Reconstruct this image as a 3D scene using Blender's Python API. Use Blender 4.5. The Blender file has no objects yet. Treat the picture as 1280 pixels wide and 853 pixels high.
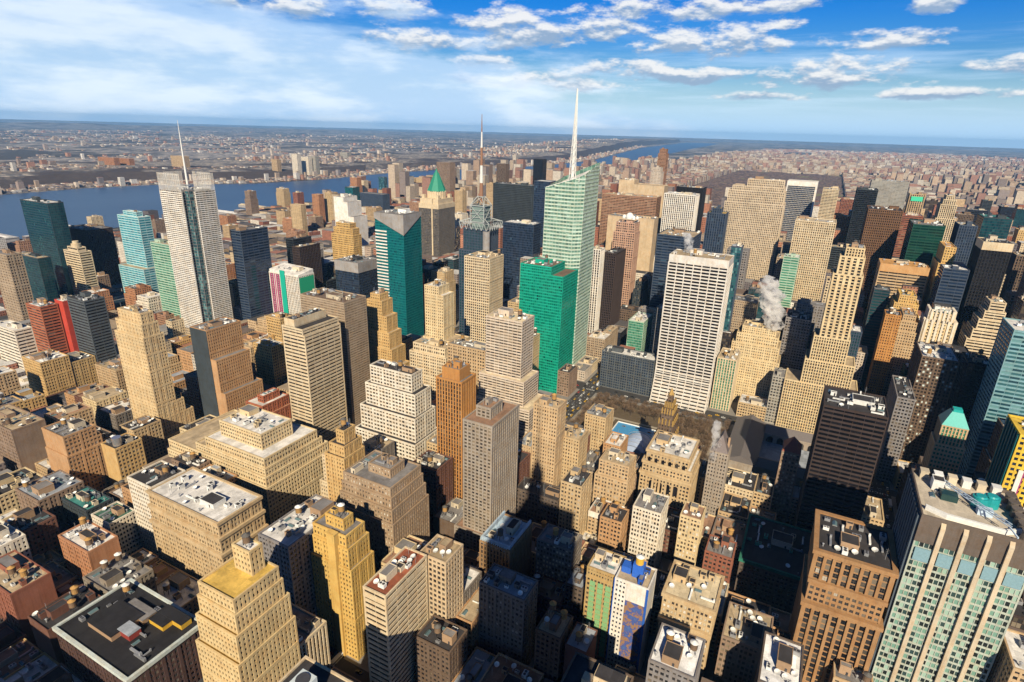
import bpy, math, random
import numpy as np
from mathutils import Matrix, Vector, Quaternion

# ------------------------------------------------------------------ camera, sky, sun, exposure
SC = bpy.context.scene
COL = SC.collection
W_, H_ = 1280, 853
F_ = 729.0
PITCH, YAW, ROLL = math.radians(19.95), math.radians(-27.2), math.radians(1.66)
CAMZ = 320.0
fw = np.array([math.sin(YAW)*math.cos(PITCH), math.cos(YAW)*math.cos(PITCH), -math.sin(PITCH)])
r0 = np.array([math.cos(YAW), -math.sin(YAW), 0.0]); u0 = np.cross(r0, fw)
RT = r0*math.cos(ROLL) + u0*math.sin(ROLL); UP = -r0*math.sin(ROLL) + u0*math.cos(ROLL)
cam = bpy.data.cameras.new('camera'); camo = bpy.data.objects.new('camera', cam); COL.objects.link(camo)
cam.sensor_width = 36.0; cam.lens = F_/W_*36.0; cam.clip_start = 1.0; cam.clip_end = 120000.0
M = Matrix.Identity(4)
for i in range(3):
    M[i][0], M[i][1], M[i][2] = RT[i], UP[i], -fw[i]
M[2][3] = CAMZ
camo.matrix_world = M
SC.camera = camo
SUN_AZ, SUN_EL = math.radians(22.0), math.radians(35.0)      # east of grid south
SUN_DIR = Vector((math.sin(SUN_AZ)*math.cos(SUN_EL), -math.cos(SUN_AZ)*math.cos(SUN_EL), math.sin(SUN_EL)))
sl = bpy.data.lights.new('sun', 'SUN'); so = bpy.data.objects.new('sun', sl); COL.objects.link(so)
sl.energy = 5.0; sl.angle = math.radians(0.5); sl.color = (1.0, 0.86, 0.63)
so.rotation_mode = 'QUATERNION'; so.rotation_quaternion = SUN_DIR.to_track_quat('Z', 'Y'); so.location = (0, 0, 900)
SC.view_settings.view_transform = 'Standard'; SC.view_settings.look = 'None'
SC.view_settings.exposure = 0.40; SC.view_settings.gamma = 1.0; SC.view_settings.use_curve_mapping = False
SC.cycles.max_bounces = 9; SC.cycles.diffuse_bounces = 1; SC.cycles.glossy_bounces = 2; SC.cycles.transmission_bounces = 2
SC.cycles.volume_bounces = 8; SC.cycles.transparent_max_bounces = 4
SC.cycles.use_denoising = True
SC.cycles.sample_clamp_indirect = 4.0

class NT:
    """small helper for node trees"""
    def __init__(s, tree): s.t = tree; s.n = tree.nodes; s.l = tree.links
    def node(s, typ, **kw):
        n = s.n.new(typ)
        for k, v in kw.items():
            if k.startswith('i_'): n.inputs[int(k[2:]) if k[2:].isdigit() else k[2:].replace('_', ' ')].default_value = v
            else: setattr(n, k, v)
        return n
    def link(s, a, b): s.l.new(a, b)
    def setin(s, n, idx, v):
        if hasattr(v, 'is_linked') or hasattr(v, 'links'): s.l.new(v, n.inputs[idx])
        else: n.inputs[idx].default_value = v
    def math(s, op, a, b=None, c=None, clamp=False):
        n = s.n.new('ShaderNodeMath'); n.operation = op; n.use_clamp = clamp
        s.setin(n, 0, a)
        if b is not None: s.setin(n, 1, b)
        if c is not None: s.setin(n, 2, c)
        return n.outputs[0]
    def ss(s, v, lo, hi):
        n = s.n.new('ShaderNodeMapRange'); n.interpolation_type = 'SMOOTHSTEP'
        s.setin(n, 0, v); n.inputs[1].default_value = lo; n.inputs[2].default_value = hi
        return n.outputs[0]
    def mix(s, fac, a, b, mode='MIX'):
        n = s.n.new('ShaderNodeMix'); n.data_type = 'RGBA'; n.blend_type = mode
        s.setin(n, 0, fac)
        for i, v in ((6, a), (7, b)):
            if isinstance(v, (tuple, list)): n.inputs[i].default_value = (*v[:3], 1.0)
            else: s.l.new(v, n.inputs[i])
        return n.outputs[2]
    def comb(s, x, y, z):
        n = s.n.new('ShaderNodeCombineXYZ')
        for i, v in enumerate((x, y, z)): s.setin(n, i, v)
        return n.outputs[0]
    def sep(s, v):
        n = s.n.new('ShaderNodeSeparateXYZ'); s.l.new(v, n.inputs[0]); return n.outputs
    def noise(s, vec, scale, detail=3.0, rough=0.5, dim='3D'):
        n = s.n.new('ShaderNodeTexNoise'); n.noise_dimensions = dim
        s.l.new(vec, n.inputs['Vector']); n.inputs['Scale'].default_value = scale
        n.inputs['Detail'].default_value = detail; n.inputs['Roughness'].default_value = rough
        return n.outputs[0]
    def ramp(s, fac, stops, const=False):
        n = s.n.new('ShaderNodeValToRGB'); e = n.color_ramp.elements
        n.color_ramp.interpolation = 'CONSTANT' if const else 'LINEAR'
        while len(e) < len(stops): e.new(0.5)
        for q, (p, c) in zip(e, stops): q.position = p; q.color = (*c[:3], 1.0)
        s.setin(n, 0, fac)
        return n.outputs[0]

world = bpy.data.worlds.new('World'); SC.world = world; world.use_nodes = True
def make_world():
    t = NT(world.node_tree); t.n.clear()
    out = t.node('ShaderNodeOutputWorld'); bg = t.node('ShaderNodeBackground')
    bg.inputs[1].default_value = 0.05
    sky = t.node('ShaderNodeTexSky'); sky.sky_type = 'NISHITA'; sky.sun_disc = False
    sky.sun_elevation = SUN_EL; sky.sun_rotation = math.atan2(SUN_DIR.x, SUN_DIR.y)
    sky.altitude = 0; sky.air_density = 1.0; sky.dust_density = 0.6; sky.ozone_density = 2.5
    d = t.node('ShaderNodeTexCoord').outputs['Generated']
    x, y, z = t.sep(d)
    azd = t.math('MULTIPLY', t.math('ARCTAN2', x, y), 57.2958); eld = t.math('MULTIPLY', t.math('ARCSINE', z), 57.2958)
    # deep clean blue (winter air) up the visible sky, pale towards the horizon
    hs = t.node('ShaderNodeHueSaturation'); hs.inputs['Saturation'].default_value = 1.35
    t.link(sky.outputs[0], hs.inputs['Color'])
    base = t.mix(1.0, hs.outputs[0], t.mix(t.ss(eld, 1.0, 12.0), (1.0, 1.15, 1.3), (0.06, 0.80, 1.62)), 'MULTIPLY')
    base = t.mix(t.ss(eld, 13.0, 40.0), base, t.mix(1.0, hs.outputs[0], (0.50, 0.50, 0.55), 'MULTIPLY'))  # sky above the view dimmed to weaken the fill light
    base = t.mix(t.math('SUBTRACT', 0.9, t.math('MULTIPLY', t.ss(eld, -0.2, 5.6), 0.9)), base, (8.6, 12.9, 17.6))
    def uv(a, e, o, de=0.0): return t.comb(t.math('MULTIPLY', azd, a), t.math('ADD', t.math('MULTIPLY', eld, e), de), o)
    # thin streaks of layer cloud
    st = t.noise(uv(.045, .62, 5.5), 1.0, 6.0, .6)
    stm = t.math('MULTIPLY', t.ss(st, .46, .66), t.math('MULTIPLY', t.ss(eld, .8, 3.0), t.math('SUBTRACT', 1.0, t.ss(eld, 6.0, 10.0))))
    base = t.mix(t.math('MULTIPLY', stm, .32), base, (13.0, 15.8, 19.0))
    # fair weather cumulus, each a flat-based heap standing in its own direction (azimuth, elevation, half width, half height in degrees)
    n1 = t.noise(uv(.30, .75, 3.1), 1.0, 8.0, .62); n2 = t.noise(uv(.30, .75, 3.1, .28), 1.0, 4.0, .55)
    body = None; top = None
    for a, e, w, h in ((-38.3, 9.2, 3.6, .95), (-35.7, 7.0, 3.9, .9), (-27.6, 8.2, 4.6, 1.5), (-20.7, 8.3, 4.6, .8), (-11.2, 7.3, 5.6, 1.25), (-17.6, 5.1, 5.6, .75), (-12.2, 4.8, 4.0, .6), (2.2, 7.2, 3.5, .6), (-1.3, 4.8, 5.8, 1.0), (4.3, 9.3, 1.8, .5), (9.8, 5.1, 2.4, .7), (-25.6, 4.1, 6.4, .7), (-13.7, 9.9, 8.0, .9), (-47.7, 9.0, 4.6, .8), (-6.0, 3.2, 4.5, .35), (6.0, 3.4, 4.0, .4), (-30.5, 5.6, 3.4, .6), (-5.2, 8.6, 1.8, .45)):
        dx = t.math('MULTIPLY', t.math('SUBTRACT', azd, a), 0.66/w); dy = t.math('MULTIPLY', t.math('SUBTRACT', eld, e), 0.62/h)
        q = t.math('SUBTRACT', 1.0, t.math('ADD', t.math('MULTIPLY', dx, dx), t.math('MULTIPLY', dy, dy)))
        body = q if body is None else t.math('MAXIMUM', body, q)
        g = t.math('MULTIPLY', t.math('MAXIMUM', q, 0.0), dy); top = g if top is None else t.math('ADD', top, g)
    dens = t.math('ADD', t.math('MULTIPLY', t.math('MAXIMUM', body, -1.2), .30), t.math('SUBTRACT', n1, .60))
    puff = t.ss(dens, 0.0, 0.20)
    lit = t.ss(t.math('ADD', t.math('MULTIPLY', t.math('SUBTRACT', n1, n2), 1.3), t.math('MULTIPLY', top, .42)), -0.14, 0.16)
    base = t.mix(t.math('MULTIPLY', puff, 0.92), base, t.mix(lit, (5.0, 6.9, 9.6), (14.6, 14.6, 14.5)))
    # broad bright veil on the left
    vn = t.noise(uv(.055, .20, 1.3), 1.0, 7.0, .6); vt = t.noise(uv(.085, .34, 6.3), 1.0, 7.0, .6)
    edge = t.math('ADD', t.math('MULTIPLY', azd, -0.27), t.math('MULTIPLY', t.math('SUBTRACT', vn, 0.5), 24.0))
    edge = t.math('MINIMUM', edge, 17.0)
    veil = t.math('MULTIPLY', t.ss(t.math('SUBTRACT', t.math('SUBTRACT', edge, 2.2), eld), -1.5, 3.0), t.math('MULTIPLY', t.ss(azd, -105.0, -78.0), t.math('SUBTRACT', 1.0, t.ss(azd, 30.0, 50.0))))
    vcol = t.mix(t.ss(vt, .38, .62), (8.2, 11.4, 15.6), (14.2, 15.8, 17.4))
    base = t.mix(t.math('MULTIPLY', veil, 0.78), base, vcol)
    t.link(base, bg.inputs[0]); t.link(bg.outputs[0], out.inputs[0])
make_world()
world.cycles.sampling_method = 'MANUAL'; world.cycles.sample_map_resolution = 512

# ------------------------------------------------------------------ materials
MATS = {}
def principled(name):
    m = bpy.data.materials.new(name); m.use_nodes = True
    t = NT(m.node_tree); b = t.n['Principled BSDF']
    b.inputs['Roughness'].default_value = 0.9; b.inputs['Specular IOR Level'].default_value = 0.25
    return m, t, b

WALL = dict(cream=(.60,.50,.35), cream2=(.62,.50,.31), cream3=(.60,.46,.25), white=(.72,.70,.66), white2=(.62,.60,.57), white3=(.68,.63,.54),
 sand=(.52,.41,.28), sand2=(.56,.47,.36), sand3=(.60,.46,.27), sand4=(.50,.37,.23), tan=(.46,.34,.21), tan2=(.50,.38,.23), tan3=(.34,.25,.17),
 gold=(.55,.37,.15), gold2=(.54,.37,.17), gold3=(.58,.39,.125), orange=(.44,.22,.075), orange2=(.50,.30,.14), orangetan=(.46,.28,.15), orangetan2=(.30,.19,.10), rust=(.30,.17,.11), amber=(.335,.195,.095),
 redorange=(.36,.125,.07), redbrick=(.27,.11,.075), redbrick2=(.16,.08,.06), redbrick3=(.085,.05,.045), scarlet=(.45,.06,.04), brickorange=(.40,.20,.11),
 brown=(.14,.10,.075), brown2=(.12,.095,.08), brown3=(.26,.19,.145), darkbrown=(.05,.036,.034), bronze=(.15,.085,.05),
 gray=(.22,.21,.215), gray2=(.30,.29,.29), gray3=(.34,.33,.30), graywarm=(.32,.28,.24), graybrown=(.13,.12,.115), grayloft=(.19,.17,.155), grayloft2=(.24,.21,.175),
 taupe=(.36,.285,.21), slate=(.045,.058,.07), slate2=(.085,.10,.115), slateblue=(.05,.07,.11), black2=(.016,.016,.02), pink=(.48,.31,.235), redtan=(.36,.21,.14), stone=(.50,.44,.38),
 palegreen=(.36,.50,.41), palecyan=(.36,.58,.62), emeraldwall=(.008,.33,.235), paleband=(.17,.32,.37), paleband2=(.58,.50,.42), darkgreenwall=(.012,.06,.045), ochre=(.44,.31,.14), ochre2=(.46,.33,.16), yellow=(.66,.47,.06), greenc=(.03,.17,.12), whitec=(.50,.56,.55), blue=(.02,.09,.42), paleblue=(.40,.52,.64), dimpale=(.40,.45,.40), dimsand=(.52,.44,.33))
GLASS = dict(
 dark=[(0,(.008,.010,.014)),(.42,(.026,.026,.03)),(.64,(.075,.064,.052)),(.82,(.17,.14,.105)),(.94,(.42,.38,.32))],
 dim=[(0,(.03,.028,.028)),(.35,(.085,.07,.052)),(.70,(.22,.18,.13)),(.92,(.48,.43,.36))],
 lit=[(0,(.02,.018,.018)),(.55,(.04,.035,.03)),(.74,(.55,.62,.60)),(.92,(.10,.30,.30))],
 lit2=[(0,(.05,.04,.035)),(.35,(.11,.09,.06)),(.55,(.55,.48,.36)),(.86,(.72,.68,.6))],
 black=[(0,(.006,.007,.010)),(.7,(.014,.014,.018)),(.93,(.05,.045,.04))],
 navy=[(0,(.008,.016,.035)),(.5,(.015,.030,.065)),(.85,(.04,.08,.13))],
 darkteal=[(0,(.004,.035,.05)),(.5,(.008,.055,.07)),(.85,(.02,.09,.10))],
 teal=[(0,(.002,.075,.095)),(.40,(.003,.105,.12)),(.78,(.003,.05,.07)),(.92,(.01,.18,.19))],
 emerald=[(0,(.002,.15,.105)),(.45,(.004,.22,.155)),(.72,(.002,.11,.08)),(.86,(.001,.03,.027))],
 green=[(0,(.02,.14,.09)),(.5,(.05,.22,.15)),(.85,(.16,.36,.27))],
 darkgreen=[(0,(.003,.025,.020)),(.6,(.006,.045,.034)),(.88,(.16,.20,.05))],
 cyan=[(0,(.01,.15,.22)),(.5,(.02,.24,.32)),(.85,(.10,.42,.48))],
 bluegreen=[(0,(.01,.05,.07)),(.45,(.03,.11,.13)),(.75,(.12,.26,.28)),(.92,(.3,.42,.42))],
 greenmix=[(0,(.012,.018,.02)),(.38,(.03,.06,.06)),(.55,(.16,.30,.24)),(.78,(.30,.44,.36)),(.93,(.05,.04,.035))],
 palegreen2=[(0,(.07,.15,.125)),(.4,(.13,.25,.20)),(.8,(.24,.38,.32)),(.93,(.04,.07,.06))],
 gray=[(0,(.14,.14,.14)),(.5,(.2,.2,.2))],
 taupeglass=[(0,(.17,.13,.09)),(.5,(.24,.18,.13)),(.9,(.12,.09,.07))])
ROOF = dict(tar=(.045,.042,.045), tar2=(.022,.021,.024), gray=(.20,.19,.19), white=(.66,.64,.62), whiteroof=(.80,.80,.82), tan=(.42,.33,.22), brown=(.17,.12,.09), cream=(.60,.50,.34),
 sand=(.5,.42,.3), gravel=(.36,.28,.18), redroof=(.28,.09,.05), redtan=(.30,.18,.12), redbrick=(.25,.10,.07), orange=(.52,.28,.10), teal=(.05,.20,.19), green=(.12,.42,.18), greenroof=(.07,.16,.12), gold=(.6,.40,.10),
 bluegray=(.30,.33,.38), paleblue=(.42,.55,.68), stone=(.50,.44,.36), yellow=(.6,.42,.06))

def wallmat(c):
    key = ('w', c)
    if key in MATS: return MATS[key]
    rgb = WALL[c] if isinstance(c, str) else c
    m, t, b = principled('masonry_%s' % (c if isinstance(c, str) else 'mix'))
    co = t.node('ShaderNodeTexCoord').outputs['Object']
    x, y, z = t.sep(co)
    streak = t.noise(t.comb(t.math('MULTIPLY', x, .55), t.math('MULTIPLY', y, .55), t.math('MULTIPLY', z, .035)), 1.0, 4.0, .6)
    big = t.noise(co, .06, 3.0, .55); fine = t.noise(co, 1.6, 3.0, .6)
    k = t.math('ADD', t.math('MULTIPLY', streak, .70), t.math('ADD', t.math('MULTIPLY', big, .62), t.math('MULTIPLY', fine, .45)))
    k = t.math('ADD', k, .115)
    col = t.mix(1.0, rgb, t.comb(k, k, k), 'MULTIPLY')
    hue = t.ss(t.noise(co, .21, 4.0, .7), .40, .66)
    col = t.mix(t.math('MULTIPLY', hue, .55), col, t.mix(1.0, col, (.92, .76, .60), 'MULTIPLY'))
    grime = t.ss(streak, .56, .76)
    col = t.mix(t.math('MULTIPLY', grime, .5), col, tuple(v*.42 for v in rgb))
    t.link(col, b.inputs['Base Color'])
    MATS[key] = m
    return m

def glassmat(c):
    key = ('g', c)
    if key in MATS: return MATS[key]
    m, t, b = principled('panes_%s' % c)
    uv = t.node('ShaderNodeUVMap', uv_map='UVMap').outputs[0]
    fl = t.node('ShaderNodeVectorMath', operation='FLOOR'); t.link(uv, fl.inputs[0])
    wn = t.node('ShaderNodeTexWhiteNoise', noise_dimensions='3D'); 
    oi = t.node('ShaderNodeObjectInfo')
    fx, fy, fz = t.sep(fl.outputs[0])
    t.link(t.comb(fx, fy, t.math('MULTIPLY', oi.outputs['Random'], 91.0)), wn.inputs['Vector'])
    blob = t.noise(fl.outputs[0], .13, 2.0, .5)
    fac = t.math('ADD', t.math('MULTIPLY', wn.outputs[0], .66), t.math('MULTIPLY', blob, .40), clamp=True)
    t.link(t.ramp(fac, GLASS[c], True), b.inputs['Base Color'])
    b.inputs['Roughness'].default_value = .12; b.inputs['Specular IOR Level'].default_value = .55
    # panes are never quite flat: reflections break up from pane to pane
    bump = t.node('ShaderNodeBump'); bump.inputs['Strength'].default_value = .06; bump.inputs['Distance'].default_value = .4
    t.link(t.noise(uv, .9, 2.0, .5), bump.inputs['Height']); t.link(bump.outputs[0], b.inputs['Normal'])
    MATS[key] = m
    return m

def panemat(c):
    key = ('p', c)
    if key in MATS: return MATS[key]
    m, t, b = principled('window_pane_%s' % c)
    oi = t.node('ShaderNodeObjectInfo')
    t.link(t.ramp(oi.outputs['Random'], GLASS[c], True), b.inputs['Base Color'])
    b.inputs['Roughness'].default_value = .1; b.inputs['Specular IOR Level'].default_value = .55
    MATS[key] = m
    return m

def roofmat(c):
    key = ('r', c)
    if key in MATS: return MATS[key]
    rgb = ROOF[c]
    m, t, b = principled('roofing_%s' % c)
    co = t.node('ShaderNodeTexCoord').outputs['Object']
    n = t.noise(co, .16, 6.0, .65); n2 = t.noise(co, 1.1, 4.0, .6)
    k = t.math('ADD', t.math('MULTIPLY', n, 1.0), t.math('ADD', t.math('MULTIPLY', n2, .5), .25))
    col = t.mix(1.0, rgb, t.comb(k, k, k), 'MULTIPLY')
    x, y, z = t.sep(co); wn = t.node('ShaderNodeTexWhiteNoise', noise_dimensions='2D')     # felt laid in sheets of uneven age
    t.link(t.comb(t.math('FLOOR', t.math('MULTIPLY', x, .31)), t.math('FLOOR', t.math('MULTIPLY', y, .11)), 0.0), wn.inputs['Vector'])
    pv = t.math('ADD', t.math('MULTIPLY', wn.outputs[0], .34), .83); col = t.mix(1.0, col, t.comb(pv, pv, pv), 'MULTIPLY')
    dirt = t.ss(t.noise(co, .07, 5.0, .7), .50, .64)
    col = t.mix(t.math('MULTIPLY', dirt, .5), col, tuple(v*.45+.02 for v in rgb))
    t.link(col, b.inputs['Base Color'])
    MATS[key] = m
    return m

def plain(name, rgb, rough=.7, metal=0.0, spec=.3, var=.25):
    key = ('x', name)
    if key in MATS: return MATS[key]
    m, t, b = principled(name)
    co = t.node('ShaderNodeTexCoord').outputs['Object']
    k = t.math('ADD', t.math('MULTIPLY', t.noise(co, .9, 4.0, .6), var*2), 1.0-var)
    oi = t.node('ShaderNodeObjectInfo')
    k = t.math('MULTIPLY', k, t.math('ADD', t.math('MULTIPLY', oi.outputs['Random'], .3), .85))
    t.link(t.mix(1.0, rgb, t.comb(k, k, k), 'MULTIPLY'), b.inputs['Base Color'])
    b.inputs['Roughness'].default_value = rough; b.inputs['Metallic'].default_value = metal; b.inputs['Specular IOR Level'].default_value = spec
    MATS[key] = m
    return m

# ------------------------------------------------------------------ mesh building
CORN = np.array([(0,0,0),(1,0,0),(1,1,0),(0,1,0),(0,0,1),(1,0,1),(1,1,1),(0,1,1)], dtype=np.float64)
BF = np.array([(0,1,5,4),(1,2,6,5),(2,3,7,6),(3,0,4,7),(4,5,6,7),(3,2,1,0)], dtype=np.int32)
class MB:
    def __init__(s): s.b = []; s.bm = []; s.v = []; s.f = []; s.fm = []; s.uv = []
    def box(s, x0, y0, z0, x1, y1, z1, m=0):
        if x1 > x0 and y1 > y0 and z1 > z0: s.b.append((x0, y0, z0, x1, y1, z1)); s.bm.append(m)
    def poly(s, pts, m=0, uv=None):
        n = len(s.v); s.v.extend(pts); s.f.append(tuple(range(n, n+len(pts)))); s.fm.append(m); s.uv.append(uv)
    def mesh(s, verts, faces, m=0):
        n = len(s.v); s.v.extend(verts)
        for f in faces: s.f.append(tuple(n+i for i in f)); s.fm.append(m); s.uv.append(None)
    def cyl(s, x, y, z0, z1, r0, r1=None, n=12, m=0, cap=True):
        r1 = r0 if r1 is None else r1
        a = [2*math.pi*i/n for i in range(n)]
        vs = [(x+r0*math.cos(q), y+r0*math.sin(q), z0) for q in a] + [(x+r1*math.cos(q), y+r1*math.sin(q), z1) for q in a]
        fs = [(i, (i+1) % n, n+(i+1) % n, n+i) for i in range(n)]
        if cap: fs += [tuple(range(n, 2*n)), tuple(range(n-1, -1, -1))]
        s.mesh(vs, fs, m)
    def bar(s, a, b, r, m=0, n=4):
        a = Vector(a); b = Vector(b); d = (b-a)
        if d.length < 1e-6: return
        d.normalize(); u = d.cross(Vector((0, 0, 1)))
        if u.length < .01: u = Vector((1, 0, 0))
        u.normalize(); w = d.cross(u)
        vs = []
        for p in (a, b):
            for i in range(n):
                q = 2*math.pi*(i+.5)/n
                vs.append(tuple(p + u*(r*math.cos(q)) + w*(r*math.sin(q))))
        s.mesh(vs, [(i, (i+1) % n, n+(i+1) % n, n+i) for i in range(n)] + [tuple(range(n-1, -1, -1)), tuple(range(n, 2*n))], m)
    def data(s, name, mats, smooth=False):
        nb = len(s.b)
        V = np.zeros((0, 3)); loops = np.zeros(0, np.int32); tot = np.zeros(0, np.int32); mi = np.zeros(0, np.int32)
        if nb:
            B = np.array(s.b); V = (B[:, None, :3] + (B[:, None, 3:]-B[:, None, :3])*CORN[None]).reshape(-1, 3)
            loops = (BF[None] + (np.arange(nb)*8)[:, None, None]).reshape(-1).astype(np.int32)
            tot = np.full(nb*6, 4, np.int32); mi = np.repeat(np.array(s.bm, np.int32), 6)
        if s.v:
            off = len(V); V = np.vstack([V, np.array(s.v, float)])
            loops = np.concatenate([loops, np.array([i+off for f in s.f for i in f], np.int32)])
            tot = np.concatenate([tot, np.array([len(f) for f in s.f], np.int32)])
            mi = np.concatenate([mi, np.array(s.fm, np.int32)])
        me = bpy.data.meshes.new(name)
        me.vertices.add(len(V)); me.vertices.foreach_set('co', V.astype(np.float32).ravel())
        me.loops.add(len(loops)); me.loops.foreach_set('vertex_index', loops)
        me.polygons.add(len(tot)); st = np.concatenate([[0], np.cumsum(tot)[:-1]]).astype(np.int32)
        me.polygons.foreach_set('loop_start', st); me.polygons.foreach_set('material_index', mi)
        if any(u is not None for u in s.uv):
            arr = np.zeros((len(loops), 2), np.float32); k = nb*24
            for f, u in zip(s.f, s.uv):
                if u is not None: arr[k:k+len(f)] = u
                k += len(f)
            me.uv_layers.new(name='UVMap').data.foreach_set('uv', arr.ravel())
        for m in mats: me.materials.append(m)
        me.update(calc_edges=True)
        me.polygons.foreach_set('use_smooth', [bool(smooth)]*len(me.polygons))
        return me
    def obj(s, name, mats, parent=None, loc=None, smooth=False, **props):
        if not s.b and not s.v: return None
        o = bpy.data.objects.new(name, s.data(name, mats, smooth)); COL.objects.link(o)
        if parent is not None: o.parent = parent
        if loc: o.location = loc
        for k, v in props.items(): o[k] = v
        return o

def thing(name, label, cat, loc, group=None, rz=0.0):
    o = bpy.data.objects.new(name, None); COL.objects.link(o)
    o.empty_display_size = 1.0; o.location = loc; o.rotation_euler = (0, 0, rz)
    o['label'] = label; o['category'] = cat
    if group: o['group'] = group
    return o
def inst(name, me, parent, loc, rz=0.0, sc=(1, 1, 1), **props):
    o = bpy.data.objects.new(name, me); COL.objects.link(o)
    if parent is not None: o.parent = parent
    o.location = loc; o.rotation_euler = (0, 0, rz); o.scale = sc
    for k, v in props.items(): o[k] = v
    return o

# ------------------------------------------------------------------ roof-top pieces (shared meshes)
WOOD = plain('weathered_wood', (.20, .13, .08)); WOOD2 = plain('warm_wood', (.42, .24, .08)); STEEL = plain('galvanised_steel', (.42, .43, .45), .45, .5)
DKST = plain('dark_steel', (.07, .07, .08), .6, .3); WHT = plain('white_paint', (.72, .72, .70), .6); GRNM = plain('green_machine', (.06, .30, .22), .6)
CABIN = plain('pale_render', (.56, .48, .36)); BRK = plain('bulkhead_brick', (.36, .24, .15)); REDP = plain('red_paint', (.30, .05, .04)); COPPER = plain('green_copper', (.03, .26, .17), .6)
LEAD = plain('roof_felt', (.10, .095, .09)); BLUEP = plain('blue_paint', (.03, .12, .50), .5); YEL = plain('yellow_paint', (.65, .40, .05), .5)
def mesh_of(fn, name, mats, smooth=False):
    b = MB(); fn(b); return b.data(name, mats, smooth)
def _ac(b):
    b.box(-1.5, -1, .3, 1.5, 1, 2.0); b.box(-1.3, -.9, 0, -1.1, .9, .3, 1); b.box(1.1, -.9, 0, 1.3, .9, .3, 1)
    b.cyl(-.7, 0, 2.0, 2.12, .6, n=10, m=1); b.cyl(.7, 0, 2.0, 2.12, .6, n=10, m=1)
def _vent(b):
    b.cyl(0, 0, 0, 1.3, .28, n=8); b.cyl(0, 0, 1.3, 1.6, .5, .1, n=8)
def _duct(b):
    b.box(-4, -.5, .4, 4, .5, 1.3); b.box(3.0, -.5, 1.3, 4.0, .5, 2.4); b.box(-4, -.4, 0, -3.7, .4, .4, 1); b.box(2.4, -.4, 0, 2.7, .4, .4, 1)
def _tank(b):
    b.cyl(0, 0, 0, 3.9, 1.95, 1.85, 14)
    for z in (.5, 1.3, 2.1, 2.9, 3.5): b.cyl(0, 0, z, z+.08, 2.0, 2.0, 14, 1)
def _troof(b): b.cyl(0, 0, 0, 1.25, 2.2, .12, 14)
def _tleg(b): b.box(-.14, -.14, 0, .14, .14, 1)
def _tbase(b): b.box(-1.9, -1.9, 0, 1.9, 1.9, .25); b.box(-1.9, -.15, -.3, 1.9, .15, 0); b.box(-.15, -1.9, -.6, .15, 1.9, -.3)
def _sky(b):
    b.box(-2, -1.2, 0, 2, 1.2, .5); b.mesh([(-2, -1.2, .5), (2, -1.2, .5), (2, 1.2, .5), (-2, 1.2, .5), (-2, 0, 1.3), (2, 0, 1.3)], [(0, 1, 5, 4), (2, 3, 4, 5), (1, 2, 5), (3, 0, 4)], 1)
def _ant(b):
    b.cyl(0, 0, 0, 7, .12, .06, 5)
    for z in (4, 5, 6): b.bar((-.8, 0, z), (.8, 0, z), .04)
def _dish(b):
    b.cyl(0, 0, 0, 1.2, .15, n=6)
    n = 12; vs = [(0, 0, 1.2)] + [(1.6*math.cos(2*math.pi*i/n), 1.6*math.sin(2*math.pi*i/n)-.3, 1.9+.5*math.sin(2*math.pi*i/n)) for i in range(n)]
    b.mesh(vs, [(0, 1+i, 1+(i+1) % n) for i in range(n)])
def _cool(b):
    b.box(-3, -2.2, .6, 3, 2.2, 4.2); b.box(-3, -2.2, 0, -2.6, 2.2, .6, 1); b.box(2.6, -2.2, 0, 3, 2.2, .6, 1)
    for x in (-1.5, 1.5): b.cyl(x, 0, 4.2, 5.0, 1.25, 1.1, 14, 1)
    for z in (1.2, 1.8, 2.4, 3.0): b.box(-3.05, -2.25, z, 3.05, 2.25, z+.15, 1)
def _door(b): b.box(-.55, -.06, 0, .55, .06, 2.1)
ME = {}
ME['ac_unit'] = mesh_of(_ac, 'ac_unit', [STEEL, DKST]); ME['ac_white'] = mesh_of(_ac, 'ac_white', [WHT, DKST]); ME['ac_green'] = mesh_of(_ac, 'ac_green', [GRNM, DKST])
ME['vent_pipe'] = mesh_of(_vent, 'vent_pipe', [STEEL]); ME['duct'] = mesh_of(_duct, 'duct', [STEEL, DKST]); ME['duct_white'] = mesh_of(_duct, 'duct_white', [WHT, DKST])
ME['tank'] = mesh_of(_tank, 'tank', [WOOD, DKST]); ME['tank2'] = mesh_of(_tank, 'tank2', [WOOD2, DKST]); ME['troof'] = mesh_of(_troof, 'troof', [LEAD]); ME['troof2'] = mesh_of(_troof, 'troof2', [WOOD2]); ME['troof3'] = mesh_of(_troof, 'troof3', [WHT])
ME['tleg'] = mesh_of(_tleg, 'tleg', [DKST]); ME['tbase'] = mesh_of(_tbase, 'tbase', [DKST]); ME['skylight'] = mesh_of(_sky, 'skylight', [STEEL, plain('skylight_glass', (.10, .16, .18), .15)])
ME['antenna'] = mesh_of(_ant, 'antenna', [STEEL]); ME['dish'] = mesh_of(_dish, 'dish', [WHT]); ME['cooling'] = mesh_of(_cool, 'cooling', [WHT, DKST]); ME['door'] = mesh_of(_door, 'door', [DKST])
ME['steeltank'] = mesh_of(lambda b: b.cyl(0, 0, 0, 7.5, 3.6, n=20), 'steeltank', [plain('polished_steel', (.55, .56, .58), .3, .8)])

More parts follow.
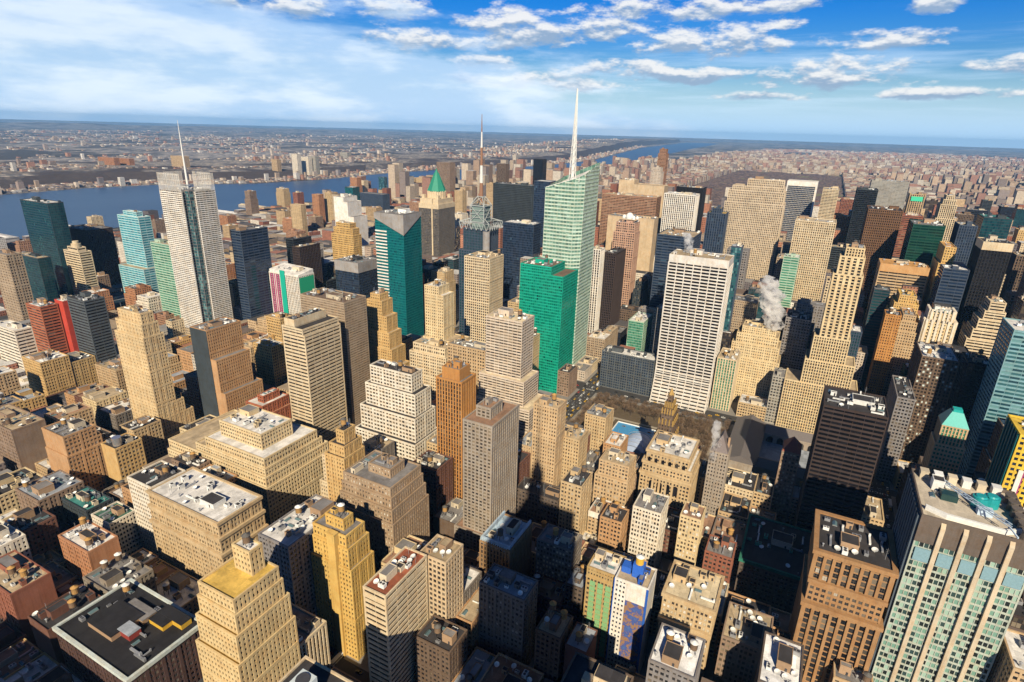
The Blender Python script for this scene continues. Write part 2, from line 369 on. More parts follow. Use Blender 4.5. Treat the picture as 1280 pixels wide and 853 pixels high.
def water_tank(root, x, y, z, rng, lift=3.0, col=0, top=0, sc=1.0):
    t = inst('water_tank', ME['tank2' if col else 'tank'], root, (x, y, z+lift+.25), rng.uniform(0, 6), (sc, sc, sc))
    inst('tank_roof', ME[('troof', 'troof2', 'troof3')[top]], t, (0, 0, 3.9))
    for dx in (-1.4, 1.4):
        for dy in (-1.4, 1.4): inst('tank_leg', ME['tleg'], t, (dx, dy, -(lift+.25)/sc), 0, (1, 1, (lift)/sc))
def bulkhead(root, x, y, z, w, d, h, mat, rmat):
    b = MB(); b.box(-w/2, -d/2, 0, w/2, d/2, h)
    for (a0, c0, a1, c1) in ((-w/2-.15, -d/2-.15, w/2+.15, -d/2+.2), (-w/2-.15, d/2-.2, w/2+.15, d/2+.15), (-w/2-.15, -d/2+.2, -w/2+.2, d/2-.2), (w/2-.2, -d/2+.2, w/2+.15, d/2-.2)):
        b.box(a0, c0, h, a1, c1, h+.45)
    o = b.obj('bulkhead', [mat], root, (x, y, z))
    r = MB(); r.box(-w/2+.25, -d/2+.25, h+.003, w/2-.25, d/2-.25, h+.12); r.obj('bulkhead_roof', [rmat], o)
    inst('door', ME['door'], o, (w*.2, -d/2-.03, .1))
    return o

def clutter(root, x0, y0, x1, y1, z, rng, wall, roof, mode=None, dens=1.0, small=False):
    w, d = x1-x0, y1-y0
    if w < 6 or d < 6: return
    used = []
    def spot(r):
        for _ in range(14):
            if w-2*r-1.6 <= 0 or d-2*r-1.6 <= 0: return None
            x = rng.uniform(x0+r+.8, x1-r-.8); y = rng.uniform(y0+r+.8, y1-r-.8)
            if all((x-a)**2+(y-b)**2 > (r+c)**2 for a, b, c in used):
                used.append((x, y, r)); return x, y
        return None
    wm = rng.choice([wallmat(wall), wallmat(wall), CABIN, BRK])
    if mode == 'white': wm = WHT
    if w > 9 and d > 9:
        bw, bd = rng.uniform(.22, .38)*w, rng.uniform(.25, .42)*d
        bw, bd = min(bw, 14), min(bd, 12)
        p = spot(max(bw, bd)*.55)
        if p: bulkhead(root, p[0], p[1], z, bw, bd, rng.uniform(3, 5.5), wm, roofmat(rng.choice([roof, 'tar', 'gray'])))
    nt = 2 if mode == 'tanks' else (1 if (rng.random() < .62 and not small and mode != 'white') else 0)
    for _ in range(nt):
        p = spot(2.3)
        if p: water_tank(root, p[0], p[1], z, rng, rng.uniform(1.6, 4.2), rng.random() < .4, rng.choice([0, 0, 1, 2]) if mode != 'tanks' else rng.choice([1, 1, 2]))
    if mode == 'steeltank':
        p = spot(4)
        if p: inst('steel_tank', ME['steeltank'], root, (p[0], p[1], z+.8)); 
    k = int((3 if small else 8)*dens + w*d/110.0*dens)
    if mode in ('busy', 'white', 'green'): k = int(k*1.6)+3
    k = min(k, 22)
    for _ in range(k):
        kind = rng.choice(['ac', 'ac', 'vent', 'duct', 'sky', 'box'] + (['dish', 'antenna'] if not small else []))
        rz = rng.choice([0, math.pi/2])
        if kind == 'ac':
            p = spot(1.8)
            if p: inst('ac_unit', ME['ac_white' if mode == 'white' or rng.random() < .4 else ('ac_green' if mode == 'green' else 'ac_unit')], root, (p[0], p[1], z), rz, (rng.uniform(.8, 1.5),)*3)
        elif kind == 'vent':
            p = spot(.7)
            if p: inst('vent_pipe', ME['vent_pipe'], root, (p[0], p[1], z), 0, (rng.uniform(.9, 1.8),)*3)
        elif kind == 'duct':
            p = spot(min(3.2, w*.22, d*.22))
            if p: inst('duct', ME['duct_white' if rng.random() < .5 else 'duct'], root, (p[0], p[1], z), rz, (min(1.0, w/18),)*3)
        elif kind == 'sky':
            p = spot(2.0)
            if p: inst('skylight', ME['skylight'], root, (p[0], p[1], z), rz)
        elif kind == 'dish':
            p = spot(1.6)
            if p: inst('dish', ME['dish'], root, (p[0], p[1], z), rng.uniform(-.5, .5))
        elif kind == 'antenna':
            p = spot(.6)
            if p: inst('antenna', ME['antenna'], root, (p[0], p[1], z))
        else:
            p = spot(2.4)
            if p: bulkhead(root, p[0], p[1], z, rng.uniform(2.5, 4.2), rng.uniform(2.5, 4.2), rng.uniform(2.2, 3.4), wm, roofmat('tar'))

# ------------------------------------------------------------------ facades
# bay, floor, pier share, spandrel share, pier relief, spandrel relief, glazing part name
ST = dict(loft=(3.7, 3.9, .36, .46, .42, .34, 'window'), loft2=(4.6, 3.8, .24, .44, .40, .32, 'window'), loft3=(3.1, 4.0, .36, .44, .36, .3, 'window'),
 deco=(3.2, 3.7, .52, .50, .40, .32, 'window'), vert=(3.1, 3.8, .42, .30, .60, .10, 'window'), vert2=(4.2, 3.1, .34, .40, .60, .35, 'window'), vertw=(3.6, 3.8, .42, .16, .55, .06, 'window'),
 ribbon=(9.0, 3.8, .04, .44, .22, .30, 'window'), ribbonw=(12.0, 3.9, .03, .54, .22, .42, 'window'), ribbonfine=(6.0, 2.9, .07, .52, .10, .14, 'window'),
 vertbig=(5.4, 3.8, .36, .22, 1.3, .12, 'window'), slots=(6.2, 3.6, .50, .34, .6, .08, 'window'),
 bays=(2.5, 4.0, .17, .30, .30, .24, 'window'), banded=(3.2, 4.0, .09, .36, .14, .18, 'glazing'),
 grid2=(3.7, 3.8, .34, .36, .42, .38, 'window'), grid3=(2.8, 3.8, .50, .40, .34, .12, 'window'), curtain=(3.0, 4.0, .06, .13, .12, .10, 'glazing'), grace=(11.8, 4.3, .11, .40, .9, .6, 'window'), blank=(0, 0, 0, 0, 0, 0, None))

FINE = .80
def lattice(wb, gb, x0, y0, x1, y1, z0, z1, st, sc=1.0, blank=(), win=None, top=True, parapet=1.1, corn=None, var=None):
    bay, fl, pf, sf, pr, sr, _ = ST[st]
    bay *= sc*FINE; fl *= (.93 if sc < 1.2 else 1.05)
    L = {'S': x1-x0, 'N': x1-x0, 'E': y1-y0, 'W': y1-y0}
    nf = max(1, round((z1-z0)/fl)); fh = (z1-z0)/nf
    def fb(face, a0, a1, za, zb, p, q=0.0, m=0):
        if face == 'S': wb.box(x0+a0, y0-p, za, x0+a1, y0-q, zb, m)
        elif face == 'N': wb.box(x0+a0, y1+q, za, x0+a1, y1+p, zb, m)
        elif face == 'E': wb.box(x1+q, y0+a0, za, x1+p, y0+a1, zb, m)
        else: wb.box(x0-p, y0+a0, za, x0-q, y0+a1, zb, m)
    mx = max(pr, sr)
    for face in 'SENW':
        l = L[face]
        if face in blank:
            fb(face, 0, l, z0, z1, mx*.9)
            nb = max(1, round(l/bay))
        else:
            nb = max(1, round(l/bay)); b = l/nb; pw = b*pf
            g, cs = var or (0, 0)      # wide piers every g bays, belt courses every cs floors
            for i in range(1, nb):
                if g and (i % g == 0) and 1 < i < nb-1: fb(face, i*b-pw*.5-b*.14, i*b+pw*.5+b*.14, z0, z1, pr+.22)
                else: fb(face, i*b-pw/2, i*b+pw/2, z0, z1, pr)
            for k in range(nf):
                if cs and k and (nf-k) % cs == 0: fb(face, -.2, l+.2, z0+k*fh-fh*.16, z0+k*fh+fh*sf, sr+.35)
                else: fb(face, 0, l, z0+k*fh, z0+k*fh+fh*sf, sr)
            if win is not None and face in 'SEW':
                for k in range(nf):
                    for i in range(nb):
                        lo = i*b + (pw/2 if i else max(mx, pw/2)); hi = (i+1)*b - (pw/2 if i < nb-1 else max(mx, pw/2))
                        win.append((face, lo, hi, z0+k*fh+fh*sf, z0+(k+1)*fh, x0, y0, x1, y1))
        u, v = nb, nf
        q = {'S': [(x0, y0), (x1, y0)], 'E': [(x1, y0), (x1, y1)], 'N': [(x1, y1), (x0, y1)], 'W': [(x0, y1), (x0, y0)]}[face]
        o = {'S': 0, 'E': 137, 'N': 271, 'W': 419}[face] + int(z0)*7
        gb.poly([(q[0][0], q[0][1], z0), (q[1][0], q[1][1], z0), (q[1][0], q[1][1], z1), (q[0][0], q[0][1], z1)], 0, [(o, 0), (o+u, 0), (o+u, v), (o, v)])
    e = mx+.06; c = max(.35, min(1.3, bay*max(pf, .12)*.5)) if bay else .4
    for (cx, sx) in ((x0, -1), (x1, 1)):
        for (cy, sy) in ((y0, -1), (y1, 1)):
            xa, xb = (cx-e, cx+c) if sx < 0 else (cx-c, cx+e)
            ya, yb = (cy-e, cy+c) if sy < 0 else (cy-c, cy+e)
            wb.box(xa, ya, z0, xb, yb, z1)
    if top:
        p = mx+.12 if corn is None else mx+.9
        mi = 0 if corn is None else corn
        zb = z1-.5 if corn is None else z1-1.2
        t = .35
        for (a, b_, c_, d_) in ((x0-p, y0-p, x1+p, y0+t), (x0-p, y1-t, x1+p, y1+p), (x0-p, y0+t, x0+t, y1-t), (x1-t, y0+t, x1+p, y1-t)):
            wb.box(a, b_, zb if True else z1, c_, d_, z1+parapet, mi)

BODY = {}
WINPICK = 100
def building(key, name, cat, label, rect, tiers, style, wall, glass, roof, seed=0, near=0, smooth=0, crown=None, clut=None, blankS=0, blankE=0, cornice=None, small=False, group=None, dens=1.0, drum=0, strip=0, noclut=False, rooftop=None):
    x0, y0, x1, y1, h = rect
    cx, cy = (x0+x1)/2, (y0+y1)/2
    rng = random.Random(seed*7919+13)
    root = thing(name, label, cat, (cx, cy, 0), group)
    wm = wallmat(wall)
    T = []; z = 0.0
    TS = []
    for (zt, w, s, e, n, *o) in (tiers or [(h, 0, 0, 0, 0)]):
        T.append((z, zt, x0+w-cx, y0+s-cy, x1-e-cx, y1-n-cy)); z = zt; TS.append(o[0] if o else style)
    dist = math.hypot(cx, cy)
    sc = .95 if dist < 520 else (1.0 if dist < 900 else 1.25)
    wb, gb = MB(), MB(); wins = [] if near else None
    mats = [wm]
    corn = None
    if cornice:
        mats.append(wallmat(cornice) if isinstance(cornice, str) else wm); corn = 1
    var = (rng.choice([0, 3, 3, 4, 2]), rng.choice([0, 5, 8, 11, 7])) if style in ('loft', 'deco', 'loft2', 'loft3', 'grid2') else None
    bl = set()
    if blankS: bl.add('S')
    if blankE: bl.add('E')
    pname = ST[style][6]
    for i, (za, zb, a, b, c, d) in enumerate(T):
        last = i == len(T)-1
        covered = (not last) and smooth
        if crown and last:
            mats.append(wallmat(crown[1])); mi = len(mats)-1
            cz = crown[0]
            if zb-cz > za+.5:
                if style == 'blank': wb.box(a, b, za, c, d, zb-cz)
                else: lattice(wb, gb, a, b, c, d, za, zb-cz, TS[i], sc, bl, wins, top=False, var=var)
            k = .5
            wb.box(a-k, b-k, max(za, zb-cz), c+k, d+k, zb-.15, mi)
            for (q0, q1, q2, q3) in ((a-k, b-k, c+k, b), (a-k, d, c+k, d+k), (a-k, b, a, d), (c, b, c+k, d)): wb.box(q0, q1, zb-.15, q2, q3, zb+1.0, mi)
        elif style == 'blank':
            wb.box(a, b, za, c, d, zb)
            for (q0, q1, q2, q3) in ((a-.1, b-.1, c+.1, b+.35), (a-.1, d-.35, c+.1, d+.1), (a-.1, b+.35, a+.35, d-.35), (c-.35, b+.35, c+.1, d-.35)): wb.box(q0, q1, zb-.4, q2, q3, zb+1.0)
        else:
            lattice(wb, gb, a, b, c, d, za, zb, TS[i], sc, bl, wins, top=not covered, corn=corn if last or cornice == 1 else None, var=var)
        # roof slab or terrace
        if covered: wb.box(a-.3, b-.55, zb-.5, c+.3, d+.3, zb-.02)
        else:
            r = MB(); r.box(a+.35, b+.35, zb-.2, c-.35, d-.35, zb+.15)
            r.obj('roof' if last else 'terrace', [roofmat(rooftop if last and rooftop else roof if last or i >= len(T)-2 else ('tan' if roof in ('white',) else roof))], root)
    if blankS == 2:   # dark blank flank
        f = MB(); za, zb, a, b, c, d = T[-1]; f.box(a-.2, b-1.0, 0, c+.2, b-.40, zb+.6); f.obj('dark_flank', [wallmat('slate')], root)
    if strip:   # smooth centre strip over the front
        za, zb, a, b, c, d = T[-3] if len(T) > 2 else T[0]
        m = (a+c)/2; mats.append(wallmat('orange')); k = len(mats)-1
        s = MB(); s.box(m+.5, b-3.2, 0, m+6.5, b+.5, T[-2][1]+1.5); s.box(m+.2, b-3.6, T[-2][1]+1.5, m+6.8, b+.5, T[-2][1]+2.3)
        s.obj('front_strip', [wallmat('gold3')], root)
    wb.obj('wall', mats, root)
    if gb.v:
        gb.obj(pname, [glassmat(glass)], root, **({'kind': 'stuff'} if pname == 'window' else {}))
    if near and wins:
        cand = []
        for w in wins:
            face, lo, hi, zl, zh, a, b, c, d = w
            m = (lo+hi)/2
            if face == 'S': p = (a+m, b)
            elif face == 'E': p = (c, b+m)
            else: p = (a, b+m)
            wx, wy = p[0]+cx, p[1]+cy
            if face == 'E' and wx > -8: continue
            if face == 'W' and wx < 8: continue
            dd = wx*wx+wy*wy+(CAMZ-zl)**2
            ca = (wy if face == 'S' else abs(wx))/math.sqrt(dd)
            cand.append((-ca/dd, face, p, hi-lo, zl, zh))
        cand.sort(key=lambda q: q[0])
        cache = {}
        for (_, face, p, wd, zl, zh) in cand[:WINPICK]:
            k = (round(wd, 2), round(zh-zl, 2))
            if k not in cache:
                b = MB(); w2, hh = wd/2, zh-zl; f = .09
                b.box(-w2+f, -.07, f, w2-f, -.03, hh-f, 0)
                b.box(-w2, -.12, 0, -w2+f, -.02, hh, 1); b.box(w2-f, -.12, 0, w2, -.02, hh, 1); b.box(-w2+f, -.12, 0, w2-f, -.02, f, 1); b.box(-w2+f, -.12, hh-f, w2-f, -.02, hh, 1)
                b.box(-w2+f, -.11, hh*.5-.04, w2-f, -.025, hh*.5+.04, 1)
                if wd > 1.7: b.box(-.04, -.115, f, .04, -.024, hh-f, 1)
                cache[k] = b.data('window', [panemat(glass), plain('window_frame', (.16, .14, .12))])
            inst('window', cache[k], root, (p[0], p[1], zl), {'S': 0, 'E': math.pi/2, 'W': -math.pi/2}[face])
    za, zb, a, b, c, d = T[-1]
    if drum:
        dr = MB(); dr.cyl((a+c)/2, (b+d)/2, zb, zb+6, 7, n=20); dr.cyl((a+c)/2, (b+d)/2, zb+6, zb+10, 4.5, n=20); dr.obj('roof_drum', [wm], root)
    elif not noclut:
        clutter(root, a, b, c, d, zb+.15, rng, wall, roof, clut, dens, small)
    if len(T) > 1 and not smooth and not small and dist < 450:
        za, zb, a, b, c, d = T[-2]; e = T[-1]
        if e[2]-a > 8: clutter(root, a, b, e[2]-.6, d, zb+.15, rng, wall, roof, None, .6, True)
    BODY[key] = root
    return root
# ------------------------------------------------------------------ landmark builders
def root_of(row):
    x0, y0, x1, y1, h = row['r']
    r = thing(row['name'], row['label'], row['cat'], ((x0+x1)/2, (y0+y1)/2, 0))
    BODY[row['k']] = r
    w, d = (x1-x0)/2, (y1-y0)/2
    return r, w, d, h
def slab(wb, a, b, c, d, z0, z1, m=0): wb.box(a, b, z0, c, d, z1, m)
def rim_roof(root, a, b, c, d, z, roof, name='roof'):
    r = MB(); r.box(a, b, z, c, d, z+.2); return r.obj(name, [roofmat(roof)], root)
def winkind(n): return {'kind': 'stuff'} if n == 'window' else {}

def sp_stripehotel(row):
    R, w, d, h = root_of(row); wb, gb = MB(), MB()
    lattice(wb, gb, -w, -d, w, d, 0, h-8, 'vertw', 1.1); wb.obj('wall', [wallmat('white')], R); gb.obj('window', [glassmat('dim')], R, kind='stuff')
    st = MB()
    for i in range(5): st.box(-w+2+i*4.2, -d-.95, 0, -w+4+i*4.2, -d-.6, h-9)
    st.obj('magenta_stripe', [plain('magenta_panel', (.36, .05, .17))], R)
    s = MB(); s.box(-w+23, -d-1.1, 0, -w+33, -d-.6, h-2); s.obj('teal_strip', [plain('teal_panel', (.01, .36, .26))], R)
    e = MB(); e.box(w+.62, -d+1, 0, w+.95, d-1, h-10); e.obj('green_side', [plain('green_panel', (.02, .30, .16))], R)
    r = MB(); r.mesh([(-w, -d, h-8), (w, -d, h-8), (w, d, h-8), (-w, d, h-8), (-w, -d, h-3), (w, -d, h-6), (w, d, h-1), (-w, d, h+1)], [(0, 1, 5, 4), (1, 2, 6, 5), (2, 3, 7, 6), (3, 0, 4, 7), (4, 5, 6, 7)])
    r.obj('roof', [roofmat('white')], R)
    clutter(R, -w+6, -d+4, w-6, d-4, h-2.5, random.Random(5), 'white', 'white', None, .7)

def sp_tealtower(row):
    R, w, d, h = root_of(row); wb, gb = MB(), MB()
    lattice(wb, gb, -w, -d, w, d, 0, h+8, 'banded', 1.0); wb.obj('mullion', [wallmat((.004, .14, .155))], R); gb.obj('glazing', [glassmat('teal')], R)
    c = MB(); k = 1.0; t = h+14
    c.mesh([(-w-k, -d-k, h+6), (w+k, -d-k, h-14), (w+k, -d-k, t), (-w-k, -d-k, t), (-w-k, d+k, h+6), (w+k, d+k, h+10), (w+k, d+k, t), (-w-k, d+k, t)], [(0, 1, 2, 3), (1, 5, 6, 2), (5, 4, 7, 6), (4, 0, 3, 7), (0, 4, 5, 1)])
    c.obj('slanted_crown', [wallmat('gray2')], R)
    rim_roof(R, -w+.5, -d+.5, w-.5, d-.5, t, 'gray')
    s = MB(); z = h-150
    while z < h-12: s.box(-w-.2, -d-.9, z, -w*.18, -d-.15, z+1.7); z += 4.6
    s.obj('white_band', [wallmat('white')], R)
    clutter(R, -w+2, -d+2, w-2, d-2, t+.2, random.Random(3), 'gray2', 'gray', 'white', 1)

def sp_pyramidtower(row):
    R, w, d, h = root_of(row); wb, gb = MB(), MB()
    lattice(wb, gb, -w, -d, w, d, 0, h, 'vert', 1.5); wb.obj('wall', [wallmat('graybrown')], R); gb.obj('window', [glassmat('dark')], R, kind='stuff')
    p = MB(); p.box(w*.30, -d-1.6, 0, w*.42, -d-.6, h+26); p.obj('corner_pier', [wallmat('cream')], R)
    c = MB(); c.box(-w-.8, -d-.8, h, w+.8, d+.8, h+12)
    c.box(-w+2, -d+2, h+12, w-2, d-2, h+24)
    for sx in (-1, 1):
        for sy in (-1, 1): c.box(sx*w*.72-4, sy*d*.72-4, h+12, sx*w*.72+4, sy*d*.72+4, h+33)
    c.cyl(0, 0, h+24, h+41, 23, 22, 24)
    for i in range(24):
        a = 2*math.pi*i/24; c.box(23.2*math.cos(a)-.7, 23.2*math.sin(a)-.7, h+24, 23.2*math.cos(a)+.7, 23.2*math.sin(a)+.7, h+42)
    c.obj('crown', [wallmat('cream')], R)
    g = MB(); n = 8; g.cyl(0, 0, h+41, h+86, 24, 5, 8); g.cyl(0, 0, h+86, h+97, 4.5, .2, 8)
    for i in range(8):
        a = 2*math.pi*i/8; g.bar((24.3*math.cos(a), 24.3*math.sin(a), h+41), (5.2*math.cos(a), 5.2*math.sin(a), h+86), .5)
    g.obj('pyramid_roof', [COPPER], R)

def sp_masttower(row):
    R, w, d, h = root_of(row); wb, gb = MB(), MB()
    lattice(wb, gb, -w, -d, w, d, 0, h-30, 'grid2', 1.3); lattice(wb, gb, -w+5, -d+4, w-5, d-4, h-30, h, 'vert', 1.0)
    wb.obj('wall', [wallmat('slateblue')], R); gb.obj('window', [glassmat('darkteal')], R, kind='stuff')
    g = MB()
    for i in range(9): g.cyl(w-6, -d+4+i*.1, h-30, h-1, 5, 5, 16) if i == 0 else None
    g.box(w-13, -d+2.5, h-70, w-4, -d+4.2, h-30); g.obj('gray_bay', [wallmat('gray2')], R)
    rim_roof(R, -w+5, -d+4, w-5, d-4, h, 'gray'); rim_roof(R, -w, -d, w, d, h-30.1, 'gray', 'terrace')
    s = MB()
    def bars(a, z0, z1, r, tip=None):
        P = [(-a, -a), (a, -a), (a, a), (-a, a)]
        q = tip if tip else a; Q = [(-q, -q), (q, -q), (q, q), (-q, q)]
        for i in range(4):
            j = (i+1) % 4
            s.bar((*P[i], z0), (*Q[i], z1), r); s.bar((*Q[i], z1), (*Q[j], z1), r); s.bar((*P[i], z0), (*Q[j], z1), r*.7); s.bar((*P[j], z0), (*Q[i], z1), r*.7); s.bar((*P[i], z0), (*P[j], z0), r)
    # braced skirt of triangles under the platform, as wide as the tower
    for (ax, ay, bx, by) in ((-w, -d, w, -d), (w, -d, w, d), (w, d, -w, d), (-w, d, -w, -d)):
        n = 6
        for i in range(n):
            p = Vector((ax+(bx-ax)*i/n, ay+(by-ay)*i/n, 0)); q = Vector((ax+(bx-ax)*(i+1)/n, ay+(by-ay)*(i+1)/n, 0)); m_ = (p+q)/2
            for a_, b_ in ((p+Vector((0, 0, h+10)), m_+Vector((0, 0, h))), (m_+Vector((0, 0, h)), q+Vector((0, 0, h+10))), (p+Vector((0, 0, h+10)), q+Vector((0, 0, h+10)))): s.bar(a_, b_, .38)
        s.bar((ax, ay, h+10), (0, 0, h+18), .6)
    bars(11, h+10, h+32, .55); bars(11, h+32, h+44, .45, 4)
    for zz in (h+16, h+21, h+26):
        for (p, q) in (((-11, -11), (11, -11)), ((11, -11), (11, 11)), ((11, 11), (-11, 11)), ((-11, 11), (-11, -11))): s.bar((*p, zz), (*q, zz), .35)
    s.obj('steel_lattice', [plain('pale_grey_steel', (.42, .45, .45), .5)], R)
    c = MB(); c.box(-9.5, -9.5, h+.2, 9.5, 9.5, h+31); c.obj('inner_cabin', [plain('pale_green_louvre', (.16, .22, .21))], R)
    m = MB()
    seg = [(h+36, 3.2), (h+62, 2.4), (h+85, 1.9), (h+108, 1.5), (h+128, .9), (h+150, .35)]
    for i in range(5): m.cyl(0, 0, seg[i][0], seg[i+1][0], seg[i][1], seg[i+1][1], 8, i % 2)
    m.obj('mast', [plain('red_brown_mast', (.30, .16, .10)), WHT], R)

def sp_screentower(row):
    R, w, d, h = root_of(row); wb, gb = MB(), MB(); k = 6.5
    lattice(wb, gb, -w+k, -d+k, w-k, d-k, 0, h, 'curtain', 1.2); wb.obj('mullion', [wallmat('gray')], R); gb.obj('glazing', [glassmat('bluegreen')], R)
    def screen(a, b, c, d_, face):
        s, g = MB(), MB(); lattice(s, g, a, b, c, d_, 8, h-1, 'ribbonfine', 1.0, top=False)
        # open rods above the roof
        n = int(max(c-a, d_-b)/1.3)
        for i in range(n+1):
            f = i/n
            if face in 'SN': s.box(a+(c-a)*f-.16, b, h-1, a+(c-a)*f+.16, b+.35, h+22)
            else: s.box(c-.35, b+(d_-b)*f-.16, h-1, c, b+(d_-b)*f+.16, h+22)
        for zz in (h+6, h+13, h+20): s.box(a, b, zz, c if face in 'SN' else c, b+.5 if face in 'SN' else d_, zz+.5) if face in 'SN' else s.box(c-.5, b, zz, c, d_, zz+.5)
        o = s.obj('ceramic_screen', [wallmat('white')], R); g.obj('window', [glassmat('dim')], o, kind='stuff')
    screen(-w, -d, w-13, -d+1.2, 'S'); screen(-w+13, d-1.2, w-9, d, 'N'); screen(w-1.2, -d+11, w, d-3, 'E'); screen(-w, -d+9, -w+1.2, d-9, 'E')
    # blocks joining each screen to the core
    j, jg = MB(), MB(); lattice(j, jg, -w+2, -d+1.3, w-15, -d+k, 0, h-2, 'ribbon', 1); lattice(j, jg, w-k, -d+13, w-1.3, d-5, 0, h-2, 'ribbon', 1)
    j.obj('wing_wall', [wallmat('gray2')], R); jg.obj('window', [glassmat('dark')], R, kind='stuff')
    rim_roof(R, -w+k, -d+k, w-k, d-k, h, 'gray')
    m = MB(); m.cyl(0, 0, h, h+25, 1.6, 1.3, 8); m.cyl(0, 0, h+25, h+60, 1.25, .8, 8); m.cyl(0, 0, h+60, h+88, .75, .2, 8); m.obj('mast', [WHT], R)
    clutter(R, -w+k+1, -d+k+1, w-k-1, d-k-1, h+.2, random.Random(9), 'gray2', 'gray', 'white', .6)

def sp_crystal(row):
    R, w, d, h = root_of(row)
    za, zb, zc, zd = 252.0, 268.0, 283.0, 262.0      # roof heights of the SW, SE, NE, NW corners
    def zt(x, y):
        u, v = (x+w)/(2*w), (y+d)/(2*d)
        return (za*(1-u)+zb*u)*(1-v) + (zd*(1-u)+zc*u)*v
    wb, gb = MB(), MB(); fl = 4.6
    def face(p, q, o, nb):
        # p,q ends of the wall; outward normal (q-p) rotated
        L = math.hypot(q[0]-p[0], q[1]-p[1]); tx, ty = (q[0]-p[0])/L, (q[1]-p[1])/L; nx, ny = ty, -tx
        z1, z2 = zt(*p), zt(*q)
        gb.poly([(p[0], p[1], 0), (q[0], q[1], 0), (q[0], q[1], z2), (p[0], p[1], z1)], 0, [(o, 0), (o+nb, 0), (o+nb, z2/fl), (o, z1/fl)])
        z = 1.0
        while z < max(z1, z2):
            f0, f1 = 0.0, 1.0
            if z+1.9 > min(z1, z2):
                f = (z+1.9-z1)/(z2-z1)
                if f >= 1 or f <= 0: break
                f0, f1 = (f, 1) if z2 > z1 else (0, f)
            a = (p[0]+tx*L*f0, p[1]+ty*L*f0); b = (p[0]+tx*L*f1, p[1]+ty*L*f1); r = .45
            vs = []
            for zz in (z, z+1.9):
                for (e, k) in ((a, .02), (b, .02), (b, r), (a, r)): vs.append((e[0]+nx*k, e[1]+ny*k, zz))
            wb.mesh(vs, [(3, 2, 6, 7), (4, 5, 6, 7)[::-1], (0, 1, 2, 3)[::-1], (2, 1, 5, 6), (0, 3, 7, 4)])
            z += fl
        for i in range(nb+1):
            f = i/nb; x, y = p[0]+tx*L*f, p[1]+ty*L*f; zz = zt(x, y)
            wb.bar((x+nx*.1, y+ny*.1, 0), (x+nx*.1, y+ny*.1, zz), .28 if i in (0, nb) else .16)
    S1, S2, E2, N2 = (-w, -d), (w-9, -d), (w, -d+9), (w, d)
    face(S1, S2, 0, 9); face(S2, E2, 40, 3); face(E2, N2, 80, 10); face(N2, (-w, d), 130, 9); face((-w, d), S1, 180, 10)
    wb.obj('wall', [wallmat((.48, .60, .52))], R); gb.obj('glazing', [glassmat('palegreen2')], R)
    r = MB(); pts = [S1, S2, E2, N2, (-w, d)]; r.poly([(x, y, zt(x, y)-5) for x, y in pts]); r.obj('roof', [roofmat('white')], R)
    c = MB()
    for i in range(9):
        f = i/8; x = -w+2*w*f*.9; c.bar((x, -d+1, zt(x, -d)-5), (x, -d+1, zt(x, -d)+.5), .4)
    c.bar((-w, -d+1, zt(-w, -d)+.3), (w-9, -d+1, zt(w-9, -d)+.3), .5); c.obj('roof_screen', [WHT], R)
    s = MB(); bx, by, z0, z1 = -1.0, 0.0, 250.0, 369.0; n = 14
    for i in range(n):
        f, g = i/n, (i+1)/n; a, b = 3.3*(1-f)+.25, 3.3*(1-g)+.25; A, B = z0+(z1-z0)*f, z0+(z1-z0)*g
        P = [(-a, -a), (a, -a), (a, a), (-a, a)]; Q = [(-b, -b), (b, -b), (b, b), (-b, b)]
        for j in range(4):
            k = (j+1) % 4
            s.bar((bx+P[j][0], by+P[j][1], A), (bx+Q[j][0], by+Q[j][1], B), .5); s.bar((bx+P[j][0], by+P[j][1], A), (bx+Q[k][0], by+Q[k][1], B), .25)
    s.cyl(bx, by, z0, z1, 2.2, .35, 8); s.obj('spire', [WHT], R)

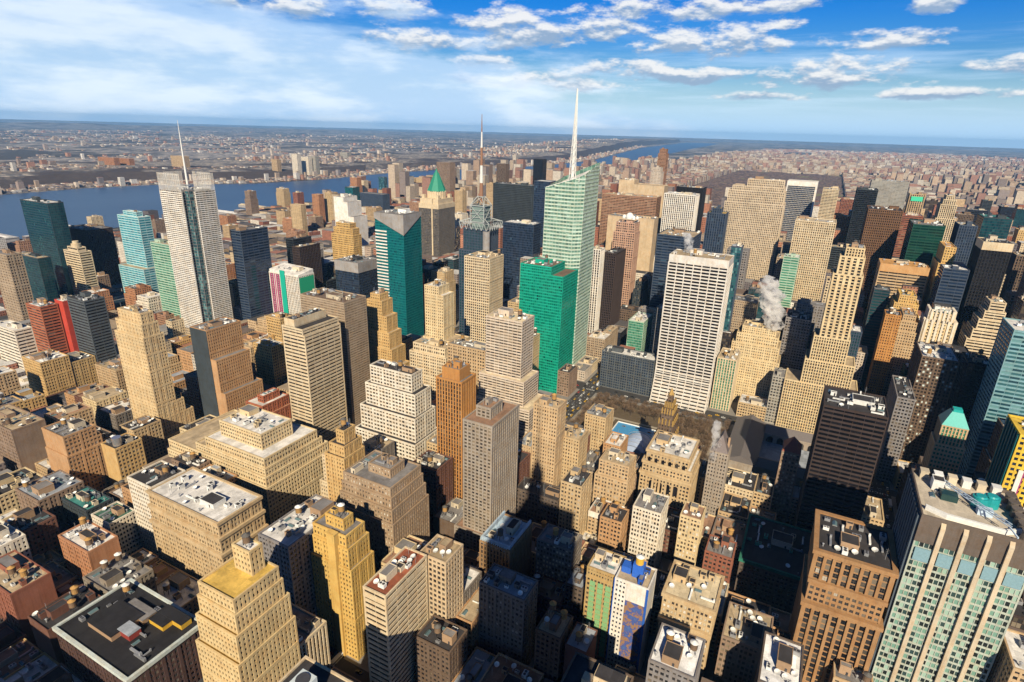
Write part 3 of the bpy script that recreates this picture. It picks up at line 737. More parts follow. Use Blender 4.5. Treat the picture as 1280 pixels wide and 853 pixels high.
def sp_creampier(row):
    R, w, d, h = root_of(row); wb, gb = MB(), MB()
    lattice(wb, gb, -w, -d, w, d, 0, h-14, 'bays', 1.0, blank=('W',), top=False); wb.obj('wall', [wallmat('dimpale')], R); gb.obj('window', [glassmat('greenmix')], R, kind='stuff')
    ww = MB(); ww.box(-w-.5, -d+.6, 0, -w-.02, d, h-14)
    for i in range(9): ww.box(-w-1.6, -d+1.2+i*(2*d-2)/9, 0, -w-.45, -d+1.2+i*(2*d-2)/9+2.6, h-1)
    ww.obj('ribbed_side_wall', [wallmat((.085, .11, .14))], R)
    a = MB(); a.box(-w-.4, -d-.4, h-14, w+.4, d+.4, h-1.0)
    for (p, q, r_, s_) in ((-w-.4, -d-.4, w+.4, -d+.3), (-w-.4, d-.3, w+.4, d+.4), (-w-.4, -d+.3, -w+.3, d-.3), (w-.3, -d+.3, w+.4, d-.3)): a.box(p, q, h-1.0, r_, s_, h+1)
    a.obj('attic', [wallmat((.13, .105, .09))], R)
    for f in (.20, .40, .60, .79):
        b = MB(); x = -w+2*w*f; b.box(x-.95, -d-1.7, 0, x+.95, -d-.35, h-3.5); b.mesh([(x-.95, -d-1.7, h-3.5), (x+.95, -d-1.7, h-3.5), (x+.95, -d-.35, h-3.5), (x-.95, -d-.35, h-3.5), (x-.95, -d-.35, h-.8), (x+.95, -d-.35, h-.8)], [(0, 1, 5, 4), (1, 2, 5), (3, 0, 4)])
        b.obj('pier', [wallmat('dimsand')], R)
    g = MB()
    for f0, f1 in ((.02, .165), (.235, .365), (.435, .565), (.635, .755), (.825, .98)):
        g.box(-w+2*w*f0, -d-1.2, h-24, -w+2*w*f1, -d-.45, h-17)
    g.obj('attic_window_band', [plain('blue_gray_panel', (.22, .36, .42), .3)], R)
    rim_roof(R, -w+.4, -d+.4, w-.4, d-.4, h-1.0, 'stone')
    for i, (x, y) in enumerate(((4, 2), (9, 5))):
        b = MB(); b.cyl(x, y, h-.8, h+4.6, 3.6, 3.4, 18); b.cyl(x, y, h+4.6, h+5.4, 2.6, 2.2, 18); b.obj('cooling_drum', [plain('teal_drum', (.02, .30, .32), .4)], R)
    for i in range(6):
        x = -w+3+i*6.2; b = MB(); b.box(x, d-5.5, h-.8, x+3.6, d-1.2, h+3.2); b.box(x-.2, d-5.7, h+3.2, x+3.8, d-1.0, h+3.6); b.obj('parapet_box', [WHT if i % 2 else CABIN], R)
    for i in range(6):
        y = -d+4+i*6.4; b = MB(); b.cyl(w-4, y, h-.8, h+3.6, 2.3, 2.0, 14); b.cyl(w-4, y, h+3.6, h+4.2, 2.4, 2.4, 14); b.obj('dark_tank', [plain('rust_dark', (.12, .10, .085))], R)
    b = MB(); pa, pb = Vector((-12, 13, h+3)), Vector((11, -d+3, h+4))
    n = 12
    for i in range(n):
        p, q = pa.lerp(pb, i/n), pa.lerp(pb, (i+1)/n)
        for o in (Vector((0, 0, 0)), Vector((1.0, 1.1, 0)), Vector((.5, .5, 1.5))): b.bar(p+o, q+o, .22)
        b.bar(p, p+Vector((1.0, 1.1, 0)), .16); b.bar(p+Vector((1, 1.1, 0)), q+Vector((.5, .5, 1.5)), .14); b.bar(p, q+Vector((.5, .5, 1.5)), .14)
    b.bar(pb, pb+Vector((2, -6, -1)), .4); b.box(2, -7, h-.8, 8, -3, h+2.6)
    b.obj('crane_boom', [plain('pale_blue_steel', (.50, .62, .75), .4)], R)
    b = MB(); pts = [(-w+2, -d+8), (-w+10, -d+4), (w-12, -d+3), (w-3, -d+9), (w-3, -d+10.2), (w-12, -d+4.4), (-w+10, -d+5.4), (-w+2, -d+9.4)]
    b.mesh([(x, y, h-.8) for x, y in pts]+[(x, y, h+1.8) for x, y in pts], [(i, (i+1) % 8, 8+(i+1) % 8, 8+i) for i in range(8)]+[(8, 9, 14, 15), (9, 10, 13, 14), (10, 11, 12, 13)]); b.obj('curved_screen', [WHT], R)
    b = MB(); b.box(-12, -1, h-.8, -5, 5, h+2.4); b.box(-11.8, -.8, h+2.4, -5.2, 4.8, h+2.6); b.obj('dark_skylight', [plain('smoked_glass', (.02, .05, .05), .15)], R)
    clutter(R, -w+3, -2, -2, d-7, h-.8, random.Random(21), 'stone', 'stone', 'white', .8, True)

def sp_crenel(row):
    R, w, d, h = root_of(row); wb, gb = MB(), MB()
    lattice(wb, gb, -w, -d, w, d, 0, h-14, 'deco', 1.2); lattice(wb, gb, -w+3, -d+3, w-3, d-3, h-14, h-3, 'deco', 1.2)
    wb.obj('wall', [wallmat('cream2')], R); gb.obj('window', [glassmat('dark')], R, kind='stuff')
    p = MB()
    for lev, (k, z0, z1) in enumerate(((0, h-40, h-10), (3, h-14, h+1.5))):
        n = 6
        for i in range(n):
            x = -w+k+1.5+(2*w-2*k-3)*i/(n-1); p.box(x-1.1, -d+k-1.5, z0, x+1.1, -d+k+.6, z1)
            y = -d+k+1.5+(2*d-2*k-3)*i/(n-1); p.box(-w+k-1.5, y-1.1, z0, -w+k+.6, y+1.1, z1); p.box(w-k-.6, y-1.1, z0, w-k+1.5, y+1.1, z1)
    p.obj('pier', [wallmat('white3')], R)
    rim_roof(R, -w, -d, w, d, h-14.1, 'tan', 'terrace'); rim_roof(R, -w+3.4, -d+3.4, w-3.4, d-3.4, h-3, 'green'); clutter(R, -w+4, -d+4, w-4, d-4, h-2.8, random.Random(2), 'cream', 'tan', 'white', .7)

def sp_tealroof(row):
    R, w, d, h = root_of(row); wb, gb = MB(), MB()
    lattice(wb, gb, -w, -d, w, d, 0, h-16, 'loft', .8); lattice(wb, gb, -w+1.5, -d+1.5, w-1.5, d-1.5, h-16, h, 'vertw', .8)
    wb.obj('wall', [wallmat('sand4')], R); gb.obj('window', [glassmat('green')], R, kind='stuff')
    rim_roof(R, -w, -d, w, d, h-16.1, 'tan', 'terrace')
    t = MB(); a, b, s = w-.6, d-.6, .42
    t.mesh([(-a, -b, h+.6), (a, -b, h+.6), (a, b, h+.6), (-a, b, h+.6), (-a*s, -b*s, h+11), (a*s, -b*s, h+11), (a*s, b*s, h+11), (-a*s, b*s, h+11)], [(0, 1, 5, 4), (1, 2, 6, 5), (2, 3, 7, 6), (3, 0, 4, 7), (4, 5, 6, 7), (3, 2, 1, 0)]); t.obj('hipped_roof', [plain('teal_metal', (.02, .36, .34), .45)], R)
    l = MB(); l.box(-a*s*.8, -b*s*.8, h+11, a*s*.8, b*s*.8, h+13); l.obj('lantern', [plain('teal_metal', (.02, .36, .34), .45)], R)

def sp_yellowstripe(row):
    R, w, d, h = root_of(row); wb, gb = MB(), MB()
    lattice(wb, gb, -w, -d, w, d, 0, h, 'loft', 1.0, blank=('W',)); wb.obj('wall', [wallmat('yellow')], R); gb.obj('window', [glassmat('navy')], R, kind='stuff')
    s = MB()
    for i in range(6): s.box(-w-1.3, -d+.5+i*5, 0, -w-.42, -d+2.3+i*5, h)
    s.obj('teal_side_rib', [plain('deep_teal', (.01, .12, .13))], R)
    r = MB()
    for x in (-w+4.5, -w+13, -w+21.5, -w+30): r.box(x, -d-1.3, 0, x+2.4, -d-.44, h-22)
    r.obj('white_rib', [wallmat('white')], R)
    m = MB()
    for x in (-w+7.1, -w+15.6): m.box(x, -d-.95, 0, x+.6, -d-.44, h-22)
    m.obj('magenta_line', [plain('magenta_panel', (.36, .05, .17))], R)
    rim_roof(R, -w+.4, -d+.4, w-.4, d-.4, h, 'yellow')
    lb, lg = MB(), MB(); lattice(lb, lg, -w+2, -d-24, w+6, -d-1.6, 0, 72, 'loft', 1.3); lb.obj('lower_wing', [wallmat('yellow')], R); lg.obj('window', [glassmat('navy')], R, kind='stuff')
    rim_roof(R, -w+2.4, -d-23.6, w+5.6, -d-2, 72, 'tar', 'terrace')
    clutter(R, -w+1, -d+1, w-1, d-1, h+.2, random.Random(4), 'white', 'gray', 'white', .6)

def sp_greenfront(row):
    R, w, d, h = root_of(row); wb, gb = MB(), MB()
    lattice(wb, gb, -w, -d, w, d, 0, h-7, 'loft', .8, top=False); wb.box(-w-.7, -d-.7, h-7, w+.7, d+.7, h-5.8); lattice(wb, gb, -w, -d, w, d, h-5.8, h, 'deco', .7)
    wb.obj('wall', [wallmat('ochre')], R); gb.obj('window', [glassmat('dim')], R, kind='stuff')
    g = MB()
    for i in range(3):
        x = -w+2.2+i*5.0
        for k in range(14):
            z = 6+k*4.0
            if z > h-12: break
            g.box(x, -d-.75, z, x+3.4, -d-.40, z+3.4)
    g.obj('pale_green_panel', [plain('pale_green_panel', (.24, .46, .22))], R)
    rim_roof(R, -w+.4, -d+.4, w-.4, d-.4, h, 'white'); clutter(R, -w, -d, w, d, h+.2, random.Random(6), 'cream', 'tar', 'busy', .8, True)

def sp_bluewhite(row):
    R, w, d, h = root_of(row); wb, gb = MB(), MB()
    lattice(wb, gb, -w, -d, w, d, 0, h, 'deco', .85, blank=('E',)); wb.obj('wall', [wallmat('white')], R); gb.obj('window', [glassmat('navy')], R, kind='stuff')
    a = MB(); a.box(-w+7, -d-.9, h-12, w-.8, -d-.41, h+.2); a.obj('white_panel', [wallmat('white')], R)
    m, t, b = principled('painted_brick')
    co = t.node('ShaderNodeTexCoord').outputs['Object']; n = t.noise(co, .35, 4.0, .6); n2 = t.noise(co, 1.2, 3.0, .6)
    col = t.ramp(n, [(0, (.24, .13, .07)), (.46, (.34, .20, .11)), (.54, (.03, .09, .38)), (.7, (.05, .16, .45)), (1, (.3, .2, .12))])
    t.link(t.mix(t.math('MULTIPLY', n2, .5), col, (.14, .08, .05)), b.inputs['Base Color'])
    p = MB(); p.box(-w+7, -d-.9, 14, w-.8, -d-.41, h-12.2); p.obj('painted_wall', [m], R)
    e = MB(); e.box(-w-.9, -d-.9, 0, -w-.42, -d+2, h+.5); e.box(w-.7, -d-1.0, 8, w+.6, -d-.42, h+.5); e.obj('blue_edge', [BLUEP], R)
    rim_roof(R, -w+.4, -d+.4, w-.4, d-.4, h, 'tan')
    q = MB(); q.box(-2, -3, h+.2, 4.5, 3, h+9); q.obj('tank_base', [BLUEP], R)
    q = MB(); q.box(-w+1, -2, h+.2, -3, 4, h+4.5); q.obj('bulkhead', [BLUEP], R)
    tk = inst('water_tank', mesh_of(lambda b: b.cyl(0, 0, 0, 4.6, 2.4, n=16), 'yellow_tank', [YEL]), R, (1.2, 0, h+9)); inst('tank_roof', ME['troof3'], tk, (0, 0, 4.6), 0, (1.15, 1.15, 1))
    clutter(R, 0, -d, w, d, h+.2, random.Random(8), 'blue', 'tan', None, .5, True)

# extra pieces on ordinary bodies
def ex_dome(R, w, d, h):
    for (x, y, r) in ((2, 0, 7), (-w+8, 3, 3.4), (w-6, -4, 3.2), (w-2, 4, 2.6)):
        b = MB(); n, mm = 18, 8; vs = []
        for j in range(mm+1):
            t = math.pi*.5*j/mm
            for i in range(n): vs.append((x+r*math.cos(t)*math.cos(2*math.pi*i/n), y+r*math.cos(t)*math.sin(2*math.pi*i/n), h+2+r*1.25*math.sin(t)))
        fs = [(j*n+i, j*n+(i+1) % n, (j+1)*n+(i+1) % n, (j+1)*n+i) for j in range(mm) for i in range(n)]
        b.mesh(vs, fs); b.cyl(x, y, h, h+2, r*.95, n=18); b.obj('roof_dome', [WHT], R, smooth=False)
def ex_frame(R, w, d, h):
    b = MB(); b.box(-w-1, -d-1.6, h-9, w+1, d+1, h+1.4); b.box(w-3, -d-1.6, 0, w+1, d+1, h-9); b.box(-w-1, -d-1.6, 0, -w+1.2, d+1, h-9); b.obj('white_frame', [wallmat('white')], R)
def ex_plaque(R, w, d, h):
    b = MB(); b.box(-w+3, -d-1.2, h-13, w-3, -d-.5, h-4); b.obj('green_plaque', [plain('plaque_green', (.05, .50, .30))], R)
def ex_crownring(R, w, d, h):
    b = MB()
    for (x0, y0, x1, y1) in ((-w, -d, w, -d+1.2), (w-1.2, -d+1.2, w, d), (-w, -d+1.2, -w+1.2, d)):
        b.box(x0, y0, h+1.3, x1, y1, h+3.6)
    n = int(2*w/1.6)
    for i in range(n): b.box(-w+i*1.6, -d-.5, h-1.2, -w+i*1.6+.7, -d-.1, h+3.2)
    b.obj('crown_ring', [wallmat('paleblue')], R)
def ex_gable(R, w, d, h):
    b = MB(); b.mesh([(-w, -d, h+.3), (w, -d, h+.3), (w, d, h+.3), (-w, d, h+.3), (0, -d*.2, h+14), (0, d, h+14)], [(0, 1, 4), (1, 2, 5, 4), (2, 3, 5), (3, 0, 4, 5)]); b.obj('gabled_roof', [plain('slate_roof', (.19, .16, .16))], R)
    b = MB(); b.box(w-2.4, 0, h, w-.8, 1.8, h+11); b.obj('chimney', [BRK], R)
def ex_hip(R, w, d, h):
    b = MB(); b.mesh([(-w-.6, -d-.6, h+.4), (w+.6, -d-.6, h+.4), (w+.6, d+.6, h+.4), (-w-.6, d+.6, h+.4), (0, -1, h+11), (0, 1, h+11)], [(0, 1, 4), (1, 2, 5, 4), (2, 3, 5), (3, 0, 4, 5)]); b.obj('hipped_roof', [plain('red_roof_tile', (.30, .075, .05))], R)
def ex_coolbox(R, w, d, h):
    b = MB(); b.box(-5, -6, h, 5, 4, h+4.5); b.obj('penthouse', [wallmat('white3')], R)
    b = MB(); b.box(-4.2, -4.6, h+4.5, 3.4, 2.8, h+12); o = b.obj('cooling_tower', [plain('pale_panel', (.62, .70, .74))], R)
    b = MB(); b.cyl(-.4, -.9, h+12, h+12.6, 3.0, 2.8, 20); b.obj('fan_ring', [DKST], o)
def ex_cabin(R, w, d, h):
    b = MB(); b.box(-1, -2, h, 13, 6, h+6.5); o = b.obj('penthouse', [wallmat('cream')], R)
    b = MB(); b.box(-.6, -1.6, h+6.5, 12.6, 5.6, h+6.8); b.obj('penthouse_roof', [roofmat('tar')], o)
    for x in (1.5, 5.2, 9.6):
        b = MB(); b.box(x, -2.12, h+2.5, x+1.8, -2.01, h+4.6); b.obj('window', [panemat('dark')], o)
    b = MB(); b.box(-6, -4, h, -1.4, 1, h+4); b.obj('bulkhead', [wallmat('sand')], R)
def ex_huts(R, w, d, h):
    for (x, y, a, c, z, mt, rm) in ((-8, -2, 11, 9, 3.2, BRK, 'tar2'), (6, -3, 5, 3.2, 3.6, REDP, 'bluegray'), (14, 10, 6, 3.5, 3, YEL, 'tar2'), (18, 15, 10, 3, 3.4, YEL, 'tar2'), (-4, 8, 10, 4, 2.5, BRK, 'gray')):
        b = MB(); b.box(x-a, y-c, h, x+a, y+c, h+z); o = b.obj('roof_hut', [mt], R)
        b = MB(); b.box(x-a-.2, y-c-.2, h+z, x+a+.2, y+c+.2, h+z+.35); b.obj('hut_roof', [roofmat(rm)], o)
    rng = random.Random(17)
    for i in range(26):
        x, y = rng.uniform(-w+4, w-4), rng.uniform(-d+3, d-3)
        if (-20 < x < 12 and -12 < y < 13) or (x > 6 and y > 4): continue
        k = rng.choice(['vent_pipe', 'vent_pipe', 'ac_unit', 'skylight', 'duct']); inst(k, ME[k], R, (x, y, h), rng.choice([0, math.pi/2]), (rng.uniform(.7, 1.2),)*3)
    water_tank(R, -w+9, d-7, h, rng, 3.0, 1, 2)
def ex_gilded(R, w, d, h):
    g = plain('gilded_terracotta', (.36, .23, .075), .5)
    for (z, k) in ((62, -1), (76, 1), (86, 2.5), (92, 4)):
        b = MB()
        for i in range(5):
            x = -w+k+(2*w-2*k)*i/4; b.box(x-.55, -d+k-.9, z-3, x+.55, -d+k+.3, z+2.6)
            y = -d+k+(2*d-2*k)*i/4; b.box(w-k-.3, y-.55, z-3, w-k+.9, y+.55, z+2.6)
        b.obj('gilded_pinnacle_row', [g], R)
    b = MB(); b.cyl(0, 0, 99, 106, 3, .3, 6); b.obj('gilded_cap', [g], R)
def ex_arches(R, w, d, h):
    for z0, z1, xs in ((35, 44.5, (-.42, -.14, .14, .42)), (61, 65.5, (-.6, -.36, -.12, .12, .36, .6))):
        for f in xs:
            r = 2.2 if z0 < 50 else 1.1; x = f*2*w*.62; y = -d-1.48 if z0 < 50 else -d-.5
            b = MB(); b.poly([(x-r, y, z0), (x+r, y, z0)]+[(x+r*math.cos(math.pi*j/10), y, z1-r+r*math.sin(math.pi*j/10)) for j in range(11)])
            b.obj('arched_window', [panemat('black')], R)
            b = MB()
            for j in range(10):
                a, c = math.pi*j/10, math.pi*(j+1)/10; b.bar((x+(r+.2)*math.cos(a), y-.05, z1-r+(r+.2)*math.sin(a)), (x+(r+.2)*math.cos(c), y-.05, z1-r+(r+.2)*math.sin(c)), .28)
            b.obj('arch_trim', [wallmat('tan2')], R)
# ------------------------------------------------------------------ the setting
AVX = [-1870, -1601, -1327, -1053, -779, -505, -229, 97, 237, 377, 510, 650]
def SY(n): return 35+(n-34)*80.5
def bway(y): return -326-.32*(y-240)
SHORE = [(-3081, -3000, 52), (-3081, 1232, 52), (-3125, 1566, 55), (-3060, 1915, 55), (-2790, 2272, 50), (-2723, 2695, 45), (-2757, 3012, 45), (-2800, 3500, 45), (-2740, 4000, 50), (-2520, 4600, 55), (-2440, 5470, 60), (-2480, 6700, 70), (-2740, 8000, 90), (-3300, 10750, 125), (-3950, 14000, 150), (-4700, 20000, 150), (-5600, 27000, 120)]
NEAR = [(-1930, -3000), (-1930, 1000), (-1870, 1400), (-1840, 2000), (-1860, 2950), (-1860, 3600), (-1880, 4300), (-1935, 5300), (-1960, 6750), (-2370, 9700), (-2900, 14000), (-3500, 20000), (-4300, 27000)]
def shore_x(y):
    for a, b in zip(SHORE, SHORE[1:]):
        if a[1] <= y <= b[1]: f = (y-a[1])/(b[1]-a[1]); return a[0]+(b[0]-a[0])*f, a[2]+(b[2]-a[2])*f
    return SHORE[-1][0], SHORE[-1][2]
PROF = [(0, 0), (.02, .03), (.10, .12), (.17, .80), (.30, 1.0), (.75, .9), (1.0, .04)]
def land_z(x, y):
    sx, hh = shore_x(y); f = (sx-x)/1900.0
    if f <= 0 or f >= 1: return 0.0
    for a, b in zip(PROF, PROF[1:]):
        if a[0] <= f <= b[0]: return hh*(a[1]+(b[1]-a[1])*(f-a[0])/(b[0]-a[0]))
    return 0.0

def make_setting():
    m, t, b = principled('ground_surface')
    co = t.node('ShaderNodeTexCoord').outputs['Object']; x, y, z = t.sep(co)
    n1 = t.noise(co, .0016, 6.0, .62); n2 = t.noise(co, .011, 5.0, .7); n3 = t.noise(co, .0004, 4.0, .6)
    woods = t.mix(n2, (.035, .040, .045), (.10, .085, .075)); town = t.mix(t.ss(n2, .40, .62), (.10, .10, .12), (.46, .41, .36))
    land = t.mix(t.ss(t.math('ADD', n1, t.math('MULTIPLY', t.math('SUBTRACT', n3, .5), .6)), .44, .56), woods, town)
    asph = t.mix(t.noise(co, .12, 5.0, .65), (.035, .035, .038), (.075, .072, .07))
    near = t.math('MULTIPLY', t.ss(x, -1960, -1940), t.math('SUBTRACT', 1.0, t.ss(y, 9000, 9400)))
    t.link(t.mix(near, land, asph), b.inputs['Base Color'])
    g = MB(); n = 48; R = 60000
    ring = [(R*math.cos(2*math.pi*i/n), R*math.sin(2*math.pi*i/n), 0) for i in range(n)]
    g.poly(ring); g.obj('ground', [m], kind='structure')
    # kerbed blocks of pavement
    pv = MB()
    for n_ in range(34, 62):
        ya, yb = SY(n_)+(12 if n_ in (34, 42, 57) else 6), SY(n_+1)-(12 if n_+1 in (34, 42, 57) else 6)
        for xa, xb in zip(AVX, AVX[1:]):
            if n_ in (40, 41) and xa == -229: continue
            pv.box(xa+11, ya, -.2, xb-11, yb, .15)
    pv.box(-218, SY(40)+6, -.2, 86, SY(42)-12, .15)
    pv.obj('pavement', [plain('paving_concrete', (.20, .19, .18))], kind='structure')
    mk = MB()
    for ax in AVX[3:9]:
        for dx in (-7, -3.5, 0, 3.5, 7):
            yy = 60
            while yy < 1500: mk.box(ax+dx-.08, yy, .004, ax+dx+.08, yy+3, .010); yy += 9
        for n_ in range(35, 55):
            for k in range(9): mk.box(ax-9+k*2.1, SY(n_)-7.5, .004, ax-8.1+k*2.1, SY(n_)-4.8, .012)
    mk.obj('road_marking', [plain('road_paint', (.55, .55, .53))], kind='structure')
    # river
    m, t, b = principled('river_water')
    co = t.node('ShaderNodeTexCoord').outputs['Object']; x, y, z = t.sep(co)
    v = t.comb(t.math('MULTIPLY', x, .004), t.math('MULTIPLY', y, .0011), 0.0)
    w = t.noise(v, 1.0, 6.0, .65)
    t.link(t.mix(w, (.020, .055, .13), (.055, .11, .20)), b.inputs['Base Color'])
    b.inputs['Roughness'].default_value = .38; b.inputs['Specular IOR Level'].default_value = .4
    bp = t.node('ShaderNodeBump'); bp.inputs['Strength'].default_value = .5; bp.inputs['Distance'].default_value = 2.0
    t.link(t.noise(co, .03, 6.0, .7), bp.inputs['Height']); t.link(bp.outputs[0], b.inputs['Normal'])
    r = MB()
    F = [(x, y) for x, y, _ in SHORE]
    ys = sorted(set([p[1] for p in NEAR]+[p[1] for p in F]))
    def ix(L, y):
        for a, c in zip(L, L[1:]):
            if a[1] <= y <= c[1]: return a[0]+(c[0]-a[0])*(y-a[1])/(c[1]-a[1])
        return L[-1][0]
    for a, c in zip(ys, ys[1:]): r.poly([(ix(F, a), a, .5), (ix(NEAR, a), a, .5), (ix(NEAR, c), c, .5), (ix(F, c), c, .5)])
    r.obj('river', [m], kind='structure')
    # wooded cliff and plateau on the far bank
    m, t, b = principled('wooded_bank')
    co = t.node('ShaderNodeTexCoord').outputs['Object']; x, y, z = t.sep(co)
    q = t.noise(co, .03, 5.0, .7); big = t.noise(co, .0022, 4.0, .6)
    wd = t.mix(q, (.030, .028, .032), (.10, .075, .065)); pl = t.mix(t.ss(q, .4, .65), (.09, .09, .10), (.44, .38, .32))
    nrm = t.node('ShaderNodeNewGeometry').outputs['Normal']; nz = t.sep(nrm)[2]
    t.link(t.mix(t.math('MULTIPLY', t.ss(nz, .97, .995), t.ss(big, .40, .54)), wd, pl), b.inputs['Base Color'])
    c = MB(); rng = random.Random(4); rows = []
    yy = -2500
    while yy < 26000:
        sx, hh = shore_x(yy); hh *= rng.uniform(.9, 1.1)
        rows.append([(sx-1900*f - (rng.uniform(-25, 25) if 0 < f < 1 else 0), yy, .05+hh*g_) for f, g_ in PROF]); yy += 160 if yy < 7000 else 420
    k = len(PROF); vs = [p for r_ in rows for p in r_]
    c.mesh(vs, [(i*k+j, (i+1)*k+j, (i+1)*k+j+1, i*k+j+1) for i in range(len(rows)-1) for j in range(k-1)])
    c.obj('hill', [m], kind='structure')
    # low ridges on the western and northern horizon
    for (D, a0, a1, h0, h1, nm) in ((25500, -84, -38, 130, 70, 5), (30500, -62, -8, 80, 50, 8), (29000, -34, 20, 45, 40, 2)):
        c = MB(); rg = random.Random(nm); vs = []; N = 90
        for i in range(N+1):
            a = math.radians(a0+(a1-a0)*i/N); f = i/N
            hh = (h0+(h1-h0)*f)*(1+.16*math.sin(i*.37+nm)+.10*math.sin(i*.9)+.05*rg.uniform(-1, 1))*math.sin(math.pi*min(1, max(.03, min(f, 1-f)*5))/2)
            for (dd, z) in ((-2600, 0), (-900, hh*.55), (0, hh), (2200, 0)): vs.append(((D+dd)*math.sin(a), (D+dd)*math.cos(a), z+.1))
        c.mesh(vs, [(i*4+j, (i+1)*4+j, (i+1)*4+j+1, i*4+j+1)[::-1] for i in range(N) for j in range(3)])
        c.obj('hills', [m], kind='structure')
    # big bare park uptown
    m, t, b = principled('bare_woods')
    co = t.node('ShaderNodeTexCoord').outputs['Object']
    q = t.noise(co, .05, 6.0, .75); big = t.noise(co, .004, 3.0, .5)
    col = t.mix(t.ss(q, .35, .65), (.045, .034, .036), (.20, .14, .115)); t.link(t.mix(t.ss(big, .60, .68), col, (.16, .15, .08)), b.inputs['Base Color'])
    nx, ny = 60, 200; X = np.linspace(-764, 104, nx); Y = np.linspace(2064, 6130, ny)
    rs = np.random.RandomState(3); Z = 7+rs.rand(ny, nx)*7+3*np.sin(X[None]*.02+Y[:, None]*.013)
    vs = [(float(X[i]), float(Y[j]), float(Z[j, i])) for j in range(ny) for i in range(nx)]
    c = MB(); c.mesh(vs, [(j*nx+i, j*nx+i+1, (j+1)*nx+i+1, (j+1)*nx+i) for j in range(ny-1) for i in range(nx-1)]); c.obj('woods', [m], kind='stuff')

def tinted(name, scale_w=3.4, scale_f=3.8, hard=.55):
    m, t, b = principled(name)
    at = t.node('ShaderNodeAttribute', attribute_name='tint').outputs['Color']
    geo = t.node('ShaderNodeNewGeometry'); px, py, pz = t.sep(geo.outputs['Position']); nx, ny, nz = t.sep(geo.outputs['True Normal'])
    u = t.math('ADD', t.math('MULTIPLY', px, t.math('ABSOLUTE', ny)), t.math('MULTIPLY', py, t.math('ABSOLUTE', nx)))
    fu = t.math('FRACT', t.math('DIVIDE', u, scale_w)); fv = t.math('FRACT', t.math('DIVIDE', pz, scale_f))
    win = t.math('MULTIPLY', t.math('GREATER_THAN', fu, .42), t.math('GREATER_THAN', fv, .48))
    side = t.math('SUBTRACT', 1.0, t.math('GREATER_THAN', nz, .5))
    dark = t.mix(1.0, at, (.22, .22, .25), 'MULTIPLY')
    n = t.noise(geo.outputs['Position'], .11, 5.0, .65); k = t.math('ADD', t.math('MULTIPLY', n, .9), .55)
    col = t.mix(t.math('MULTIPLY', win, t.math('MULTIPLY', side, .9)), at, dark)
    rc = t.node('ShaderNodeAttribute', attribute_name='roofing').outputs['Color']
    col = t.mix(side, rc, col)
    t.link(t.mix(1.0, col, t.comb(k, k, k), 'MULTIPLY'), b.inputs['Base Color'])
    return m
TINTS = [(.50, .36, .22), (.56, .45, .31), (.30, .12, .08), (.42, .20, .13), (.60, .54, .46), (.38, .30, .24), (.24, .20, .19), (.66, .62, .57), (.36, .16, .11), (.17, .15, .16)]
RTINTS = [(.10, .095, .1), (.25, .24, .24), (.5, .49, .48), (.16, .12, .1), (.32, .25, .18), (.30, .14, .10), (.06, .06, .065)]
def mass(name, boxes, mat, rng, tints=TINTS, rt=RTINTS):
    b = MB()
    for q in boxes: b.box(*q)
    me = b.data(name, [mat]); n = len(boxes)
    c = np.array([[*rng.choice(tints), 1.0] for _ in range(n)], np.float32)*np.array([[*([rng.uniform(.75, 1.15)]*3), 1] for _ in range(n)], np.float32)
    r = np.array([[*rng.choice(rt), 1.0] for _ in range(n)], np.float32)
    me.color_attributes.new('tint', 'FLOAT_COLOR', 'POINT').data.foreach_set('color', np.repeat(c, 8, 0).ravel())
    me.color_attributes.new('roofing', 'FLOAT_COLOR', 'POINT').data.foreach_set('color', np.repeat(r, 8, 0).ravel())
    o = bpy.data.objects.new(name, me); COL.objects.link(o); o['kind'] = 'stuff'
    return o

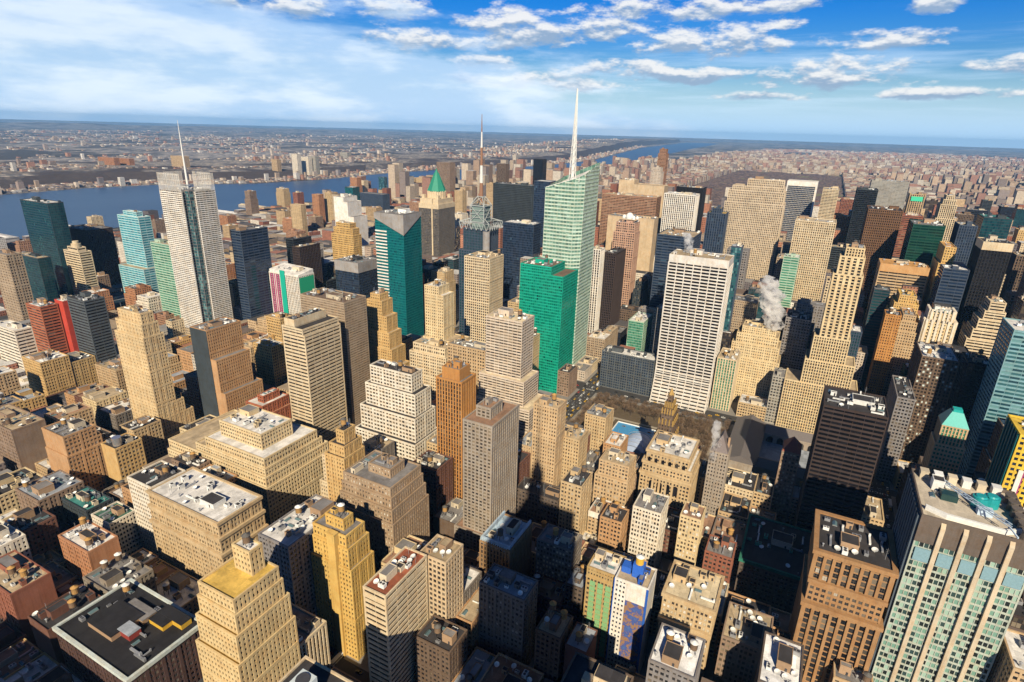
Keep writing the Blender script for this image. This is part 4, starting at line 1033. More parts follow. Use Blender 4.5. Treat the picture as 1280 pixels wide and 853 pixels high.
def far_city():
    rng = random.Random(11); mt = tinted('far_masonry', 5.0, 4.4)
    # far bank towns
    bx = []; import mathutils
    for _ in range(30000):
        if len(bx) >= 7500: break
        y = rng.uniform(300, 9000) if rng.random() < .8 else rng.uniform(6000, 15000); sx, hh = shore_x(y)
        d = rng.choice([rng.uniform(25, 160), rng.uniform(480, 1500), rng.uniform(480, 1700), rng.uniform(1700, 9000), rng.uniform(2500, 14000)])
        x = sx-d
        az = math.degrees(math.atan2(x, y))
        if az < -76 or az > 16: continue
        if mathutils.noise.noise(Vector((x*.0012, y*.0012, 0))) < -.02 and d > 200: continue
        s = 1+d/7000
        w, q = rng.uniform(9, 26)*s, rng.uniform(9, 30)*s; h = rng.uniform(6, 13) if rng.random() < .93 else rng.uniform(18, 45)
        z = land_z(x, y); bx.append((x-w/2, y-q/2, z-4, x+w/2, y+q/2, z+h))
    mass('far_bank_houses', bx, mt, rng, [(.62, .52, .42), (.50, .38, .28), (.70, .66, .60), (.38, .30, .26), (.45, .25, .18), (.30, .27, .27)])
    # uptown blocks on both sides of the big park and beyond it
    bx = []
    for n in range(59, 190):
        ya, yb = SY(n)+9, SY(n+1)-9
        xs = [-1870, -1601, -1327, -1053, -779, -505, -229, 97, 377, 650, 850, 1050, 1300, 1550, 1800, 2050, 2300, 2550, 2800]
        jit = rng.uniform(-26, 26) if n >= 110 else 0
        for xa, xb in zip(xs, xs[1:]):
            xa += jit; xb += jit
            if n < 110 and -779 <= xa < 97: continue
            if xa > .26*yb+120: continue
            if n > 125 and xb < -1500: xa = max(xa, -1700)
            x = xa+(5 if n < 110 and xa == 97 else 14)
            while x < xb-22:
                w = rng.uniform(22, 46) if n < 120 else rng.uniform(34, 70)
                q = rng.random()
                h = rng.uniform(15, 30) if q < .55 else (rng.uniform(35, 60) if q < .9 else rng.uniform(65, 110))
                if n >= 110: h = rng.uniform(12, 24) if q < .82 else rng.uniform(40, 62)
                if n < 110 and (xb == -779 or xa == 97) and q > .25: h = rng.uniform(28, 46)
                if n < 75 and xa < -779 and q > .6: h *= 1.5
                bx.append((x, ya, 0, min(x+w, xb-14)-1, (ya+yb)/2-1, h)); h2 = h*rng.uniform(.6, 1.2)
                bx.append((x, (ya+yb)/2+1, 0, min(x+w, xb-14)-1, yb, h2)); x += w
    mass('uptown_blocks', bx, mt, rng, [(.48, .36, .26), (.36, .21, .16), (.56, .47, .37), (.32, .18, .14), (.42, .30, .22), (.28, .23, .21), (.60, .54, .46), (.52, .42, .32)])
    bx = []
    for _ in range(40000):
        if len(bx) >= 8500: break
        y = rng.uniform(2500, 17500); x = rng.uniform(-2000, .26*y+200)
        if y < SY(189) and x < 2800: continue
        if x < -1500: continue
        if mathutils.noise.noise(Vector((x*.0009, y*.0009, 4))) < -.12: continue
        s = y/7000; w, q = rng.uniform(14, 40)*max(.7, s), rng.uniform(14, 46)*max(.7, s); h = rng.uniform(8, 17) if rng.random() < .86 else rng.uniform(25, 55)
        bx.append((x-w/2, y-q/2, 0, x+w/2, y+q/2, h))
    mass('outer_borough_blocks', bx, mt, rng, [(.55, .45, .36), (.45, .26, .19), (.64, .58, .52), (.36, .20, .15), (.34, .30, .30)])
    mid = tinted('infill_masonry')
    v = np.array(STUFF, float); mass('infill_blocks', [(a, c, 0, a+e, c+f, h) for a, c, e, f, h in v], mid, rng)

# ---------------------------------------------------------------- park, library, trees
def make_park():
    m, t, b = principled('park_lawn')
    co = t.node('ShaderNodeTexCoord').outputs['Object']; n = t.noise(co, .2, 5.0, .7)
    t.link(t.mix(n, (.07, .055, .035), (.16, .12, .08)), b.inputs['Base Color'])
    p = MB(); p.box(-212, SY(40)+14, .05, -62, SY(42)-20, .30); p.obj('lawn', [m], kind='structure')
    g = MB()
    for (a, c, e, f) in ((-212, 609, -62, 613), (-212, 561, -62, 564), (-176, 564, -172, 609), (-116, 564, -112, 609), (-216, 534, -213, 656), (-62, 534, -56, 656)): g.box(a, c, .3, e, f, .36)
    g.obj('path', [plain('pale_gravel', (.34, .30, .24))], kind='structure')
    i = MB(); i.box(-166, 571, .1, -122, 603, .55); i.obj('ice_rink', [plain('blue_ice', (.08, .30, .58), .25)], kind='structure')
    k = MB()
    for (a, c, e, f) in ((-167, 570, -121, 571), (-167, 603, -121, 604), (-167, 571, -166, 603), (-122, 571, -121, 603)): k.box(a, c, .3, e, f, 1.5)
    tn = thing('rink_fence', 'low white board fence around the blue ice rink', 'fence', (-144, 587, 0)); k.obj('board', [WHT], tn, (144, -587, 0))
    # vaulted tent
    T = thing('event_tent', 'pale blue vaulted event tent between the rink and the palazzo hotel', 'tent', (-131, 552, 0))
    b = MB(); n = 16; L = 17; r = 12.5; vs = []
    for yy in (-L, -L*.5, 0, L*.5, L):
        for j in range(n+1):
            a = math.pi*j/n; k2 = 1-.10*(abs(yy)/L)**2; vs.append((r*1.15*math.cos(a)*k2, yy, 2.5+r*.85*math.sin(a)*k2))
    fs = [(q*(n+1)+j, q*(n+1)+j+1, (q+1)*(n+1)+j+1, (q+1)*(n+1)+j) for q in range(4) for j in range(n)]
    b.mesh(vs, fs); b.poly([vs[j] for j in range(n+1)]); b.poly([vs[4*(n+1)+j] for j in range(n, -1, -1)])
    b.obj('tent_roof', [plain('translucent_fabric', (.34, .42, .60), .35, 0, .5)], T, smooth=False)
    b = MB(); b.box(-14, -L, .2, 14, L, 2.6); b.obj('tent_wall', [WHT], T)
    b = MB()
    for yy in (-L, -L*.5, 0, L*.5, L):
        for j in range(n):
            a, c = math.pi*j/n, math.pi*(j+1)/n; b.bar((r*1.16*math.cos(a), yy, 2.6+r*.86*math.sin(a)), (r*1.16*math.cos(c), yy, 2.6+r*.86*math.sin(c)), .22)
    b.obj('tent_rib', [STEEL], T)
    # library
    Lb = thing('library_building', 'low stone library with broad dark gabled roofs and arched court windows', 'library', (0, 595, 0))
    b = MB(); b.box(-42, -50, 0, -12, 50, 20); b.box(-12, 28, 0, 62, 50, 20); b.box(-12, -50, 0, 62, -30, 20); b.box(44, -30, 0, 74, 28, 21)
    for yy in (-44, -32, -20, -8, 4, 16, 28, 40): b.box(-42.5, yy, 0, -42, yy+2.5, 19)
    for q in (-42.6,): b.box(-42.6, -50.6, 19, -11.5, 50.6, 20.8); b.box(-11.5, 27.5, 19, 62.5, 50.6, 20.8); b.box(-11.5, -50.6, 19, 62.5, -29.5, 20.8); b.box(43.5, -29.5, 19, 74.6, 27.5, 21.8)
    b.obj('wall', [wallmat('graywarm')], Lb)
    rm = plain('lead_roof', (.15, .135, .135), .6)
    def gab(x0, y0, x1, y1, z, hgt, along):
        g = MB()
        if along == 'y': mx = (x0+x1)/2; g.mesh([(x0, y0, z), (x1, y0, z), (x1, y1, z), (x0, y1, z), (mx, y0, z+hgt), (mx, y1, z+hgt)], [(0, 1, 4), (1, 2, 5, 4), (2, 3, 5), (3, 0, 4, 5)])
        else: my = (y0+y1)/2; g.mesh([(x0, y0, z), (x1, y0, z), (x1, y1, z), (x0, y1, z), (x0, my, z+hgt), (x1, my, z+hgt)], [(0, 1, 5, 4), (1, 2, 5), (2, 3, 4, 5), (3, 0, 4)])
        g.obj('gabled_roof', [rm], Lb)
    gab(-42.6, -50.6, -11.4, 50.6, 20.9, 7, 'y'); gab(-11.2, 27.5, 62.5, 50.6, 20.9, 5, 'x'); gab(-11.2, -50.6, 62.5, -29.5, 20.9, 5, 'x'); gab(43.6, -29.3, 74.6, 27.3, 21.9, 6, 'y')
    b = MB(); b.box(-11.8, -29.4, 0, 43.4, 27.4, 11); b.obj('court_roof', [roofmat('bluegray')], Lb)
    for i in range(5):
        b = MB(); x = -5+i*10; vs = [(x+3*math.cos(math.pi*j/10), 27.46, 15.2+3*math.sin(math.pi*j/10)) for j in range(11)]+[(x-3, 27.46, 11.2), (x+3, 27.46, 11.2)]
        b.poly(vs); b.obj('arched_window', [panemat('black')], Lb)

def make_tree(rng):
    tr = MB(); tr.cyl(0, 0, 0, 4.5, .35, .22, 7)
    for i in range(6):
        a = i*1.05; tr.bar((0, 0, 3.6+i*.2), (2.0*math.cos(a), 2.0*math.sin(a), 7+i*.35), .11)
    trunk = tr.data('trunk', [plain('bark', (.09, .07, .06))])
    cr = MB()
    for _ in range(520):
        a, e = rng.uniform(0, 6.283), rng.uniform(-.2, 1.4); r = rng.uniform(1.2, 4.6)
        p = Vector((r*math.cos(a)*math.cos(e), r*math.sin(a)*math.cos(e), 6.5+r*.95*math.sin(e)))
        d = Vector((math.cos(a)*.7+rng.uniform(-.5, .5), math.sin(a)*.7+rng.uniform(-.5, .5), rng.uniform(.1, 1.0))).normalized()*rng.uniform(.9, 2.0)
        s = d.cross(Vector((rng.uniform(-1, 1), rng.uniform(-1, 1), .3))).normalized()*rng.uniform(.05, .13)
        cr.poly([tuple(p-s), tuple(p+s), tuple(p+d)])
    return trunk, cr.data('crown', [plain('bare_twigs', (.17, .115, .075))])
def make_trees():
    rng = random.Random(12); kinds = [make_tree(rng) for _ in range(4)]; pos = []
    for y in (543, 551, 560, 628, 636, 645, 652):
        x = -206
        while x < -52:
            if not (-150 < x < -112 and y < 572): pos.append((x+rng.uniform(-2, 2), y+rng.uniform(-2, 2)))
            x += 9.6
    for y in range(566, 626, 8):
        for x in (-207, -198, -189, -180, -108, -99, -90, -81, -72, -63): pos.append((x+rng.uniform(-2, 2), y+rng.uniform(-2, 2)))
    for x, y in pos:
        t = thing('tree', 'bare brown winter tree standing in the midtown park', 'tree', (x, y, .3), 'bare trees in the midtown park', rng.uniform(0, 6.28)); s = rng.uniform(.85, 1.2); t.scale = (s, s, s*rng.uniform(.9, 1.1))
        tk, cr = rng.choice(kinds); inst('trunk', tk, t, (0, 0, 0)); inst('crown', cr, t, (0, 0, 0))

def make_cars():
    def car(b):
        b.box(-.9, -2.3, .32, .9, 2.3, .85); b.mesh([(-.82, -1.3, .85), (.82, -1.3, .85), (.82, 1.6, .85), (-.82, 1.6, .85), (-.66, -.6, 1.42), (.66, -.6, 1.42), (.66, 1.0, 1.42), (-.66, 1.0, 1.42)], [(0, 1, 5, 4), (1, 2, 6, 5), (2, 3, 7, 6), (3, 0, 4, 7)], 1); b.box(-.66, -.6, 1.42, .66, 1.0, 1.47)
        for x in (-.92, .72):
            for y in (-1.5, 1.4): b.box(x, y-.33, 0, x+.2, y+.33, .66, 2)
    def bus(b):
        b.box(-1.25, -6, .4, 1.25, 6, 3.1); b.box(-1.28, -5.6, 1.5, 1.28, 5.6, 2.5, 1); b.box(-1.1, -5, 3.1, 1.1, 5, 3.25)
        for x in (-1.3, 1.05):
            for y in (-4, 3.6): b.box(x, y-.5, 0, x+.25, y+.5, 1.0, 2)
    gl, ty = plain('car_glass', (.02, .025, .03), .1), plain('tyre_rubber', (.02, .02, .02))
    C = {}
    for n, c in (('yellow', (.70, .40, .02)), ('black', (.02, .02, .022)), ('white', (.70, .70, .70)), ('gray', (.22, .23, .25)), ('red', (.40, .04, .03))): C[n] = mesh_of(car, 'car_'+n, [plain('car_paint_'+n, c, .3, 0, .5), gl, ty])
    B = mesh_of(bus, 'bus', [plain('bus_paint', (.62, .66, .72), .35, 0, .5), gl, ty])
    for i, (x, y, rz, col, st) in enumerate(CARS):
        if col == 'bus': o = inst('bus', B, None, (x, y, .02), rz); o['label'] = 'white city bus driving on the %s' % st; o['category'] = 'bus'; o['group'] = 'buses on the %s' % st
        else:
            o = inst('taxi' if col == 'yellow' else 'car', C[col], None, (x, y, .02), rz); o['category'] = 'taxi' if col == 'yellow' else 'car'
            o['label'] = ('yellow taxi driving on the %s' if col == 'yellow' else col+' car driving on the %s') % st; o['group'] = ('yellow taxis on the %s' if col == 'yellow' else col+' cars on the %s') % st

def make_steam():
    m = bpy.data.materials.new('steam_vapour'); m.use_nodes = True; t = NT(m.node_tree); t.n.clear()
    out = t.node('ShaderNodeOutputMaterial'); pv = t.node('ShaderNodeVolumePrincipled'); pv.inputs['Color'].default_value = (.99, .985, .98, 1); pv.inputs['Anisotropy'].default_value = .2
    co = t.node('ShaderNodeTexCoord').outputs['Object']; n = t.noise(co, .16, 5.0, .65)
    t.link(t.math('MULTIPLY', t.ss(n, .43, .60), .55), pv.inputs['Density']); t.link(pv.outputs[0], out.inputs[1])
    for (pts, nm) in ((((-27, 745, 100, 7), (-27, 748, 110, 8.5), (-30, 750, 120, 9.5), (-34, 754, 131, 10), (-36, 757, 142, 10), (-40, 760, 152, 8), (-43, 764, 160, 5)), 'big'),
                      (((-41, 441, 72, 1.6), (-42, 443, 79, 2.3), (-41, 446, 87, 2.6), (-43, 449, 95, 2.6), (-44, 452, 103, 2.2)), 'small'),
                      (((-132, 712, 187, 2.5), (-133, 715, 194, 4), (-136, 718, 202, 4.5), (-139, 722, 209, 3.5)), 'mid')):
        mb = bpy.data.meshes.new('steam_plume'); b = MB(); p0 = pts[0]; rg = random.Random(5); N = 16; rings = []
        P = []
        for i in range(len(pts)-1):
            for f in (0, .25, .5, .75): P.append(tuple(pts[i][k]*(1-f)+pts[i+1][k]*f for k in range(4)))
        P.append(pts[-1]); vs = []
        for i, (x, y, z, r) in enumerate(P):
            for j in range(N):
                a = 2*math.pi*j/N; rr = r*1.25*(1+.30*math.sin(a*3+i*.9)+.16*math.sin(a*5-i*1.7)+rg.uniform(-.05, .05)); vs.append((x-p0[0]+rr*math.cos(a), y-p0[1]+rr*math.sin(a), z-p0[2]))
        fs = [(i*N+j, i*N+(j+1) % N, (i+1)*N+(j+1) % N, (i+1)*N+j) for i in range(len(P)-1) for j in range(N)]+[tuple(range(N-1, -1, -1)), tuple((len(P)-1)*N+j for j in range(N))]
        b.mesh(vs, fs); b.obj('steam', [m], None, p0[:3], kind='stuff')

def make_haze():
    m = bpy.data.materials.new('haze_air'); m.use_nodes = True; t = NT(m.node_tree); t.n.clear()
    out = t.node('ShaderNodeOutputMaterial'); pv = t.node('ShaderNodeVolumePrincipled'); pv.inputs['Color'].default_value = (.24, .56, 1.0, 1); pv.inputs['Density'].default_value = HAZE; pv.inputs['Anisotropy'].default_value = 0.0
    t.link(pv.outputs[0], out.inputs[1])
    b = MB(); b.box(-35500, -3600, -1.5, 14000, 35500, 470); o = b.obj('haze', [m], kind='stuff')

def make_observatory():
    R = building('observatory', 'skyscraper', 'skyscraper', 'tall limestone tower the view is taken from, casting its shadow ahead', (-20, -62, 20, -4, 317), [(80, -26, -10, -26, 0), (250, -6, 0, -6, 0), (317, 0, 0, 0, 0)], 'vert', 'stone', 'dark', 'gray', noclut=True)
    b = MB(); b.box(-14, -43+28, 317, 14, -43+48-29, 330) if False else b.box(-12, -18, 317, 12, 6, 330); b.cyl(0, -6, 330, 372, 6.5, 5.5, 16); b.cyl(0, -6, 372, 384, 5.5, 1.5, 16); b.cyl(0, -6, 384, 443, 1.2, .3, 8); b.obj('mooring_mast', [STEEL], R)

def make_shade_tower():  # unseen tower, added to throw shade over the lower left blocks
    building('shade_tower', 'office_tower', 'office tower', 'unseen brown brick tower added outside the lower left edge to cast shade', (-335, -60, -250, 15, 112), [(80, 0, 0, 0, 0), (112, 6, 6, 6, 6)], 'loft', 'brown3', 'dark', 'tar', noclut=True)

def make_waterfront():
    rng = random.Random(3)
    for i, (x, y, w, d, h, col) in enumerate(((-1985, 760, 150, 40, 9, 'white'), (-1990, 950, 170, 30, 8, 'white'), (-1970, 1180, 220, 34, 10, 'white'), (-1960, 1420, 240, 36, 11, 'white'), (-1950, 1600, 200, 34, 9, 'cream'))):
        r = thing('pier_shed', ['long white pier shed nearest the left edge of the river', 'white pier shed, second one up the near bank', 'white pier shed, third one up the near bank', 'white pier shed behind the white ceramic mast tower', 'cream pier shed farthest up the near bank'][i], 'pier', (x, y, 0), 'pier sheds on the river')
        b = MB(); b.box(-w/2, -d/2, -1, w/2, d/2, h); b.obj('wall', [wallmat('gray2')], r)
        b = MB(); b.mesh([(-w/2-1, -d/2-1, h), (w/2+1, -d/2-1, h), (w/2+1, d/2+1, h), (-w/2-1, d/2+1, h), (-w/2-1, 0, h+4), (w/2+1, 0, h+4)], [(0, 1, 5, 4), (1, 2, 5), (2, 3, 4, 5), (3, 0, 4)]); b.obj('roof', [roofmat('white' if col == 'white' else 'cream')], r)
    s = thing('smokestack', 'tall slim tan smokestack standing by the river', 'smokestack', (-1990, 2230, 0)); b = MB(); b.cyl(0, 0, 0, 105, 7, 4.5, 14); b.obj('shaft', [wallmat('tan')], s); b = MB(); b.cyl(0, 0, 105, 108, 5, 5, 14); b.obj('rim', [wallmat('cream')], s)
    # air-supported sports bubble
    T = thing('sports_bubble', 'blue gray inflated sports dome with a white band among the left blocks', 'dome', (-1095, 566, 0))
    b = MB(); n, mm = 24, 10; L, Wd, Ht = 34, 22, 15; vs = []
    for i in range(n+1):
        u = -1+2*i/n; k = math.sqrt(max(0, 1-abs(u)**3))
        for j in range(mm+1): a = math.pi*j/mm; vs.append((L*u, Wd*k*math.cos(a), Ht*k*math.sin(a)+.2))
    b.mesh(vs, [(i*(mm+1)+j, i*(mm+1)+j+1, (i+1)*(mm+1)+j+1, (i+1)*(mm+1)+j) for i in range(n) for j in range(mm)]); 
    for k in range(len(b.f)): b.fm[k] = 1 if 9 <= k//mm <= 13 else 0
    b.obj('dome_skin', [plain('bluegray_skin', (.16, .22, .36), .5), WHT], T)

# ------------------------------------------------------------------ the buildings: footprint in metres (x0, y0, x1, y1, height), look, label
HEROES = [
 {'name': 'glass_tower', 'cat': 'glass tower', 'label': 'dark teal glass tower with a white roof box standing before the river', 'style': 'curtain', 'wall': 'slate', 'glass': 'darkteal', 'roof': 'white', 'r': (-1237.4, 520.8, -1150.0, 544.8, 181.4), 'k': 'teal_slab'},
 {'name': 'apartment_tower', 'cat': 'apartment tower', 'label': 'wide dark brown apartment slab right of the dark teal riverside tower', 'style': 'vert', 'wall': 'darkbrown', 'glass': 'dark', 'roof': 'gray', 'r': (-1275.0, 595.9, -1200.0, 641.6, 121.1), 'k': 'brown_slab'},
 {'name': 'office_block', 'cat': 'office block', 'label': 'cream tower with black bands and a round rooftop drum before the brown slab', 'style': 'ribbonw', 'wall': 'cream', 'glass': 'black', 'roof': 'gray', 'drum': 1, 'r': (-1104.7, 508.3, -1060.0, 526.3, 115.6), 't': [(111, 0, 0, 0, 0), (117, 8, 3, 8, 3)], 'k': 'striped_oct'},
 {'name': 'apartment_tower', 'cat': 'apartment tower', 'label': 'tall cyan glass apartment tower with balconies and a white penthouse', 'style': 'ribbon', 'wall': 'palecyan', 'glass': 'cyan', 'roof': 'white', 'r': (-1058.0, 578.5, -1000.0, 598.6, 169.8), 't': [(80, -4, -12, -8, -4), (165, 0, 0, 0, 0), (172, 10, 5, 12, 5)], 'k': 'cyan_tower'},
 {'name': 'glass_tower', 'cat': 'glass tower', 'label': 'lower dark teal glass block in front of the dark teal riverside tower', 'style': 'curtain', 'wall': 'slate', 'glass': 'darkteal', 'roof': 'tan', 'r': (-1153.2, 457.9, -1080.0, 475.9, 107.4), 'k': 'teal_low'},
 {'name': 'glass_tower', 'cat': 'glass tower', 'label': 'pale green glass tower between the cyan tower and the white ceramic mast tower', 'style': 'ribbon', 'wall': 'palegreen', 'glass': 'green', 'roof': 'tan', 'r': (-915.0, 540.9, -860.0, 558.9, 139.5), 'k': 'green_glass'},
 {'name': 'office_block', 'cat': 'office block', 'label': 'gray brown tower cut by the left edge below the river', 'style': 'loft', 'wall': 'taupe', 'glass': 'dark', 'roof': 'gray', 'r': (-1044.8, 388.1, -1000.0, 406.1, 134.0), 'k': 'edge_gray'},
 {'name': 'hotel_building', 'cat': 'hotel', 'label': 'hotel tower with magenta and pale stripes, a teal strip and a white roof', 'style': 'special', 'wall': 'white', 'glass': 'dark', 'roof': 'white', 'special': 'stripehotel', 'r': (-726.3, 600.0, -666.2, 630.0, 114.3), 'k': 'stripe_hotel'},
 {'name': 'office_block', 'cat': 'office block', 'label': 'dark brown square tower with a tan roof behind the striped hotel', 'style': 'vert', 'wall': 'darkbrown', 'glass': 'black', 'roof': 'tan', 'r': (-716.0, 640.0, -702.0, 681.6, 139.5), 'k': 'brown_cube'},
 {'name': 'office_block', 'cat': 'office block', 'label': 'dark slate slab half hidden behind the dark brown square tower', 'style': 'curtain', 'wall': 'slate', 'glass': 'black', 'roof': 'tar', 'r': (-820.7, 720.0, -803.3, 762.4, 129.3), 'k': 'dark_slab'},
 {'name': 'skyscraper', 'cat': 'skyscraper', 'label': 'slim white windowless tower with dark slots at its top', 'style': 'blank', 'wall': 'white', 'glass': 'dark', 'roof': 'gray', 'r': (-876.6, 900.0, -840.7, 940.0, 179.0), 't': [(145, 0, 0, -14, 0), (173, 0, 0, 0, 0), (182, 0, 0, 10, 0)], 'k': 'white_slim'},
 {'name': 'apartment_tower', 'cat': 'apartment tower', 'label': 'stepped golden stone block below the slim white tower', 'style': 'loft', 'wall': 'gold', 'glass': 'dark', 'roof': 'tan', 'r': (-836.1, 850.0, -785.6, 868.0, 147.3), 't': [(120, 0, -4, -4, 0), (132, 3, 0, 0, 0), (141, 8, 2, 8, 0)], 'k': 'gold_step'},
 {'name': 'glass_tower', 'cat': 'glass tower', 'label': 'dark glass tower with a blank gray crown, left of the teal tower', 'style': 'curtain', 'wall': 'slate', 'glass': 'navy', 'roof': 'gray', 'crown': (14, 'gray2'), 'r': (-630.6, 640.0, -585.7, 682.4, 133.9), 't': [(115, 0, 0, 0, 0), (129, 0, 0, 0, 0)], 'k': 'gray_crown'},
 {'name': 'glass_tower', 'cat': 'glass tower', 'label': 'blue gray glass tower just right of the white ceramic mast tower', 'style': 'ribbon', 'wall': 'slateblue', 'glass': 'navy', 'roof': 'gray', 'r': (-749.1, 560.0, -728.9, 607.5, 172.0), 'k': 'bluegray'},
 {'name': 'glass_tower', 'cat': 'glass tower', 'label': 'saturated teal glass tower with a gray slanted crown', 'style': 'special', 'wall': 'gray2', 'glass': 'teal', 'roof': 'gray', 'special': 'tealtower', 'r': (-549.0, 640.0, -500.4, 680.2, 193.0), 'k': 'teal_tower'},
 {'name': 'skyscraper', 'cat': 'skyscraper', 'label': 'gray brown tower crowned by a green copper pyramid', 'style': 'special', 'wall': 'graybrown', 'glass': 'dark', 'roof': 'cream', 'special': 'pyramidtower', 'r': (-916.1, 1240.0, -856.8, 1313.7, 124.9), 'k': 'pyramid_tower'},
 {'name': 'skyscraper', 'cat': 'skyscraper', 'label': 'dark glass tower with a white steel lattice crown and a tall mast', 'style': 'special', 'wall': 'gray2', 'glass': 'darkgreen', 'roof': 'gray', 'special': 'masttower', 'r': (-444.9, 694.0, -397.1, 732.7, 187.6), 'k': 'mast_tower'},
 {'name': 'office_block', 'cat': 'office block', 'label': 'cream grid tower with square windows below the lattice crown', 'style': 'grid2', 'wall': 'cream', 'glass': 'dark', 'roof': 'tan', 'r': (-389.2, 620.0, -353.1, 655.2, 167.3), 'k': 'creamgrid'},
 {'name': 'skyscraper', 'cat': 'skyscraper', 'label': 'white ceramic screened tower with a thin white mast, tallest on the left', 'style': 'special', 'wall': 'white', 'glass': 'dark', 'roof': 'gray', 'special': 'screentower', 'r': (-798.4, 497.0, -739.7, 540.6, 231.4), 'k': 'times_tower'},
 {'name': 'glass_tower', 'cat': 'glass tower', 'label': 'blue black tower with glowing blue panels behind the emerald tower', 'style': 'curtain', 'wall': 'slateblue', 'glass': 'navy', 'roof': 'white', 'r': (-486.4, 900.0, -427.8, 930.0, 167.9), 'k': 'blueblack'},
 {'name': 'office_block', 'cat': 'office block', 'label': 'wide dark slate slab with a white roof strip before the river', 'style': 'vert', 'wall': 'slate', 'glass': 'black', 'roof': 'gray', 'r': (-703.9, 1250.0, -602.2, 1280.1, 197.7), 'k': 'dark_midtown'},
 {'name': 'glass_tower', 'cat': 'glass tower', 'label': 'emerald green glass tower with a lower right step, beside the park', 'style': 'banded', 'wall': 'emeraldwall', 'glass': 'emerald', 'roof': 'brown', 'r': (-317.9, 636.0, -268.4, 684.1, 168.2), 't': [(154, 0, 0, -8, 0), (164, 0, 0, 8, 6)], 'k': 'green_box'},
 {'name': 'skyscraper', 'cat': 'skyscraper', 'label': 'pale green faceted glass tower with a slanted top and a white spire, tallest of all', 'style': 'special', 'wall': 'palegreen', 'glass': 'palegreen2', 'roof': 'white', 'special': 'crystal', 'r': (-315.0, 694.0, -266.0, 752.0, 259.3), 'k': 'crystal'},
 {'name': 'office_tower', 'cat': 'office tower', 'label': 'slim tower with white vertical stripes, right of the faceted tower', 'style': 'vertw', 'wall': 'white', 'glass': 'dark', 'roof': 'tan', 'r': (-307.8, 860.0, -292.0, 878.0, 147.7), 'k': 'white_pier'},
 {'name': 'office_tower', 'cat': 'office tower', 'label': 'slim dark brown tower right of the white vertical striped one', 'style': 'vert', 'wall': 'darkbrown', 'glass': 'black', 'roof': 'tar', 'r': (-291.0, 880.0, -273.4, 929.7, 140.3), 'k': 'dark_pier'},
 {'name': 'office_tower', 'cat': 'office tower', 'label': 'pinkish stone tower with a white dome and dishes on its roof', 'style': 'grid2', 'wall': 'pink', 'glass': 'dark', 'roof': 'gray', 'special2': 'dome', 'r': (-314.9, 1000.0, -281.9, 1029.3, 177.7), 't': [(155, -3, -2, -2, 0), (172, 0, 0, 0, 0)], 'k': 'dome_tower'},
 {'name': 'office_tower', 'cat': 'office tower', 'label': 'beige tower flanks behind the pinkish tower with the dome', 'style': 'blank', 'wall': 'sand', 'glass': 'dark', 'roof': 'gray', 'r': (-352.9, 1065.0, -265.1, 1095.0, 173.1), 'k': 'beige_wing'},
 {'name': 'office_block', 'cat': 'office block', 'label': 'wide reddish brown slab with blank top, behind the domed tower', 'style': 'ribbonfine', 'wall': 'redtan', 'glass': 'dark', 'roof': 'tan', 'r': (-401.7, 1165.0, -289.9, 1200.0, 201.1), 'k': 'brown_wide'},
 {'name': 'office_block', 'cat': 'office block', 'label': 'wide tan slab rising behind the reddish brown slab', 'style': 'blank', 'wall': 'sand', 'glass': 'dark', 'roof': 'tan', 'r': (-405.2, 1280.0, -305.0, 1315.3, 220.2), 't': [(214, 0, 0, 0, 0), (222, 0, 0, 66, 0)], 'k': 'tan_wide'},
 {'name': 'office_block', 'cat': 'office block', 'label': 'white framed tower with vertical strips, right of the wide tan slab', 'style': 'vertw', 'wall': 'white', 'glass': 'dark', 'roof': 'white', 'r': (-274.3, 1160.0, -215.3, 1195.0, 211.5), 'k': 'white_grid'},
 {'name': 'glass_tower', 'cat': 'glass tower', 'label': 'black box tower before the dark park, right of the white framed tower', 'style': 'vert', 'wall': 'black2', 'glass': 'black', 'roof': 'gray', 'r': (-290.0, 1330.0, -233.8, 1366.6, 211.6), 'k': 'black_box'},
 {'name': 'apartment_tower', 'cat': 'apartment tower', 'label': 'unfinished slender orange tower rising above the park skyline', 'style': 'loft', 'wall': 'rust', 'glass': 'dark', 'roof': 'brown', 'r': (-475.6, 1870.0, -451.1, 1900.3, 284.4), 't': [(262, 0, 0, 0, 0), (275, 3, 3, 3, 3)], 'k': 'crane_tower'},
 {'name': 'apartment_tower', 'cat': 'apartment tower', 'label': 'pale stone slim tower just below the unfinished orange one', 'style': 'deco', 'wall': 'stone', 'glass': 'dark', 'roof': 'gray', 'r': (-429.5, 1650.0, -409.8, 1676.2, 240.8), 't': [(220, -4, -3, -4, 0), (232, 0, 0, 0, 0)], 'k': 'stone_top'},
 {'name': 'office_block', 'cat': 'office block', 'label': 'navy gray tower with a tan roof and pale machinery boxes', 'style': 'ribbon', 'wall': 'slateblue', 'glass': 'navy', 'roof': 'tan', 'r': (-205.8, 855.0, -154.3, 913.7, 181.6), 'k': 'navy_box'},
 {'name': 'office_tower', 'cat': 'office tower', 'label': 'navy striped tower with a small gold cap before the broad stone slab', 'style': 'vertw', 'wall': 'slateblue', 'glass': 'navy', 'roof': 'gold', 'r': (-157.1, 960.0, -129.7, 983.7, 218.2), 't': [(206, 0, 0, 0, 0), (213, 6, 4, 8, 4)], 'k': 'navy_gold'},
